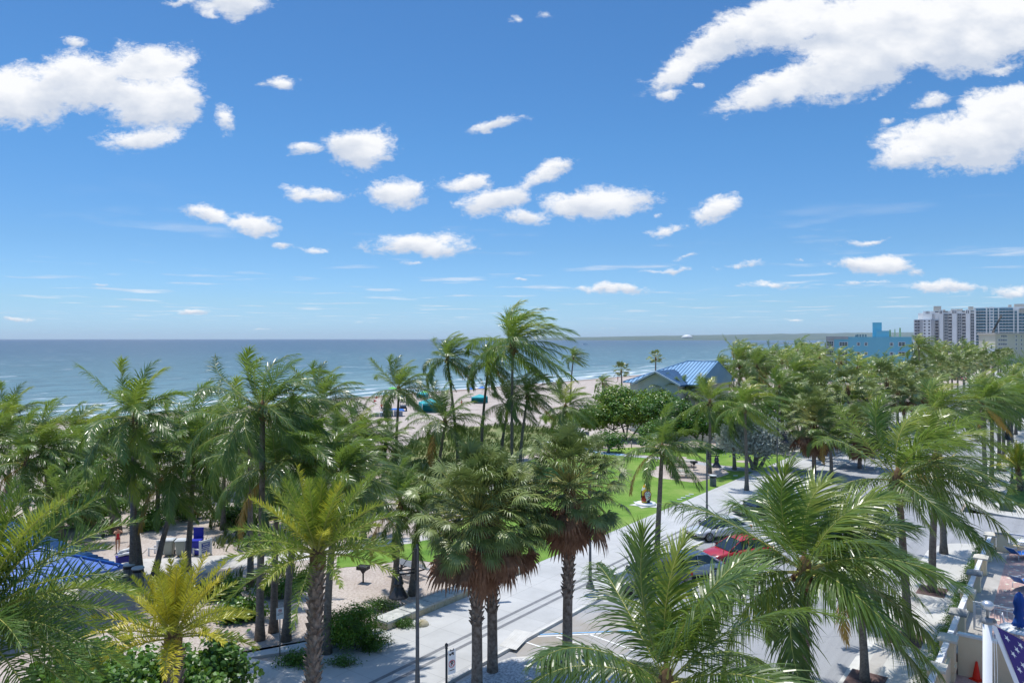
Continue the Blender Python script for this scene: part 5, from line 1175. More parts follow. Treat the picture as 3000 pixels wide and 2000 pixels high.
# dome and blocks on the far coast, lifeguard tower
dm=thing('white_dome','tiny white dome building on the far coast','building',(sxX(2013,8800),8800,35),0)
mb=MB(); mb.lathe([(62,-10),(60,8),(48,20),(26,29),(2,32)],20); mb.build('roof',[M_trimw],dm); mb=MB(); mb.lathe([(66,-12),(66,6)],20); mb.build('wall',[M_wallw],dm)
YL=215.0; lt=thing('lifeguard_tower','red lifeguard hut with a pale blue roof on the beach','hut',(sxX(1944,YL),YL,0),ROTZ)
mb=MB(); mb.box((0,0,3.1),(3.6,3.6,2.0)); mb.build('wall',[paint('red_boards',(.60,.05,.035),rough=.6)],lt)
mb=MB(); mb.add([(-2.6,-2.6,4.1),(2.6,-2.6,4.1),(2.6,2.6,4.1),(-2.6,2.6,4.1),(0,0,5.5)],[(0,1,4),(1,2,4),(2,3,4),(3,0,4),(3,2,1,0)]); mb.build('roof',[M_blueroof],lt)
for a in (-1,1):
    for b in (-1,1): mb=MB(); mb.tube([(a*1.6,b*1.6,-.2),(a*1.5,b*1.5,2.1)],.12,6); mb.build('leg',[M_trimw],lt)
mb=MB(); mb.box((-1.84,0,3.3),(.1,1.6,1.0)); mb.build('window',[M_glass],lt)

# ------------------------------------------------------------------ pool terrace
ZT=1.25; VP_=4.2
M_paver=None
def paver_mat():
    m=bpy.data.materials.new('pink_pavers'); m.use_nodes=True; nt=m.node_tree; L=nt.links.new; b=nt.nodes['Principled BSDF']; b.inputs['Roughness'].default_value=.8
    tc=node(nt,'ShaderNodeTexCoord'); br=node(nt,'ShaderNodeTexBrick'); br.offset=.5
    for k,c in (('Color1',(.42,.26,.23)),('Color2',(.50,.34,.30)),('Mortar',(.34,.27,.25))): br.inputs[k].default_value=(*c,1)
    br.inputs['Scale'].default_value=1; br.inputs['Brick Width'].default_value=.24; br.inputs['Row Height'].default_value=.12; br.inputs['Mortar Size'].default_value=.006
    L(tc.outputs['Object'],br.inputs['Vector'])
    nz=node(nt,'ShaderNodeTexNoise',inp={'Scale':.6,'Detail':5.0}); L(tc.outputs['Object'],nz.inputs['Vector'])
    r=node(nt,'ShaderNodeMapRange',inp={'From Min':.3,'From Max':.7,'To Min':.85,'To Max':1.12}); L(nz.outputs['Fac'],r.inputs[0])
    mx=node(nt,'ShaderNodeVectorMath',operation='SCALE'); L(br.outputs['Color'],mx.inputs[0]); L(r.outputs[0],mx.inputs['Scale']); L(mx.outputs[0],b.inputs['Base Color'])
    return m
M_paver=paver_mat(); M_inset=paint('cream_paver',(.60,.56,.46),rough=.8)
mb=MB(); mb.prism([(37.32,-40),(57.0,-40),(57.0,4.12),(37.32,4.12)],-.7,.25); structure('pool_deck',mb,M_paver,rot=ROTZ)
mb=MB(); band(mb,37.4,56.8,3.2,4.04,.2545); structure('wall_shadow_strip',mb,M_gutter,rot=ROTZ)  # grey strip painted where the wall's shadow lies on the deck
mb=MB()
for i in range(30):
    for j in range(26):
        u=37.75+i*.66; v=2.85-j*.66-(.33 if i%2 else 0)
        if u<56.7: mb.add([(u-.15,v,.2555),(u,v-.12,.2555),(u+.15,v,.2555),(u,v+.12,.2555)],[(0,1,2,3)])
structure('cream_pavers',mb,M_inset,rot=ROTZ)
mb=MB(); mb.prism([(20,-40),(37.1,-40),(37.1,4.0),(20,4.0)],-.9,-.55); structure('lower_court',mb,M_paver,rot=ROTZ)
pw=thing('pool_wall','beige wall with square pillars, grey caps and white rails along the sidewalk','wall',(0,0,0),ROTZ)
us_=[25.9,29.4,32.9,36.4,40.1,43.8,47.4,51.0,54.3,57.3]
M_cap=paint('weathered_cap',(.24,.24,.24),(.46,.44,.40),.8,1.6,.2); M_cap2=paint('pale_cap',(.55,.52,.44),(.62,.58,.50),.8,1.6,.2)
for i,u in enumerate(us_):
    zb=-.6 if u<37.3 else .1
    mb=MB(); mb.box((u,VP_,(ZT-.12+zb)/2),(.62,.56,ZT-.12-zb)); mb.box((u,VP_,zb+.12 if u>37.3 else .0),(.7,.64,.24)); p_=mb.build('pillar',[M_beige],pw)
    mb=MB(); mb.box((u,VP_,ZT-.07),(.80,.74,.10)); mb.box((u,VP_,ZT+.04),(.80,.74,.12),0,0,.35); mb.build('cap',[M_cap if i in (1,4,6) else M_cap2],p_)
    if i<len(us_)-1:
        u2=us_[i+1]; mb=MB(); mb.box(((u+u2)/2,VP_,-.02),(u2-u-.62,.3,.66 if u2>37 else 1.0)); mb.build('base_wall',[M_beige],pw)
        mb=MB(); mb.box(((u+u2)/2,VP_,ZT-.16),(u2-u-.64,.22,.10)); mb.box(((u+u2)/2,VP_,.38),(u2-u-.64,.06,.05)); 
        n=9
        for k in range(n):
            a=u+.45+(u2-u-.9)*k/(n-1); mb.box((a,VP_,.74),(.03,.03,.7))
            if k<n-1:
                b=u+.45+(u2-u-.9)*(k+1)/(n-1); mb.tube([(a,VP_,.45),(b,VP_,1.03)],.012,4); mb.tube([(b,VP_,.45),(a,VP_,1.03)],.012,4)
        mb.build('rail',[M_whitem],pw)
# far fence of the terrace with white lattice
lf=thing('lattice_fence','white diamond lattice fence on a low beige wall at the far end of the terrace','fence',(0,0,0),ROTZ)
mb=MB(); mb.box((57.25,-8,.35),(.35,23.2,.75)); mb.build('base_wall',[M_beige],lf)
mb=MB(); mb.box((57.3,3.55,.66),(.6,.6,1.4)); mb.build('pillar',[M_beige],lf)
mb=MB(); mb.box((57.3,3.55,1.42),(.78,.78,.12)); mb.build('cap',[M_cap],lf)
mb=MB(); mb.box((57.25,-8,1.42),(.09,23,.09)); mb.box((57.25,-8,.80),(.05,23,.05))
for k in range(38):
    a=3.1-k*.6; mb.tube([(57.25,a,.82),(57.25,a-.6,1.38)],.014,4); mb.tube([(57.25,a-.6,.82),(57.25,a,1.38)],.014,4)
    if k%4==0: mb.box((57.25,a,1.1),(.05,.05,.62))
mb.build('lattice',[M_whitem],lf)
hb=MB(); hb.t=[]; leaf_cloud(hb,[(57.85,2.6-j*1.0,.6,.3,.6,.45) for j in range(14)],4200,.06,random.Random(3),tint=(.1,.4),shell=.4)
t=thing('hedge','low hedge behind the white lattice fence','hedge',(0,0,0),ROTZ); hb.build('foliage',[M_lime],t)
# retaining wall below the terrace
rw=thing('retaining_wall','plain beige wall with a pale coping between terrace and lower court','wall',(0,0,0),ROTZ)
mb=MB(); mb.box((37.2,-7.2,.3),(.22,22.2,1.75)); mb.build('wall',[M_beige],rw); mb=MB(); mb.box((37.2,-7.2,1.2),(.30,22.2,.10)); mb.build('coping',[M_trimw],rw)
rl=thing('metal_railing','white upright-bar railing across the near end of the terrace','railing',(0,0,0),ROTZ)
mb=MB(); mb.box((41.0,-2.4,1.55),(.06,12.2,.05)); mb.box((41.0,-2.4,1.40),(.04,12.2,.03)); mb.box((41.0,-2.4,.38),(.04,12.2,.04)); mb.build('rail',[M_whitem],rl)
mb=MB()
for k in range(48): mb.box((41.0,3.6-k*.25,.95),(.022,.022,1.14))
mb.build('bar',[M_whitem],rl)
for k in range(5): mb=MB(); mb.box((41.0,3.65-k*3.0,.92),(.07,.07,1.30)); mb.build('post',[M_whitem],rl)
# ------------------------------------------------------------------ street lamps
M_pole=mat('lamp_pole_grey',(.12,.12,.125),(.17,.17,.175),rough=.5,nscale=4,metal=.3)
def make_lamp():
    t=thing('street_lamp','x','street lamp',(0,0,0),0)
    mb=MB(); mb.lathe([(.06,6.05),(.062,5.9),(.075,1.3),(.09,1.25),(.09,.95),(.10,.9),(.10,.3)][::-1],12); mb.build('pole',[M_pole],t)
    mb=MB(); mb.lathe([(.24,0),(.24,.14),(.2,.2),(.17,.24),(.17,.32),(.12,.4)],14); mb.build('base',[M_pole],t)
    mb=MB()
    for z in (4.98,5.12): mb.tube([(0,0,z),(.86,0,z)],.035,8); mb.lathe([(.02,-.05),(.055,-.03),(.055,.03),(.02,.05)],8,c=(.88,0,z))
    mb.box((.08,0,5.3),(.09,.10,1.2)); mb.tube([(.08,0,5.85),(.24,0,5.72),(.45,0,5.45),(.62,0,5.22),(.70,0,5.12)],.016,5); mb.build('arm',[M_dark],t)
    mb=MB(); mb.tube([(.72,0,5.3),(.72,0,4.86)],.03,6)
    mb.lathe([(.05,.0),(.10,.02),(.15,-.1),(.165,-.24),(.19,-.25),(.19,-.29),(.16,-.30),(.16,-.44),(.20,-.46),(.20,-.50),(.24,-.56),(.34,-.72),(.38,-.76),(.38,-.79),(.30,-.79)][::-1],20,c=(.72,0,4.92)); s=mb.build('lamp_shade',[M_dark],t)
    mb=MB(); mb.lathe([(.02,-.86),(.10,-.84),(.13,-.78),(.13,-.7)],12,c=(.72,0,4.92)); mb.build('lens',[M_glass],s)
    return t
L0=make_lamp(); first=True
for (sx,Y,rz,lab) in ((1223,28.0,pi+.35,'nearest lamp post with a black bell lamp hanging over the stone bench'),(1729,40.9,pi+.3,'lamp post behind the right fan palm, foot at the curb'),(2071,55.9,-.1,'lamp post with its bell lamp hanging in front of the lawn beside the litter bin'),(2277,69.0,0,'lamp post standing before the large dark tree'),(2588,98,0,'far lamp post near the street name sign'),(2965,70.5,pi/2,'slim lamp post past the side street on the right sidewalk')):
    loc=Vector(((sx-CX)*Y/F,Y,.13))
    if first: L0.location=loc; L0.rotation_euler=(0,0,rz); L0['label']=lab; L0['group']='bell lamps along the promenade'; first=False
    else: copy_tree(L0,loc,rz,lab,'bell lamps along the promenade')
# ------------------------------------------------------------------ signs
M_signw=paint('sign_white',(.74,.75,.76),(.78,.79,.80),.4); M_red=paint('sign_red',(.55,.03,.03),rough=.4); M_black=mat('sign_black',(.02,.02,.022),rough=.5); M_navy=paint('sign_navy',(.02,.06,.30),rough=.4)
def ring(mb,c,r,w,y,n=28,mi=0):
    P=[]; 
    for k in range(n): q=2*pi*k/n; P+= [(c[0]+(r-w)*cos(q),y,c[1]+(r-w)*sin(q)),(c[0]+r*cos(q),y,c[1]+r*sin(q))]
    V=P+[(p[0],p[1]-.003,p[2]) for p in P]; fs=[]
    for k in range(n): a,b=2*k,2*((k+1)%n); fs+= [(2*n+a,2*n+a+1,2*n+b+1,2*n+b),(a+1,b+1,2*n+b+1,2*n+a+1),(a,2*n+a,2*n+b,b)]
    mb.add(V,fs,mi)
def panel(mb,w,h,z,y,t=.012,r=.03,mi=0):
    pts=[]
    for cx_,cz_,a0 in ((w/2-r,h/2-r,0),(-w/2+r,h/2-r,90),(-w/2+r,-h/2+r,180),(w/2-r,-h/2+r,270)):
        for k in range(5): q=radians(a0+22.5*k); pts.append((cx_+r*cos(q),y,z+cz_+r*sin(q)))
    mb.plate(pts,(0,t,0),mi)
# no parking sign on a ball-topped post (front faces local -y)
p_=at(1308,1889,26.2); sg=thing('parking_sign','white no parking sign with a red ring on a dark post with a ball finial','sign',(p_.x,p_.y,.12),radians(38))
top=p_.z-.12
mb=MB(); mb.tube([(0,0,-.1),(0,0,top-.14)],.04,10); mb.lathe([(.02,-.14),(.05,-.12),(.05,-.08),(.03,-.07),(.055,-.03),(.06,.01),(.05,.05),(.02,.08)],12,c=(0,0,top)); mb.build('post',[M_dark],sg)
mb=MB(); panel(mb,.32,.86,top-.62,-.062); pl_=mb.build('sign_panel',[M_signw],sg); pl_.location.x=.19
mb=MB(); ring(mb,(0,top-.68),.135,.024,-.066,mi=0); mb.plate([(-.10,-.064,top-.59),(-.085,-.064,top-.575),(.10,-.064,top-.77),(.085,-.064,top-.785)],(0,-.004,0)); mb.build('ring',[M_red],pl_)
text_obj('P',.23,M_black,pl_,(0,-.068,top-.68),(pi/2,0,0),True)
mb=MB(); z=top-.33; mb.box((-.02,-.066,z),(.2,.004,.04)); mb.box((.03,-.066,z+.035),(.09,.004,.04)); mb.lathe([(.02,0),(.02,.01)],8,c=(-.07,-.066,z-.03)); mb.box((.06,-.066,z-.035),(.05,.004,.035)); mb.box((-.07,-.066,z-.035),(.05,.004,.035)); mb.box((.0,-.066,z+.12),(.18,.004,.03)); mb.box((-.07,-.066,z+.155),(.03,.004,.05)); mb.box((.07,-.066,z+.155),(.03,.004,.05)); mb.box((0,-.066,top-.91),(.2,.004,.025)); mb.build('pictogram',[M_black],pl_)
# no dogs sign
p_=G(820,1921); sg=thing('park_sign','small white no dogs sign with a red ring on a thin metal post','sign',p_,radians(28))
hz=2.1; mb=MB(); mb.tube([(0,0,-.1),(0,0,hz+.02)],.028,8); mb.build('post',[M_steel],sg)
mb=MB(); panel(mb,.32,.5,hz-.2,-.045,r=.012); pl_=mb.build('sign_panel',[M_signw],sg)
mb=MB(); ring(mb,(0,hz-.07),.075,.012,-.048); mb.plate([(-.055,-.047,hz-.03),(-.045,-.047,hz-.02),(.055,-.047,hz-.11),(.045,-.047,hz-.12)],(0,-.003,0)); mb.build('ring',[M_red],pl_)
mb=MB(); mb.box((0,-.048,hz-.07),(.07,.003,.025)); mb.box((.04,-.048,hz-.055),(.02,.003,.03)); mb.box((-.025,-.048,hz-.09),(.012,.003,.03)); mb.box((.025,-.048,hz-.09),(.012,.003,.03))
for k,w in enumerate((.22,.24,.09)): mb.box((-.0 if k<2 else -.07,-.048,hz-.19-.035*k),(w,.003,.012))
mb.build('print',[M_black],pl_)
# blue banner sign behind the fan palms
p_=G(1462,1765); sg=thing('blue_sign','navy blue parking meter sign with white lettering and arrow behind the twin fan palms','sign',p_,radians(12))
zb=1.1; mb=MB(); mb.tube([(-.28,0,-.1),(-.28,0,2.2)],.035,8); mb.box((.05,.02,zb-.05),(.75,.04,.05)); mb.build('post',[M_dark],sg)
mb=MB(); mb.box((.08,-.02,zb+.30),(.74,.03,.62)); pl_=mb.build('sign_panel',[M_navy],sg)
text_obj('METER',.17,M_signw,pl_,(.02,-.042,zb+.12),(pi/2,0,0),True); text_obj('P',.26,M_signw,pl_,(-.12,-.042,zb+.42),(pi/2,0,0),True)
mb=MB(); mb.box((.36,-.038,zb+.24),(.04,.01,.14)); mb.plate([(.30,-.036,zb+.18),(.42,-.036,zb+.18),(.36,-.036,zb+.08)],(0,-.008,0)); mb.build('arrow',[M_signw],pl_)
# street name sign
p_=G(2582,1268); sg=thing('street_name_sign','small dark blue street name blade on a black post beside the promenade palms','sign',p_,radians(4))
mb=MB(); mb.tube([(0,0,0),(0,0,2.3)],.04,8); mb.lathe([(.03,0),(.08,.08),(.03,.16)],10,c=(0,0,2.3)); mb.build('post',[M_dark],sg)
mb=MB(); mb.box((.55,0,2.05),(.95,.03,.17)); pl_=mb.build('sign_panel',[M_navy],sg); mb=MB(); mb.box((.55,-.018,2.05),(.7,.006,.05)); mb.build('print',[M_signw],pl_)
# sign on right sidewalk lamp
p_=G(2878,1460); sg=thing('small_sign','small white and red sign on a black post past the side street','sign',p_,radians(-20))
mb=MB(); mb.tube([(0,0,0),(0,0,2.9)],.045,8); mb.lathe([(.14,0),(.14,.1),(.06,.25)],10,c=(0,0,.0)); mb.build('post',[M_dark],sg)
mb=MB(); panel(mb,.32,.46,2.2,-.06,r=.02); pl_=mb.build('sign_panel',[M_signw],sg); mb=MB(); ring(mb,(0,2.26),.1,.02,-.064); mb.build('ring',[M_red],pl_)

# ------------------------------------------------------------------ bins
M_slat=mat('bin_slat_grey',(.17,.18,.19),(.24,.25,.26),rough=.55,nscale=3)
M_lid=paint('bin_lid',(.52,.54,.55),rough=.4)
def make_bin():
    t=thing('litter_bin','x','litter bin')
    mb=MB(); mb.lathe([(.26,.04),(.26,.80)],20); mb.lathe([(.29,0),(.29,.06)],20); mb.build('liner',[M_dark],t)
    mb=MB()
    for k in range(22): q=2*pi*k/22; mb.box((.295*cos(q),.295*sin(q),.44),(.02,.06,.78),q)
    mb.build('slat',[M_slat],t)
    mb=MB(); mb.lathe([(.31,.83),(.31,1.0)],22); mb.build('collar',[M_dark],t)
    mb=MB(); mb.lathe([(.34,1.0),(.345,1.04),(.30,1.09),(.1,1.11)],22); mb.build('lid',[M_lid],t)
    return t
b0=make_bin(); b0.location=G(2089,1424); b0['label']='grey slatted litter bin on the lawn corner beside the lamp post'; b0['group']='slatted litter bins'
for (x,y,l) in ((378,1705,'left of the two slatted litter bins by the pavilion corner'),(404,1716,'right of the two slatted litter bins by the pavilion corner'),(2566,1203,'slatted litter bin beside the yellow shrub')): copy_tree(b0,G(x,y),.3,l,'slatted litter bins')
M_gcart=paint('grey_cart_plastic',(.34,.36,.31),(.40,.42,.37),.55); M_bcart=paint('blue_cart_plastic',(.02,.03,.36),(.04,.05,.46),.4); M_scart=paint('slate_cart_plastic',(.24,.27,.29),rough=.5)
def make_cart(m, mlid, label, loc, rz, open_=0.0, group='wheeled bins'):
    t=thing('wheeled_bin',label,'wheeled bin',loc,rz,group)
    mb=MB(); z0,z1=.06,.98; P=[]
    prof=[(.23,.25,z0),(.25,.28,z0+.1),(.30,.36,z1-.1),(.32,.38,z1-.09),(.32,.38,z1)]
    for a,b,z in prof:
        for sx,sy in ((-1,-1),(-.8,-1.08),(.8,-1.08),(1,-1),(1,1),(-1,1)): P.append((a*sx,b*sy,z))
    fs=[]; n=6
    for i in range(len(prof)-1):
        for j in range(n): fs.append((i*n+j,i*n+(j+1)%n,(i+1)*n+(j+1)%n,(i+1)*n+j))
    fs.append(tuple(range(n-1,-1,-1))); fs.append(tuple((len(prof)-1)*n+j for j in range(n))); mb.add(P,fs); mb.box((0,-.31,.35),(.3,.03,.4)); b=mb.build('body',[m],t)
    mb=MB()
    if open_: mb.box((0,.38,1.32),(.62,.07,.66)); mb.box((0,.33,1.3),(.5,.05,.5))
    else: mb.box((0,-.02,1.01),(.68,.80,.05)); mb.box((0,-.02,1.045),(.56,.66,.04),0,0,.9)
    mb.build('lid',[mlid],t)
    for s in (-1,1): mb=MB(); mb.tube([(s*.2,.30,.13),(s*.27,.30,.13)],.13,14); mb.build('wheel',[M_dark],t)
    mb=MB(); mb.tube([(-.28,.44,.95),(.28,.44,.95)],.02,6); mb.box((-.28,.41,.93),(.03,.08,.06)); mb.box((.28,.41,.93),(.03,.08,.06)); mb.build('handle',[m],t)
    return t
make_cart(M_gcart,M_lid,'left of the two pale grey wheeled bins behind the leaning palms',G(496,1625),radians(8))
make_cart(M_gcart,M_lid,'right of the two pale grey wheeled bins, next to the thick palm trunk',G(532,1626),radians(8))
make_cart(M_bcart,M_bcart,'bright blue wheeled bin with its lid swung open',G(577,1623),radians(8),1)
make_cart(M_scart,M_lid,'slate grey wheeled bin on the picnic sand beside the tables',G(1968,1374),radians(-15))
make_cart(M_scart,M_lid,'grey wheeled bin standing at the rope fence by the dune grass',G(1609,1318),radians(10))
def make_board(label, loc, rz, w=.95, h=1.05):
    t=thing('waste_sign_board',label,'sign board',loc,rz,'white boards beside the bins')
    mb=MB()
    for s in (-1,1): mb.box((s*(w/2-.05),0,h/2),(.10,.09,h))
    mb.box((0,.01,h*.55),(w-.1,.04,h*.78)); mb.box((0,0,h*.93),(w-.1,.07,.08)); mb.box((0,0,h*.16),(w-.1,.07,.08)); b=mb.build('frame',[M_signw],t)
    mb=MB(); mb.box((0,-.016,h*.66),(w*.66,.02,h*.32)); mb.box((0,-.016,h*.34),(w*.62,.02,h*.22)); p=mb.build('sign_panel',[M_navy],b)
    text_obj('WASTE',w*.19,M_signw,p,(0,-.031,h*.34),(pi/2,0,0),True)
    mb=MB()
    for q,ww in ((.76,.5),(.70,.42),(.58,.5)): mb.box((0,-.03,h*q),(w*ww,.008,h*.03))
    mb.build('print',[M_signw],p)
    for s in (-1,1): mb=MB(); mb.box((s*(w/2-.05),.33,h*.45),(.07,.6,.07)); mb.box((s*(w/2-.05),.62,h*.25),(.08,.08,h*.5)); mb.build('brace',[M_signw],t)
    return t
make_board('white waste board standing right of the open blue wheeled bin',G(602,1627),radians(62))
make_board('white waste board beside the beach entry path under the sea grape tree',G(1714,1287),radians(-8),1.15,1.15)
make_board('white panel at the left end of the pale grey bins',G(470,1624),radians(80),.7,1.0)

# ------------------------------------------------------------------ park furniture
def make_grill(label,loc,rz):
    t=thing('park_grill',label,'grill',loc,rz,'park grills')
    mb=MB(); mb.tube([(0,0,-.1),(0,0,.62)],.05,8); mb.plate([(-.03,-.04,.5),(.03,-.04,.5),(.22,-.04,.74),(-.22,-.04,.74)],(0,.08,0)); mb.build('post',[M_dark],t)
    mb=MB(); mb.box((0,0,.76),(.62,.46,.02)); mb.box((0,.235,.86),(.64,.015,.20)); mb.box((-.315,0,.86),(.015,.46,.20)); mb.box((.315,0,.86),(.015,.46,.20))
    mb.box((0,-.235,.82),(.64,.015,.12)); mb.build('firebox',[M_dark],t)
    mb=MB()
    for k in range(16): mb.tube([(-.29+.0387*k,-.22,.93),(-.29+.0387*k,.22,.93)],.007,4)
    mb.build('grate',[M_slat],t); return t
make_grill('black park grill on the sand between two palm trunks',G(1064,1705),radians(-18))
make_grill('black park grill on the picnic sand beside the concrete tables',G(2033,1376),radians(12))
M_stone=mat('table_concrete',(.42,.40,.35),(.55,.52,.46),rough=.85,nscale=2,bump=.2)
def make_table(label,loc,rz,m1,m2,slat=False,L=2.1):
    t=thing('picnic_table',label,'picnic table',loc,rz,'picnic tables'); 
    mb=MB()
    if slat:
        for k in range(9): mb.box((0,-.36+.09*k,.75),(L,.065,.03))
    else: mb.box((0,0,.73),(L,.80,.08))
    mb.build('tabletop',[m1],t)
    for s in (-1,1):
        mb=MB()
        if slat:
            for k in range(3): mb.box((0,s*.72-.09+.09*k,.44),(L,.065,.03))
        else: mb.box((0,s*.72,.43),(L,.28,.07))
        mb.build('seat',[m1],t)
    for s in (-1,1):
        mb=MB(); mb.box((s*L*.3,0,.35),(.12,.4 if not slat else .08,.70)); mb.box((s*L*.3,0,.38),(.08,1.5,.07)); mb.build('leg',[m2],t)
    return t
make_table('near pale concrete picnic table with benches on the round sand patch',G(1991,1397),radians(-6),M_stone,M_stone)
make_table('rear pale concrete picnic table on the round sand patch',G(2008,1367),radians(-14),M_stone,M_stone)
make_table('dark slatted metal picnic table behind the nearest lamp post',G(1196,1687),radians(-42),M_slat,M_dark,True)
make_table('picnic table in the far park behind the yellow shrub',G(2592,1175),0,M_stone,M_stone)
# coral stone bench wall
M_coral=mat('coral_stone',(.36,.31,.20),(.52,.47,.34),rough=.95,nscale=3.5,bump=1.0,bscale=14,detail=9)
M_coralt=mat('coral_stone_top',(.36,.37,.34),(.55,.55,.51),rough=.9,nscale=3,bump=.5,bscale=18)
cb=thing('stone_bench','long low coral stone bench of cut blocks along the promenade','bench',(0,0,0),ROTZ)
ub,vb=touv(G(1136,1856)); 
for k in range(7):
    u0=ub+.02+k*1.62; mb=MB(); rg=random.Random(k)
    mb.box((u0+.8,vb+.55,.21),(1.6,1.0,.44)); mb.build('block',[M_coral],cb); mb=MB(); mb.box((u0+.8,vb+.55,.475),(1.585,.985,.09),0,0,.985); mb.build('slab',[M_coralt],cb)
cb2=thing('stone_bench','short pale stone bench far along the promenade beside the yellow shrub','bench',(0,0,0),ROTZ)
u0,v0=touv(G(2598,1222)); mb=MB(); mb.box((u0+2.2,v0+.6,.25),(4.2,1.0,.5)); mb.build('block',[M_coral],cb2); mb=MB(); mb.box((u0+2.2,v0+.6,.54),(4.15,.96,.08)); mb.build('slab',[M_coralt],cb2)
rk=thing('boulder','rounded brown boulder at the foot of the stone bench','rock',G(1238,1838),0); mb=MB(); mb.lathe([(.25,-.05),(.34,.08),(.30,.24),(.16,.36),(.02,.4)],10); mb.build('stone',[M_coral],rk)
# painted egg sculpture
def egg_mat():
    m=bpy.data.materials.new('painted_egg'); m.use_nodes=True; nt=m.node_tree; L=nt.links.new; b=nt.nodes['Principled BSDF']; b.inputs['Roughness'].default_value=.25
    tc=node(nt,'ShaderNodeTexCoord'); vo=node(nt,'ShaderNodeTexVoronoi',inp={'Scale':2.3}); 
    wv=node(nt,'ShaderNodeTexNoise',inp={'Scale':2.0,'Detail':2.0}); L(tc.outputs['Object'],wv.inputs['Vector'])
    ad=node(nt,'ShaderNodeVectorMath',operation='MULTIPLY_ADD'); L(wv.outputs['Color'],ad.inputs[0]); ad.inputs[1].default_value=(.8,.8,.8); L(tc.outputs['Object'],ad.inputs[2]); L(ad.outputs[0],vo.inputs['Vector'])
    sp=node(nt,'ShaderNodeSeparateColor'); L(vo.outputs['Color'],sp.inputs[0]); r=node(nt,'ShaderNodeValToRGB'); r.color_ramp.interpolation='CONSTANT'; L(sp.outputs[0],r.inputs[0]); e=r.color_ramp.elements
    e[0].position=0; e[0].color=(.70,.42,.02,1); e[1].position=.3; e[1].color=(.35,.012,.015,1)
    for p,c in ((.5,(.70,.50,.05)),(.66,(.05,.40,.40)),(.78,(.02,.02,.03)),(.88,(.7,.68,.62))): q=e.new(p); q.color=(*c,1)
    L(r.outputs[0],b.inputs['Base Color']); return m
eg=thing('egg_sculpture','painted egg sculpture in red, yellow and turquoise on a round white plinth','sculpture',G(1892,1479),0)
mb=MB(); mb.lathe([(.12,.20),(.34,.22),(.42,.45),(.44,.75),(.41,1.05),(.34,1.35),(.23,1.62),(.12,1.76),(.02,1.80)],24); e_=mb.build('egg',[egg_mat()],eg)
mb=MB(); mb.lathe([(.82,.02),(.86,.05),(.86,.18),(.82,.22),(.1,.24)],30); mb.build('plinth',[M_signw],eg)
mb=MB(); pts=[]
for k in range(12): q=k*pi/6+.1; r=1.45 if k%2==0 else .9; pts.append((r*cos(q),r*sin(q)))
mb.prism(pts,.0,.055); mb.build('star_base',[M_curb],eg)
mb=MB(); 
def disc(mb,cx_,cz_,r,y,n=30,mi=0,star=0): mb.plate([(cx_+(r*(1-star*(k%2)))*cos(2*pi*k/n),y,cz_+(r*(1-star*(k%2)))*sin(2*pi*k/n)) for k in range(n)],(0,-.02,0),mi)
disc(mb,.08,.98,.34,-.40,40,0,.14); mb.build('emblem_back',[paint('deep_red',(.35,.01,.012),rough=.3)],e_)
mb=MB(); disc(mb,.08,1.0,.26,-.425,36,0,.1); mb.build('emblem',[M_signw],e_)
mb=MB(); ring(mb,(.08,1.0),.18,.028,-.447); mb.box((.08,-.449,1.0),(.33,.004,.035)); mb.build('emblem_ring',[M_black],e_)
# plaques in the lawn
for k,(x,y,l) in enumerate(((1991,1464,'nearest of the four white plaques set in the lawn'),(2002,1459,'second of the four white plaques set in the lawn'),(2015,1454,'third of the four white plaques set in the lawn'),(2025,1449,'farthest of the four white plaques set in the lawn'),(2155,1394,'single pale plaque on the shaded lawn by the promenade'))):
    t=thing('lawn_plaque',l,'plaque',G(x,y),radians(-12),'plaques in the lawn'); mb=MB(); mb.box((0,0,.05),(.42,.16,.08)); mb.build('slab',[M_signw],t)
# rope fence around the dune
fr=[(1502,1367),(1533,1352),(1563,1331),(1593,1318),(1625,1309),(1663,1299),(1742,1317),(1812,1316),(1850,1313)]
for k,(x,y) in enumerate(fr):
    t=thing('fence_post',('grey rope fence post number %d along the dune edge from the left'%(k+1)) if False else ['grey rope fence post lowest down beside the tallest palm','rope fence post second from the tallest palm','rope fence post between the dune grass and the lawn','rope fence post just left of the grey wheeled bin','rope fence post just right of the grey wheeled bin','rope fence post at the edge of the beach entry path','white rope fence post at the head of the blue mat','rope fence post under the big sea grape','last rope fence post, deep in the shade of the sea grape'][k],'fence post',G(x,y),0,'rope fence posts')
    mb=MB(); mb.tube([(0,0,-.1),(0,0,.95)],.055,8); mb.build('post',[paint('weathered_wood',(.30,.28,.26),rough=.9) if k==0 else bpy.data.materials['weathered_wood']],t)
rp=thing('fence_rope','sagging pale rope strung between the dune fence posts','rope',(0,0,0),0); M_rope=paint('rope_fibre',(.42,.38,.32),rough=.9)
for a,b in ((0,1),(1,2),(2,3),(3,4),(4,5),(6,7),(7,8)):
    A=G(*fr[a]);B=G(*fr[b]); mb=MB(); mb.tube([A.lerp(B,s/8)+Vector((0,0,.85-.28*4*(s/8)*(1-s/8))) for s in range(9)],.022,5); mb.build('rope',[M_rope],rp)
# ropes by the left beach path
t=thing('fence_post','rope fence post in the sand behind the bathers','fence post',G(303,1562),0,'rope fence posts'); mb=MB(); mb.tube([(0,0,-.1),(0,0,.8)],.05,8); mb.build('post',[bpy.data.materials['weathered_wood']],t)
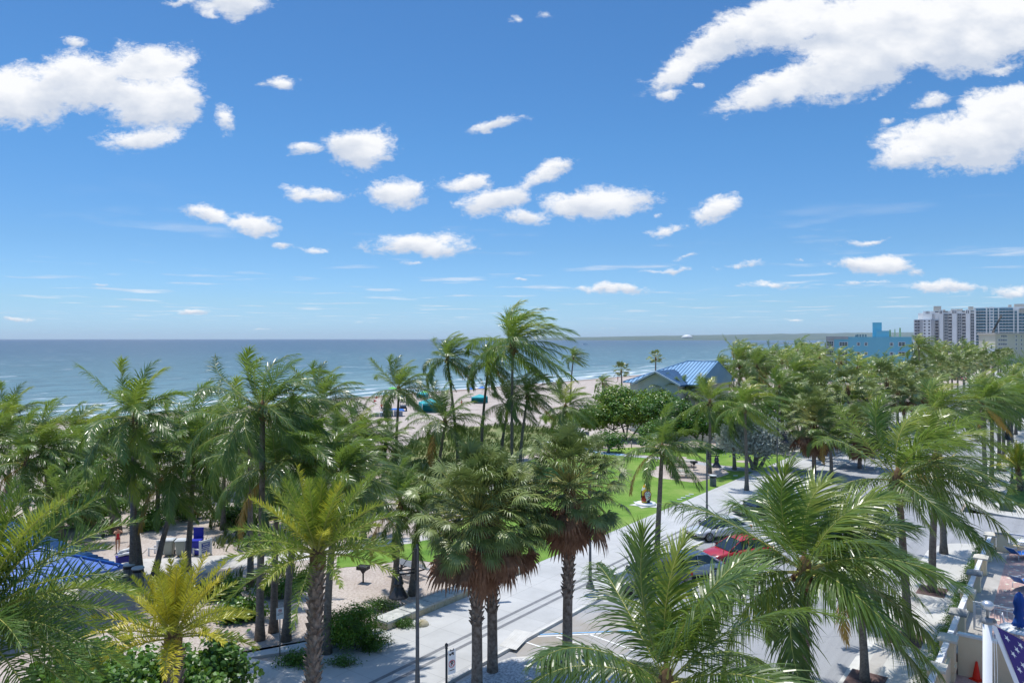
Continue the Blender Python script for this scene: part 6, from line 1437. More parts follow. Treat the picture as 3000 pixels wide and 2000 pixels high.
# tree grates, storm drain, utility box
def grate(label,sx,sy,su=1.75,sv=1.35):
    u,v=touv(G(sx,sy)); t=thing('tree_grate',label,'tree grate',UVP(u,v,.13),ROTZ,'tree grates in the right sidewalk')
    mb=MB(); mb.box((0,0,.012),(su,sv,.02)); mb.build('frame',[paint('rusty_iron',(.10,.06,.055),(.16,.10,.09),.8,3) if 'rusty_iron' not in bpy.data.materials else bpy.data.materials['rusty_iron']],t)
    mb=MB()
    for k in range(14): mb.box((-su/2+.12+k*(su-.24)/13,0,.026),(.03,sv-.14,.012))
    mb.build('bar',[bpy.data.materials['rusty_iron']],t)
grate('nearer brown tree grate with a palm in it, shaded by fronds',2656,1880); grate('brown tree grate just before the storm drain',2731,1738)
grate('brown tree grate right after the side street',2886,1450); grate('second tree grate past the side street',2906,1411); grate('third tree grate past the side street',2928,1380); grate('fourth tree grate past the side street',2942,1347); grate('fifth tree grate past the side street',2957,1322)
grate('tree grate at the bottom edge with a slim trunk',2535,2003)
u,v=touv(G(2704,1674)); t=thing('storm_drain','rusty slotted storm drain in the curb strip','drain',UVP(u,v,.135),ROTZ)
mb=MB(); mb.box((0,0,.005),(1.1,.55,.012)); mb.build('frame',[M_curb],t); mb=MB()
for k in range(8): mb.box((-.45+k*.128,0,.02),(.05,.46,.015))
mb.build('bar',[bpy.data.materials['rusty_iron']],t)
t=thing('utility_box','green metal utility box on the grass verge past the side street','utility box',G(2949,1498),ROTZ); mb=MB(); mb.box((0,0,.36),(1.0,.9,.72)); mb.build('body',[paint('utility_green',(.07,.12,.08),rough=.5)],t); mb=MB(); mb.box((0,0,.76),(1.06,.96,.07)); mb.build('lid',[paint('utility_green_pale',(.20,.26,.22),rough=.5)],t)
t=thing('meter_box','black meter box at the edge of the near path','box',G(905,1710),0); mb=MB(); mb.box((0,0,.25),(.4,.3,.5)); mb.build('body',[M_dark],t)

# ------------------------------------------------------------------ terrace things
M_sling=paint('blue_sling',(.02,.14,.50),(.03,.18,.58),.6)
def lounger(label,u,v,rz):
    t=thing('pool_lounger',label,'lounger',UVP(u,v,.25),rz,'pool loungers')
    mb=MB(); 
    for s in (-1,1): mb.tube([(-.95,s*.32,.34),(.35,s*.32,.34),(.95,s*.32,.80)],.022,6); mb.tube([(-.35,s*.34,.36),(-.3,s*.34,.56),(.25,s*.34,.58),(.3,s*.34,.36)],.018,6)
    mb.tube([(-.95,-.32,.34),(-.95,.32,.34)],.022,6); mb.tube([(.95,-.32,.80),(.95,.32,.80)],.022,6); mb.build('frame',[M_whitem],t)
    mb=MB(); mb.box((-.3,0,.35),(1.3,.60,.02)); mb.plate([(.35,-.3,.355),(.35,.3,.355),(.93,.3,.79),(.93,-.3,.79)],(0,0,.02)); mb.build('sling',[M_sling],t)
    for a in (-.75,.5):
        for s in (-1,1): mb=MB(); mb.tube([(a,s*.32,.34),(a,s*.32,0)],.02,6); mb.build('leg',[M_whitem],t)
    return t
pA=touv(G(2985,1636,.25)); pB=touv(G(3000,1722,.25))
lounger('white framed lounger with blue sling by the far end of the terrace',pA[0],pA[1],ROTZ+2.6); lounger('white framed lounger with blue sling in the middle of the terrace',pB[0],pB[1],ROTZ+2.7)
def rtable(label,loc,r=.6):
    t=thing('round_table',label,'table',loc,0,'round white tables'); mb=MB(); mb.lathe([(r,.70),(r+.02,.72),(r,.74)],28); mb.build('tabletop',[M_whitem],t); mb=MB(); mb.tube([(0,0,.03),(0,0,.7)],.04,8); mb.lathe([(.26,0),(.24,.04),(.05,.06)],16); mb.build('pedestal',[M_whitem],t); return t
rtable('round white table beyond the far lounger',UVP(touv(G(3010,1618,.25))[0],touv(G(3010,1618,.25))[1],.25)); ub_=Vector((sxX(2986,33),33,.25)); rtable('round white table under the closed blue umbrella',ub_,.75)
um=thing('umbrella','closed dark blue patio umbrella tied around its pole','umbrella',ub_,0)
mb=MB(); mb.tube([(0,0,.02),(0,0,2.42)],.022,8); mb.lathe([(.005,0),(.03,.03),(.005,.07)],8,c=(0,0,2.40)); mb.build('pole',[paint('wood_pole',(.32,.20,.10),rough=.6)],um)
mb=MB(); n=18; prof=[(.03,2.40),(.12,2.30),(.17,2.05),(.20,1.85),(.15,1.62),(.20,1.40),(.13,1.28),(.19,1.05),(.26,.88),(.22,.86)]; P=[]
for i,(r,z) in enumerate(prof):
    for j in range(n): q=2*pi*j/n; rr=r*(1+.22*(1 if j%2 else -1)*(.4 if i<2 else 1)); P.append((rr*cos(q),rr*sin(q),z))
fs=[((i+1)*n+j,(i+1)*n+(j+1)%n,i*n+(j+1)%n,i*n+j) for i in range(len(prof)-1) for j in range(n)]; mb.add(P,fs,0,True); mb.build('canopy',[paint('umbrella_blue',(.015,.07,.32),(.02,.10,.42),.7)],um)
ch=thing('patio_chair','blue slung patio chair with white frame behind the flagpole','chair',Vector((sxX(2940,31.6),31.6,.25)),ROTZ+1.2)
mb=MB(); mb.plate([(-.3,-.02,.45),(.3,-.02,.45),(.3,.12,.98),(-.3,.12,.98)],(0,.03,0)); mb.build('backrest',[M_sling],ch); mb=MB(); mb.box((0,-.26,.44),(.58,.5,.03)); mb.build('seat',[M_sling],ch)
for a in (-.3,.3):
    for b in (-.5,0): mb=MB(); mb.tube([(a,b,0),(a,b,.46 if b else 1.0)],.018,6); mb.build('leg',[M_whitem],ch)
ch2=thing('patio_chair','white resin patio chair behind the railing','chair',Vector((sxX(2960,34.2),34.2,.25)),ROTZ)
mb=MB(); mb.box((0,0,.44),(.52,.5,.05)); mb.build('seat',[M_whitem],ch2); mb=MB(); mb.plate([(-.26,.22,.46),(.26,.22,.46),(.22,.30,.9),(-.22,.30,.9)],(0,.03,0)); mb.build('backrest',[M_whitem],ch2)
for a in (-.23,.23):
    for b in (-.2,.2): mb=MB(); mb.tube([(a,b,0),(a*.9,b*.9,.43)],.025,6); mb.build('leg',[M_whitem],ch2)
# cone on the lower court
cn=thing('traffic_cone','bright red-orange traffic cone on the lower court by the beige wall','cone',G(2861,1990,-.55),.4)
mb=MB(); mb.box((0,0,.02),(.42,.42,.04)); mb.build('base',[paint('cone_base',(.65,.02,.005),(.75,.03,.008),.5)],cn); mb=MB(); mb.lathe([(.17,.04),(.155,.08),(.05,.72),(.035,.78),(.02,.785)],24); mb.build('cone',[paint('cone_red',(.78,.018,.004),(.85,.03,.006),.5)],cn)
# flagpole and flag
YF=10.0; fp=thing('flagpole','white flagpole with a silver ball on top in the near right corner','flagpole',Vector((sxX(2893,YF),YF,0)),0)
zt=syZ(1818,YF); mb=MB(); mb.tube([(0,0,-.5),(0,0,zt)],[.058,.056],20); mb.build('pole',[M_whitem],fp)
M_ball=mat('brushed_silver',(.55,.56,.57),rough=.32,metal=.7); mb=MB(); mb.lathe([(.014,0),(.018,.1),(.01,.2)],10,c=(.0,0,zt+.03)); mb.build('spindle',[M_steel],fp); mb=MB(); mb.lathe([(.01,-.067),(.045,-.052),(.072,-.022),(.078,.005),(.070,.035),(.045,.058),(.01,.068)],28,c=(.002,0,zt+.21)); mb.build('ball',[M_ball],fp)
mb=MB(); mb.lathe([(.066,-.03),(.068,.0),(.05,.035),(.02,.045)],16,c=(0,0,zt)); mb.tube([(.03,0,zt+.02),(.085,0,zt+.02),(.10,0,zt-.0)],.022,8); mb.lathe([(.01,-.02),(.03,-.01),(.03,.01),(.01,.02)],12,c=(.095,0,zt-.01)); mb.build('truck',[M_steel],fp)
hl=thing('halyard','thin white ropes hanging from the top of the flagpole','rope',Vector((sxX(2893,YF),YF,0)),0); mb=MB(); mb.tube([(.085,-.0,zt-.03),(.10,0,zt-.8),(.12,0,5)],.005,4); mb.tube([(.105,0,zt-.02),(.135,.0,zt-.6),(.17,0,5)],.004,4); mb.tube([(.095,0,zt-.02),(.13,0,zt-.055),(.165,0,zt-.08)],.012,5); mb.build('rope',[M_signw],hl)
fl=thing('flag','American flag with a dark blue star field hanging from the pole at the right edge','flag',Vector((sxX(2893,YF),YF,0)),0)
Pole=Vector((sxX(2893,YF),YF,0))
A=at(2921,1835,YF)-Pole; B=at(3090,2262,YF)-Pole   # hoist edge
hoist=(B-A); HL=hoist.length; nx_=Vector((.86,.30,-.44)).normalized()
def flagpt(s,t):   # s along fly 0..1.9, t along hoist 0..1
    base=A+hoist*t; fly=nx_; p=base+fly*(s*HL)+Vector((0,0,-1))*(.06*s*s*HL); w=sin(s*7+t*2.4)*.075*min(1,s*2.5)+.02*sin(t*9+s*3); return p+Vector((-.35,-.9,.1))*w
NS,NT=60,32; mb=MB(); P=[];fs=[];mi=[]
for i in range(NS+1):
    for j in range(NT+1): P.append(flagpt(1.9*i/NS,j/NT))
for i in range(NS):
    for j in range(NT):
        a=i*(NT+1)+j; fs.append((a,a+NT+1,a+NT+2,a+1)); s=1.9*(i+.5)/NS; t=(j+.5)/NT
        mi.append(0 if (s<.76 and t<7/13) else (1 if int(t*13)%2==0 else 2))
b0_=len(mb.f); mb.add(P,fs,0,True); mb.m[b0_:]=mi
M_canton=paint('flag_blue',(.035,.018,.16),(.05,.026,.22),.7); mb.build('cloth',[M_canton,paint('flag_red',(.45,.02,.03),rough=.7),paint('flag_white',(.70,.70,.72),rough=.7)],fl)
mb=MB(); mb.add([flagpt(-.06,0),flagpt(.0,0),flagpt(0,1),flagpt(-.06,1)],[(3,2,1,0)]); mb.build('header',[M_signw],fl)
mb=MB()
for r in range(9):
    for c in range(6 if r%2==0 else 5):
        s0=.76*((c*2+1+(r%2))/12); t0=(7/13)*((r+1)/10); R_=.028; pts=[]
        for k in range(10): q=pi/2+k*pi/5; rr=R_ if k%2==0 else R_*.40; pts.append(flagpt(s0+rr*cos(q),t0+rr*sin(q))+Vector((-.002,-.006,.001)))
        cpt=flagpt(s0,t0)+Vector((-.002,-.006,.001)); mb.add([cpt]+pts,[(0,k+1,(k+1)%10+1) for k in range(10)])
mb.build('star',[M_signw],fl).data.name='stars'
# ------------------------------------------------------------------ cars
M_tyre=mat('tyre_rubber',(.02,.02,.02),(.03,.03,.03),rough=.9,nscale=8); M_rim=mat('alloy_rim',(.45,.46,.47),rough=.3,metal=.8); M_wglass=mat('car_glass',(.012,.016,.02),(.02,.026,.03),rough=.06,spec=.9,nscale=.3); M_lampr=paint('tail_lamp',(.45,.01,.01),rough=.2); M_lampw=mat('head_lamp',(.6,.62,.65),rough=.15,spec=.8); M_bumper=mat('black_plastic',(.03,.03,.032),rough=.6)
def car(color, label, loc, rz, suv=False, pickup=False):
    """nose towards local +x"""
    m=mat('car_paint',color,tuple(c*1.04 for c in color),rough=.28,spec=.6,nscale=.5,coat=.8)
    t=thing('parked_car',label,'car',loc,rz,'cars parked in the angled bays')
    L=4.6; Wd=.92; zr=1.72 if suv else 1.46; zb=1.0 if suv else .88
    st=[(-2.28,.62,.42,.80),(-2.2,.80,.36,zb-.06),(-1.9,.88,.30,zb+.01),(-1.2,.91,.28,zb+.02),(-.2,.92,.27,zb),(.7,.92,.27,zb-.02),(1.3,.90,.28,zb-.06),(1.9,.86,.30,zb-.16),(2.2,.76,.36,zb-.26),(2.32,.58,.44,zb-.34)]
    mb=MB(); P=[]; n=10
    for x,w,z0,z1 in st:
        sec=[(-w*.86,z0),(-w,z0+.12),(-w*1.01,(z0+z1)/2),(-w*.96,z1-.06),(-w*.80,z1),(w*.80,z1),(w*.96,z1-.06),(w*1.01,(z0+z1)/2),(w,z0+.12),(w*.86,z0)]
        P+=[(x,y,z) for y,z in sec]
    fs=[]
    for i in range(len(st)-1):
        for j in range(n): fs.append((i*n+j,i*n+(j+1)%n,(i+1)*n+(j+1)%n,(i+1)*n+j))
    fs+= [tuple(range(n)),tuple((len(st)-1)*n+j for j in range(n-1,-1,-1))]
    mb.add(P,fs,0,True); body=mb.build('body',[m],t)
    # glasshouse
    x0,x1,x2,x3=((-2.1,-1.85,.25,1.15) if suv else (-1.85,-1.05,.2,1.15)); 
    mb=MB(); g=[(x0,.74,zb-.03,zb),(x1,.68,zb-.03,zr-.05),(-.4,.66,zb-.03,zr-.035),(x2,.66,zb-.03,zr-.05),(x3,.74,zb-.03,zb-.02)]; P=[]
    for x,w,a,b in g: wt=w*(.84 if b>zb+.1 else 1); P+=[(x,-w*1.06,a),(x,-wt,b),(x,wt,b),(x,w*1.06,a)]
    fs=[(i*4+j,i*4+j+1,(i+1)*4+j+1,(i+1)*4+j) for i in range(4) for j in range(3)]; mb.add(P,fs,0,False); mb.build('windows',[M_wglass],t)
    mb=MB(); P=[]
    for x,w,a,b in ((x1-.06,.60,0,zr-.05),(x1+.15,.62,0,zr-.005),(-.4,.62,0,zr+.005),(x2-.15,.62,0,zr-.01),(x2+.05,.60,0,zr-.06)):
        P+=[(x,-w,b-.055),(x,-w*.92,b),(x,0,b+.02),(x,w*.92,b),(x,w,b-.055)]
    mb.add(P,[(i*5+j,(i+1)*5+j,(i+1)*5+j+1,i*5+j+1)[::-1] for i in range(4) for j in range(4)],0,True)
    for s in (-1,1):
        mb.tube([(x3,s*.76,zb-.01),(x2,s*.58,zr-.06)],.03,5); mb.tube([(x0,s*.76,zb),(x1,s*.60,zr-.06)],.04,5); mb.tube([(-.35,s*.76,zb-.02),(-.35,s*.585,zr-.05)],.03,5)
    mb.build('roof',[m],t)
    for a in (-1.38,1.42):
        for s in (-1,1):
            mb=MB(); r=.36 if suv else .33; mb.tube([(a,s*.74,r),(a,s*.94,r)],r,20); w=mb.build('wheel',[M_tyre],t)
            mb=MB(); y=s*.945; mb.tube([(a,s*.9,r),(a,s*.955,r)],.10,10)
            for k in range(10): q=k*pi/5; mb.box((0,0,0),(0,0,0)) if False else mb.tube([(a,y,r),(a+.22*cos(q),y,r+.22*sin(q))],.022,4)
            mb.tube([(a+.22*cos(k*pi/8),y,r+.22*sin(k*pi/8)) for k in range(17)],.022,4,caps=False); mb.build('rim',[M_rim],w)
    for s in (-1,1):
        mb=MB(); mb.box((2.2,s*.58,zb-.32),(.18,.32,.13)); mb.build('headlight',[M_lampw],t); mb=MB(); mb.box((-2.2,s*.66,zb-.16),(.14,.26,.2)); mb.build('tail_light',[M_lampr],t)
        mb=MB(); mb.box((.85,s*1.02,zb+.06),(.12,.2,.13)); mb.build('mirror',[M_bumper],t)
    for q_ in (2.26,-2.26): mb=MB(); mb.box((q_,0,.42),(.12,1.25,.21)); mb.build('bumper',[M_bumper],t)
    return t
def carG(color,label,sx,sy,hd,**k): return car(color,label,G(sx,sy,.01),hd,**k)
bay=ROTZ+radians(148)
carG((.42,.010,.012),'red car in the angled bays left of the trunk of the large street palm',2160,1640,bay)
carG((.50,.52,.54),'silver car parked directly beyond the red one',2105,1572,bay)
carG((.05,.055,.06),'dark grey car parked nearest, half hidden by the bottom palm',1905,1725,bay,suv=True)
carG((.30,.34,.38),'blue-grey car between the dark one and the red one',2010,1690,bay)
carG((.02,.022,.028),'black car beyond the silver one',2230,1508,bay)
carG((.06,.25,.32),'teal car parked beside the far fan palms',2655,1262,bay)
carG((.03,.03,.035),'black sport utility car in the far bays',2745,1215,bay,suv=True)
carG((.55,.56,.58),'silver car in the far bays under the palms',2790,1180,bay)
carG((.60,.61,.62),'white car in the far bays',2830,1168,bay)
carG((.04,.045,.05),'dark car farthest up the street near the bend',2912,1084,ROTZ)
carG((.35,.02,.02),'dark red car across the far crossing',2812,1114,ROTZ+1.5)
car((.62,.42,.28),'tan-roofed car at the bottom right corner below the flag',Vector((sxX(2960,26.2),26.2,-.55)),ROTZ+pi/2+.12,suv=True)
# red and white barriers on the far street
for k,(x,y) in enumerate(((2883,1112),(2903,1072),(2855,1128))):
    t=thing('road_barrier',['orange-red road barrier before the far crossing','orange-red barrier far up the street','small red barrier by the far sidewalk'][k],'barrier',G(x,y),0,'road barriers'); mb=MB(); mb.box((0,0,.75),(.9,.08,.5)); mb.build('board',[paint('barrier_red',(.65,.06,.02),rough=.5) if k==0 else bpy.data.materials['barrier_red']],t)
    for s in (-1,1): mb=MB(); mb.box((s*.38,0,.35),(.06,.5,.08)); mb.box((s*.38,0,.45),(.06,.06,.9)); mb.build('leg',[M_signw],t)

# ------------------------------------------------------------------ people
M_skin=paint('skin',(.42,.22,.14),(.48,.27,.18),.55); M_skin2=paint('tanned_skin',(.26,.13,.08),(.30,.16,.10),.55)
def skin_mesh(name, joints, edges, mats, parent, root=0, sub=1):
    me=bpy.data.meshes.new(name); me.from_pydata([j[0] for j in joints],edges,[]); me.materials.append(mats)
    o=bpy.data.objects.new(name,me); COL.objects.link(o); o.parent=parent
    sk=o.modifiers.new('skin','SKIN'); sk.use_smooth_shade=True
    lay=me.skin_vertices[0].data if me.skin_vertices else None
    if lay is None:
        import bmesh
        bm=bmesh.new(); bm.from_mesh(me); bm.verts.layers.skin.verify(); bm.to_mesh(me); bm.free(); lay=me.skin_vertices[0].data
    for i,j in enumerate(joints): lay[i].radius=(j[1],j[1] if len(j)<3 else j[2]); lay[i].use_root=(i==root)
    if sub: s=o.modifiers.new('sub','SUBSURF'); s.levels=sub; s.render_levels=sub
    return o
def person(label, loc, rz, skin, top=None, bottom=None, hair=(.03,.02,.015), walk=.12, arms=((-.05,.25),(.05,-.2)), lean=0.0, h=1.70, reach=None, swim=None, longtrs=False, hat=None):
    """faces local -y; arms = (sideways, forward) swing of each hand"""
    t=thing('person',label,'person',loc,rz,'people in the park'); k=h/1.70
    def S(x,y,z): return (x*k,(y-lean*max(0,z-.9))*k,z*k)
    J=[(S(0,0,.95),.13*k,.10*k),(S(0,0,1.15),.115*k,.09*k),(S(0,0,1.36),.145*k,.10*k),(S(0,0,1.46),.06*k),(S(0,-.01,1.54),.055*k),(S(0,-.02,1.60),.085*k,.095*k),(S(0,-.01,1.68),.07*k,.085*k)]
    E=[(0,1),(1,2),(2,3),(3,4),(4,5),(5,6)]
    for s,q in ((-1,walk),(1,-walk)):
        b=len(J); J+=[(S(s*.09,0,.90),.088*k),(S(s*.10,-q*.9+.0,.50),.058*k),(S(s*.10,-q*1.3+.04,.28),.05*k),(S(s*.10,-q*1.7+.05,.09),.035*k),(S(s*.11,-q*1.7-.10,.04),.034*k)]; E+=[(0,b),(b,b+1),(b+1,b+2),(b+2,b+3),(b+3,b+4)]
    for s,(sw,fw) in ((-1,arms[0]),(1,arms[1])):
        b=len(J)
        if reach and s in reach: el=S(s*.26,-.16,1.32); ha=S(s*.05,-.34,1.50)
        else: el=S(s*.24+sw,-fw*.4,1.12); ha=S(s*.25+sw*2,-fw*1.2,.90)
        J+=[(S(s*.17,0,1.40),.058*k),(el,.040*k),(ha,.028*k)]; E+=[(2,b),(b,b+1),(b+1,b+2)]
        hv=Vector(ha)-Vector(el); hv.normalize(); f0=len(J)
        J.append((tuple(Vector(ha)+hv*.06*k),.030*k,.016*k)); E.append((b+2,f0))
        for q in range(4):
            o=Vector((0,(q-1.5)*.02*k,0)); J.append((tuple(Vector(ha)+hv*(.15-.01*abs(q-1.2))*k+o),.009*k)); E.append((f0,len(J)-1))
        J.append((tuple(Vector(ha)+hv*.09*k+Vector((0,-.05*k,0))),.010*k)); E.append((f0,len(J)-1))
    body=skin_mesh('body',J,E,skin,t,0,1)
    hd=Vector(S(0,-.015,1.66)); mb=MB(); mb.lathe([(.105,-.05),(.112,.0),(.10,.06),(.06,.105),(.01,.12)],12,c=tuple(hd)); mb.build('hair',[mat('hair',hair,rough=.6)],t)
    if hat: mb=MB(); mb.lathe([(.22,.035),(.12,.05),(.115,.13),(.02,.15)],14,c=tuple(hd)); mb.build('hat',[mat('hat_cloth',hat,rough=.8)],t)
    mb=MB()
    fc=Vector(S(0,-.02,1.60)); mb.lathe([(.004,-.03),(.014,-.02),(.006,.02)],6,c=(fc.x,fc.y-.098*k,fc.z)); mb.build('nose',[skin],t)
    mb=MB(); [mb.lathe([(.003,-.006),(.009,0),(.003,.006)],6,c=(fc.x+s*.032*k,fc.y-.088*k,fc.z+.025)) for s in (-1,1)]; mb.build('eye',[M_black],t)
    if top:
        mt=mat('shirt_cloth',top,rough=.8); Jt=[(S(0,0,.98),.145*k,.115*k),(S(0,0,1.18),.13*k,.105*k),(S(0,0,1.37),.158*k,.112*k),(S(0,0,1.45),.07*k)]; Et=[(0,1),(1,2),(2,3)]
        for s in (-1,1):
            b=len(Jt); a=J[[x for x in range(len(J))][0]]; Jt+=[(S(s*.17,0,1.40),.072*k),(S(s*.22+(0 if s<0 else 0),-.02,1.25),.058*k)]; Et+=[(2,b),(b,b+1)]
        skin_mesh('shirt',Jt,Et,mt,t,1,1)
    if bottom:
        mt=mat('trouser_cloth',bottom,rough=.8); Jt=[(S(0,0,.98),.14*k,.115*k)]; Et=[]
        for s,q in ((-1,walk),(1,-walk)):
            b=len(Jt); Jt+=[(S(s*.09,0,.88),.105*k),(S(s*.10,-q*.7,.60 if not longtrs else .5),.085*k)]; Et+=[(0,b),(b,b+1)]
            if longtrs: Jt+=[(S(s*.10,-q*1.6+.05,.14),.055*k)]; Et+=[(b+1,b+2)]
        skin_mesh('trousers' if longtrs else 'shorts',Jt,Et,mt,t,0,1)
    if swim:
        mt=mat('swimsuit_cloth',swim,rough=.6); Jt=[(S(0,0,.90),.125*k,.115*k),(S(0,0,1.0),.14*k,.112*k),(S(0,0,1.17),.125*k,.10*k),(S(0,0,1.33),.15*k,.112*k)]; skin_mesh('swimsuit',Jt,[(0,1),(1,2),(2,3)],mt,t,1,1)
    return t
person('woman in a red swimsuit standing on the sand with both hands raised to her face',G(345,1616),radians(35),M_skin,swim=(.55,.02,.03),walk=.14,reach=(-1,1),lean=.12,h=1.66)
person('man in a salmon shirt and dark patterned trunks walking behind the litter bins',G(396,1643),radians(-60),M_skin,top=(.62,.18,.12),bottom=(.02,.02,.03),walk=.15,h=1.78)
person('person in dark trousers walking up the beach entry path',G(1689,1277),radians(170),M_skin2,top=(.45,.42,.40),bottom=(.04,.04,.06),walk=.13,longtrs=True,h=1.72)
person('person in light shorts walking under the fan palm at the promenade edge',G(2431,1328),radians(160),M_skin,top=(.30,.45,.48),bottom=(.36,.40,.36),walk=.16,h=1.72)
person('person in brown shorts walking beside the one in light shorts',G(2452,1330),radians(160),M_skin,top=(.42,.20,.10),bottom=(.10,.07,.05),walk=.14,h=1.78)
person('person in a red shirt near the pedestrian crossing far up the street',G(2860,1136),radians(20),M_skin2,top=(.55,.05,.04),bottom=(.05,.05,.07),walk=.12)
person('person in dark clothes crossing far up the street',G(2868,1124),radians(80),M_skin2,top=(.05,.05,.06),bottom=(.04,.04,.05),walk=.16,longtrs=True)
person('person in a white shirt far up the street left of the barrier',G(2847,1141),radians(-30),M_skin2,top=(.6,.6,.6),bottom=(.1,.1,.15),walk=.13)
for k,(x,y,c,l) in enumerate(((1118,1207,(.60,.05,.04),'beachgoer in red standing left on the beach near the pile of loungers'),(1810,1118,(.55,.12,.08),'beachgoer in orange on the beach left of the blue roof'),(1590,1132,(.1,.2,.45),'beachgoer in blue at the water behind the palms'),(1352,1196,(.55,.06,.05),'beachgoer in red beside the teal tent'),(1322,1205,(.1,.1,.12),'beachgoer in black in front of the umbrellas'))):
    person(l,G(x,y),radians(40*k),M_skin2,top=c,bottom=(.05,.06,.12),walk=.1)
# loaded beach cart
bc=thing('beach_cart','blue folding beach cart piled with striped towels beside the bathers','cart',G(366,1655),radians(40))
mb=MB(); mb.box((0,0,.42),(.95,.5,.36)); mb.box((0,0,.60),(1.0,.55,.03)); mb.build('body',[paint('cart_blue',(.03,.03,.22),rough=.8)],bc)
mb=MB(); mb.tube([(.48,0,.35),(.9,0,.45),(1.25,0,.75)],.02,6); mb.build('handle',[M_dark],bc)
for a in (-.35,.35):
    for s in (-1,1): mb=MB(); mb.tube([(a,s*.24,.13),(a,s*.31,.13)],.13,12); mb.build('wheel',[M_tyre],bc)
tw=thing('towel_bundle','rolled white and blue striped towels heaped on the beach cart','towels',G(366,1655)+Vector((0,0,.62)),radians(40)); mb=MB()
for k in range(4): mb.tube([(-.42+.02*k,-.18+.12*k,.09+.03*(k%2)),(.0,-.16+.11*k,.13),(.42,-.2+.12*k,.1)],.09,8,mi=k%3)
mb.tube([(-.3,-.1,.28),(.3,.12,.30)],.10,8,mi=0); mb.build('towel',[M_signw,M_navy,paint('teal_towel',(.02,.16,.20),rough=.8)],tw)
# ------------------------------------------------------------------ on the beach
M_teal=paint('teal_canvas',(.02,.33,.36),(.03,.40,.42),.7); M_bcan=paint('blue_canvas',(.02,.16,.55),(.03,.20,.62),.7)
def tent(label,sx,sy,s,rz,m):
    t=thing('beach_tent',label,'tent',G(sx,sy),rz,'teal beach tents'); mb=MB(); h=2.3*s; w=2.0*s
    P=[(-w,-w,h*.78),(w,-w,h*.78),(w,w,h*.78),(-w,w,h*.78),(0,0,h*1.12)]; mb.add(P,[(0,1,4),(1,2,4),(2,3,4),(3,0,4)]); mb.plate([(-w,w,0),(w,w,0),(w,w,h*.78),(-w,w,h*.78)],(0,.03,0)); mb.plate([(-w,-w,.2),(-w,w,.2),(-w,w,h*.78),(-w,-w,h*.78)],(-.03,0,0))
    for q in range(4):
        a=Vector(P[q]);b=Vector(P[(q+1)%4]); mb.plate([a,b,b-Vector((0,0,.3)),a-Vector((0,0,.3))],(0,.02,0))
    mb.build('canopy',[m],t)
    for a in (-1,1):
        for b in (-1,1): mb=MB(); mb.tube([(a*w,b*w,0),(a*w,b*w,h*.78)],.04,6); mb.build('pole',[M_signw],t)
    return t
tent('large teal beach tent behind the bright green coconut palm',1262,1206,1.0,.3,M_teal); tent('second teal beach tent to the right of the large one',1405,1180,.75,-.2,M_teal); tent('teal tent nearer to the water behind the palm crown',1238,1168,.7,.1,M_teal)
def beach_umb(label,sx,sy,m,s=1.0):
    t=thing('beach_umbrella',label,'umbrella',G(sx,sy),.2,'blue beach umbrellas'); mb=MB(); n=10; P=[(0,0,2.3*s)]+[(1.15*s*cos(2*pi*k/n),1.15*s*sin(2*pi*k/n),1.85*s) for k in range(n)]; mb.add(P+[(p[0],p[1],p[2]-.02) for p in P],[(0,1+k,1+(k+1)%n) for k in range(n)]+[(n+1,n+2+(k+1)%n,n+2+k) for k in range(n)]); mb.build('canopy',[m],t)
    mb=MB(); mb.tube([(0,0,-.2),(0,0,2.25*s)],.03,6); mb.build('pole',[M_signw],t)
for x,y,l,m in ((1379,1162,'blue umbrella left of the trunk gap on the beach',M_bcan),(1412,1158,'blue umbrella right above the second teal tent',M_bcan),(1180,1186,'blue umbrella beside the beach buggy',M_bcan),(1248,1172,'green beach umbrella in front of the surf',paint('green_canvas',(.10,.42,.05),rough=.7)),(1275,1160,'light blue umbrella among the tents',M_mat_blue),(1150,1160,'small green umbrella near the water left of the tents',bpy.data.materials['green_canvas']),(1610,1135,'blue umbrella behind the palm at the beach entry',M_bcan),(1760,1120,'blue umbrella on the beach left of the small fan palm',M_bcan)):
    beach_umb(l,x,y,m)
ls=thing('lounger_stack','heap of stacked white and blue beach loungers on the sand','loungers',G(1133,1219),radians(8))
for k in range(7):
    mb=MB(); x=-2.6+.85*k; h=.5+.16*min(k,4)
    for q in range(int(h/.13)): mb.box((x,0,.1+.13*q),(.7,1.9,.05)); mb.box((x,0,.05+.13*q),(.06,1.9,.07))
    mb.build('lounger',[paint('lounger_white',(.55,.58,.60),(.35,.42,.52),.6,4) if k==0 else bpy.data.materials['lounger_white']],ls)
mb=MB(); mb.box((1.0,.2,1.28),(3.2,1.4,.16),.1,0,.8); mb.box((2.6,.2,1.1),(1.2,1.5,.3),.1,0,.7); mb.build('cover',[M_bcan],ls)
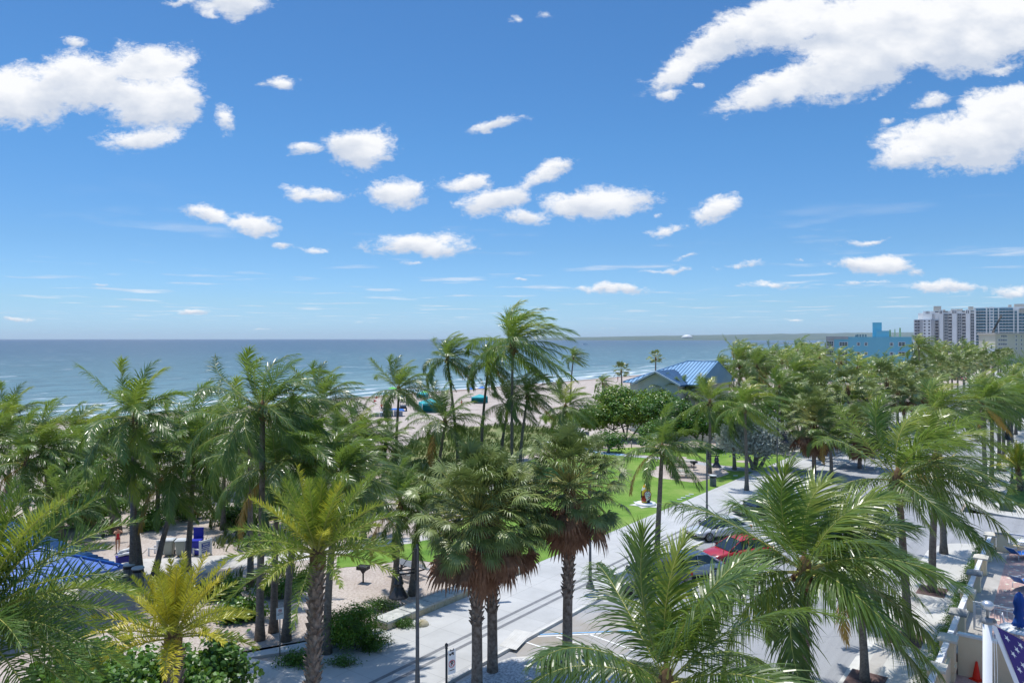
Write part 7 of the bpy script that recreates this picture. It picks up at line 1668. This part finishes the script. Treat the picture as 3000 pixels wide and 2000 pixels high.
bg=thing('beach_buggy','small dark beach buggy parked behind the palm trunk','buggy',G(1181,1203),radians(100)); mb=MB(); mb.box((0,0,.7),(2.4,1.2,.4)); mb.box((-.3,0,1.75),(1.4,1.2,.06)); mb.build('body',[M_bumper],bg)
for a in (-.8,.8):
    for s in (-1,1): mb=MB(); mb.tube([(a,s*.5,.33),(a,s*.72,.33)],.33,14); mb.build('wheel',[M_tyre],bg)
mb=MB(); [mb.tube([(a,s*.55,.9),(a*.9,s*.5,1.75)],.03,5) for a in (-.9,.35) for s in (-1,1)]; mb.build('frame',[M_steel],bg)
for k,(x,y,l) in enumerate(((1094,1199,'left of the small red beach flags'),(1099,1188,'small red beach flag farther back'))):
    t=thing('marker_flag',l if k else 'small red beach flag nearer the loungers','flag',G(x,y),0,'red beach flags'); mb=MB(); mb.tube([(0,0,0),(0,0,2.0)],.025,5); mb.build('pole',[M_signw],t); mb=MB(); mb.plate([(.02,0,1.95),(.75,.05,1.75),(.02,0,1.4)],(0,.02,0)); mb.build('cloth',[M_red],t)
# a white motor boat far out
for k,(x,Yb,l) in enumerate(((1712,1900,'white motor boat leaving a wake near the far coast'),)):
    t=thing('motor_boat',l,'boat',Vector((sxX(x,Yb),Yb,-.6)),0); mb=MB(); mb.prism([(-7,-2),(6,-2),(9,0),(6,2),(-7,2)],0,2.2); mb.build('hull',[M_signw],t); mb=MB(); mb.box((-1,0,3.2),(6,3,2.0),0,0,.8); mb.build('cabin',[M_trimw],t)

# ------------------------------------------------------------------ sea air
hz_=MB(); hz_.box((2500,8000,60),(26000,17000,122)); o=hz_.build('haze',[bpy.data.materials.new('haze')]); tag(o,kind='stuff',label='thin sea haze over the coast')
o.location=(0,0,-4)
m=o.data.materials[0]; m.use_nodes=True; nt=m.node_tree; nt.nodes.clear(); oo=node(nt,'ShaderNodeOutputMaterial'); pv_=node(nt,'ShaderNodeVolumePrincipled')
pv_.inputs['Color'].default_value=(.86,.93,1,1); pv_.inputs['Density'].default_value=HAZE; pv_.inputs['Anisotropy'].default_value=.2; nt.links.new(pv_.outputs[0],oo.inputs['Volume'])
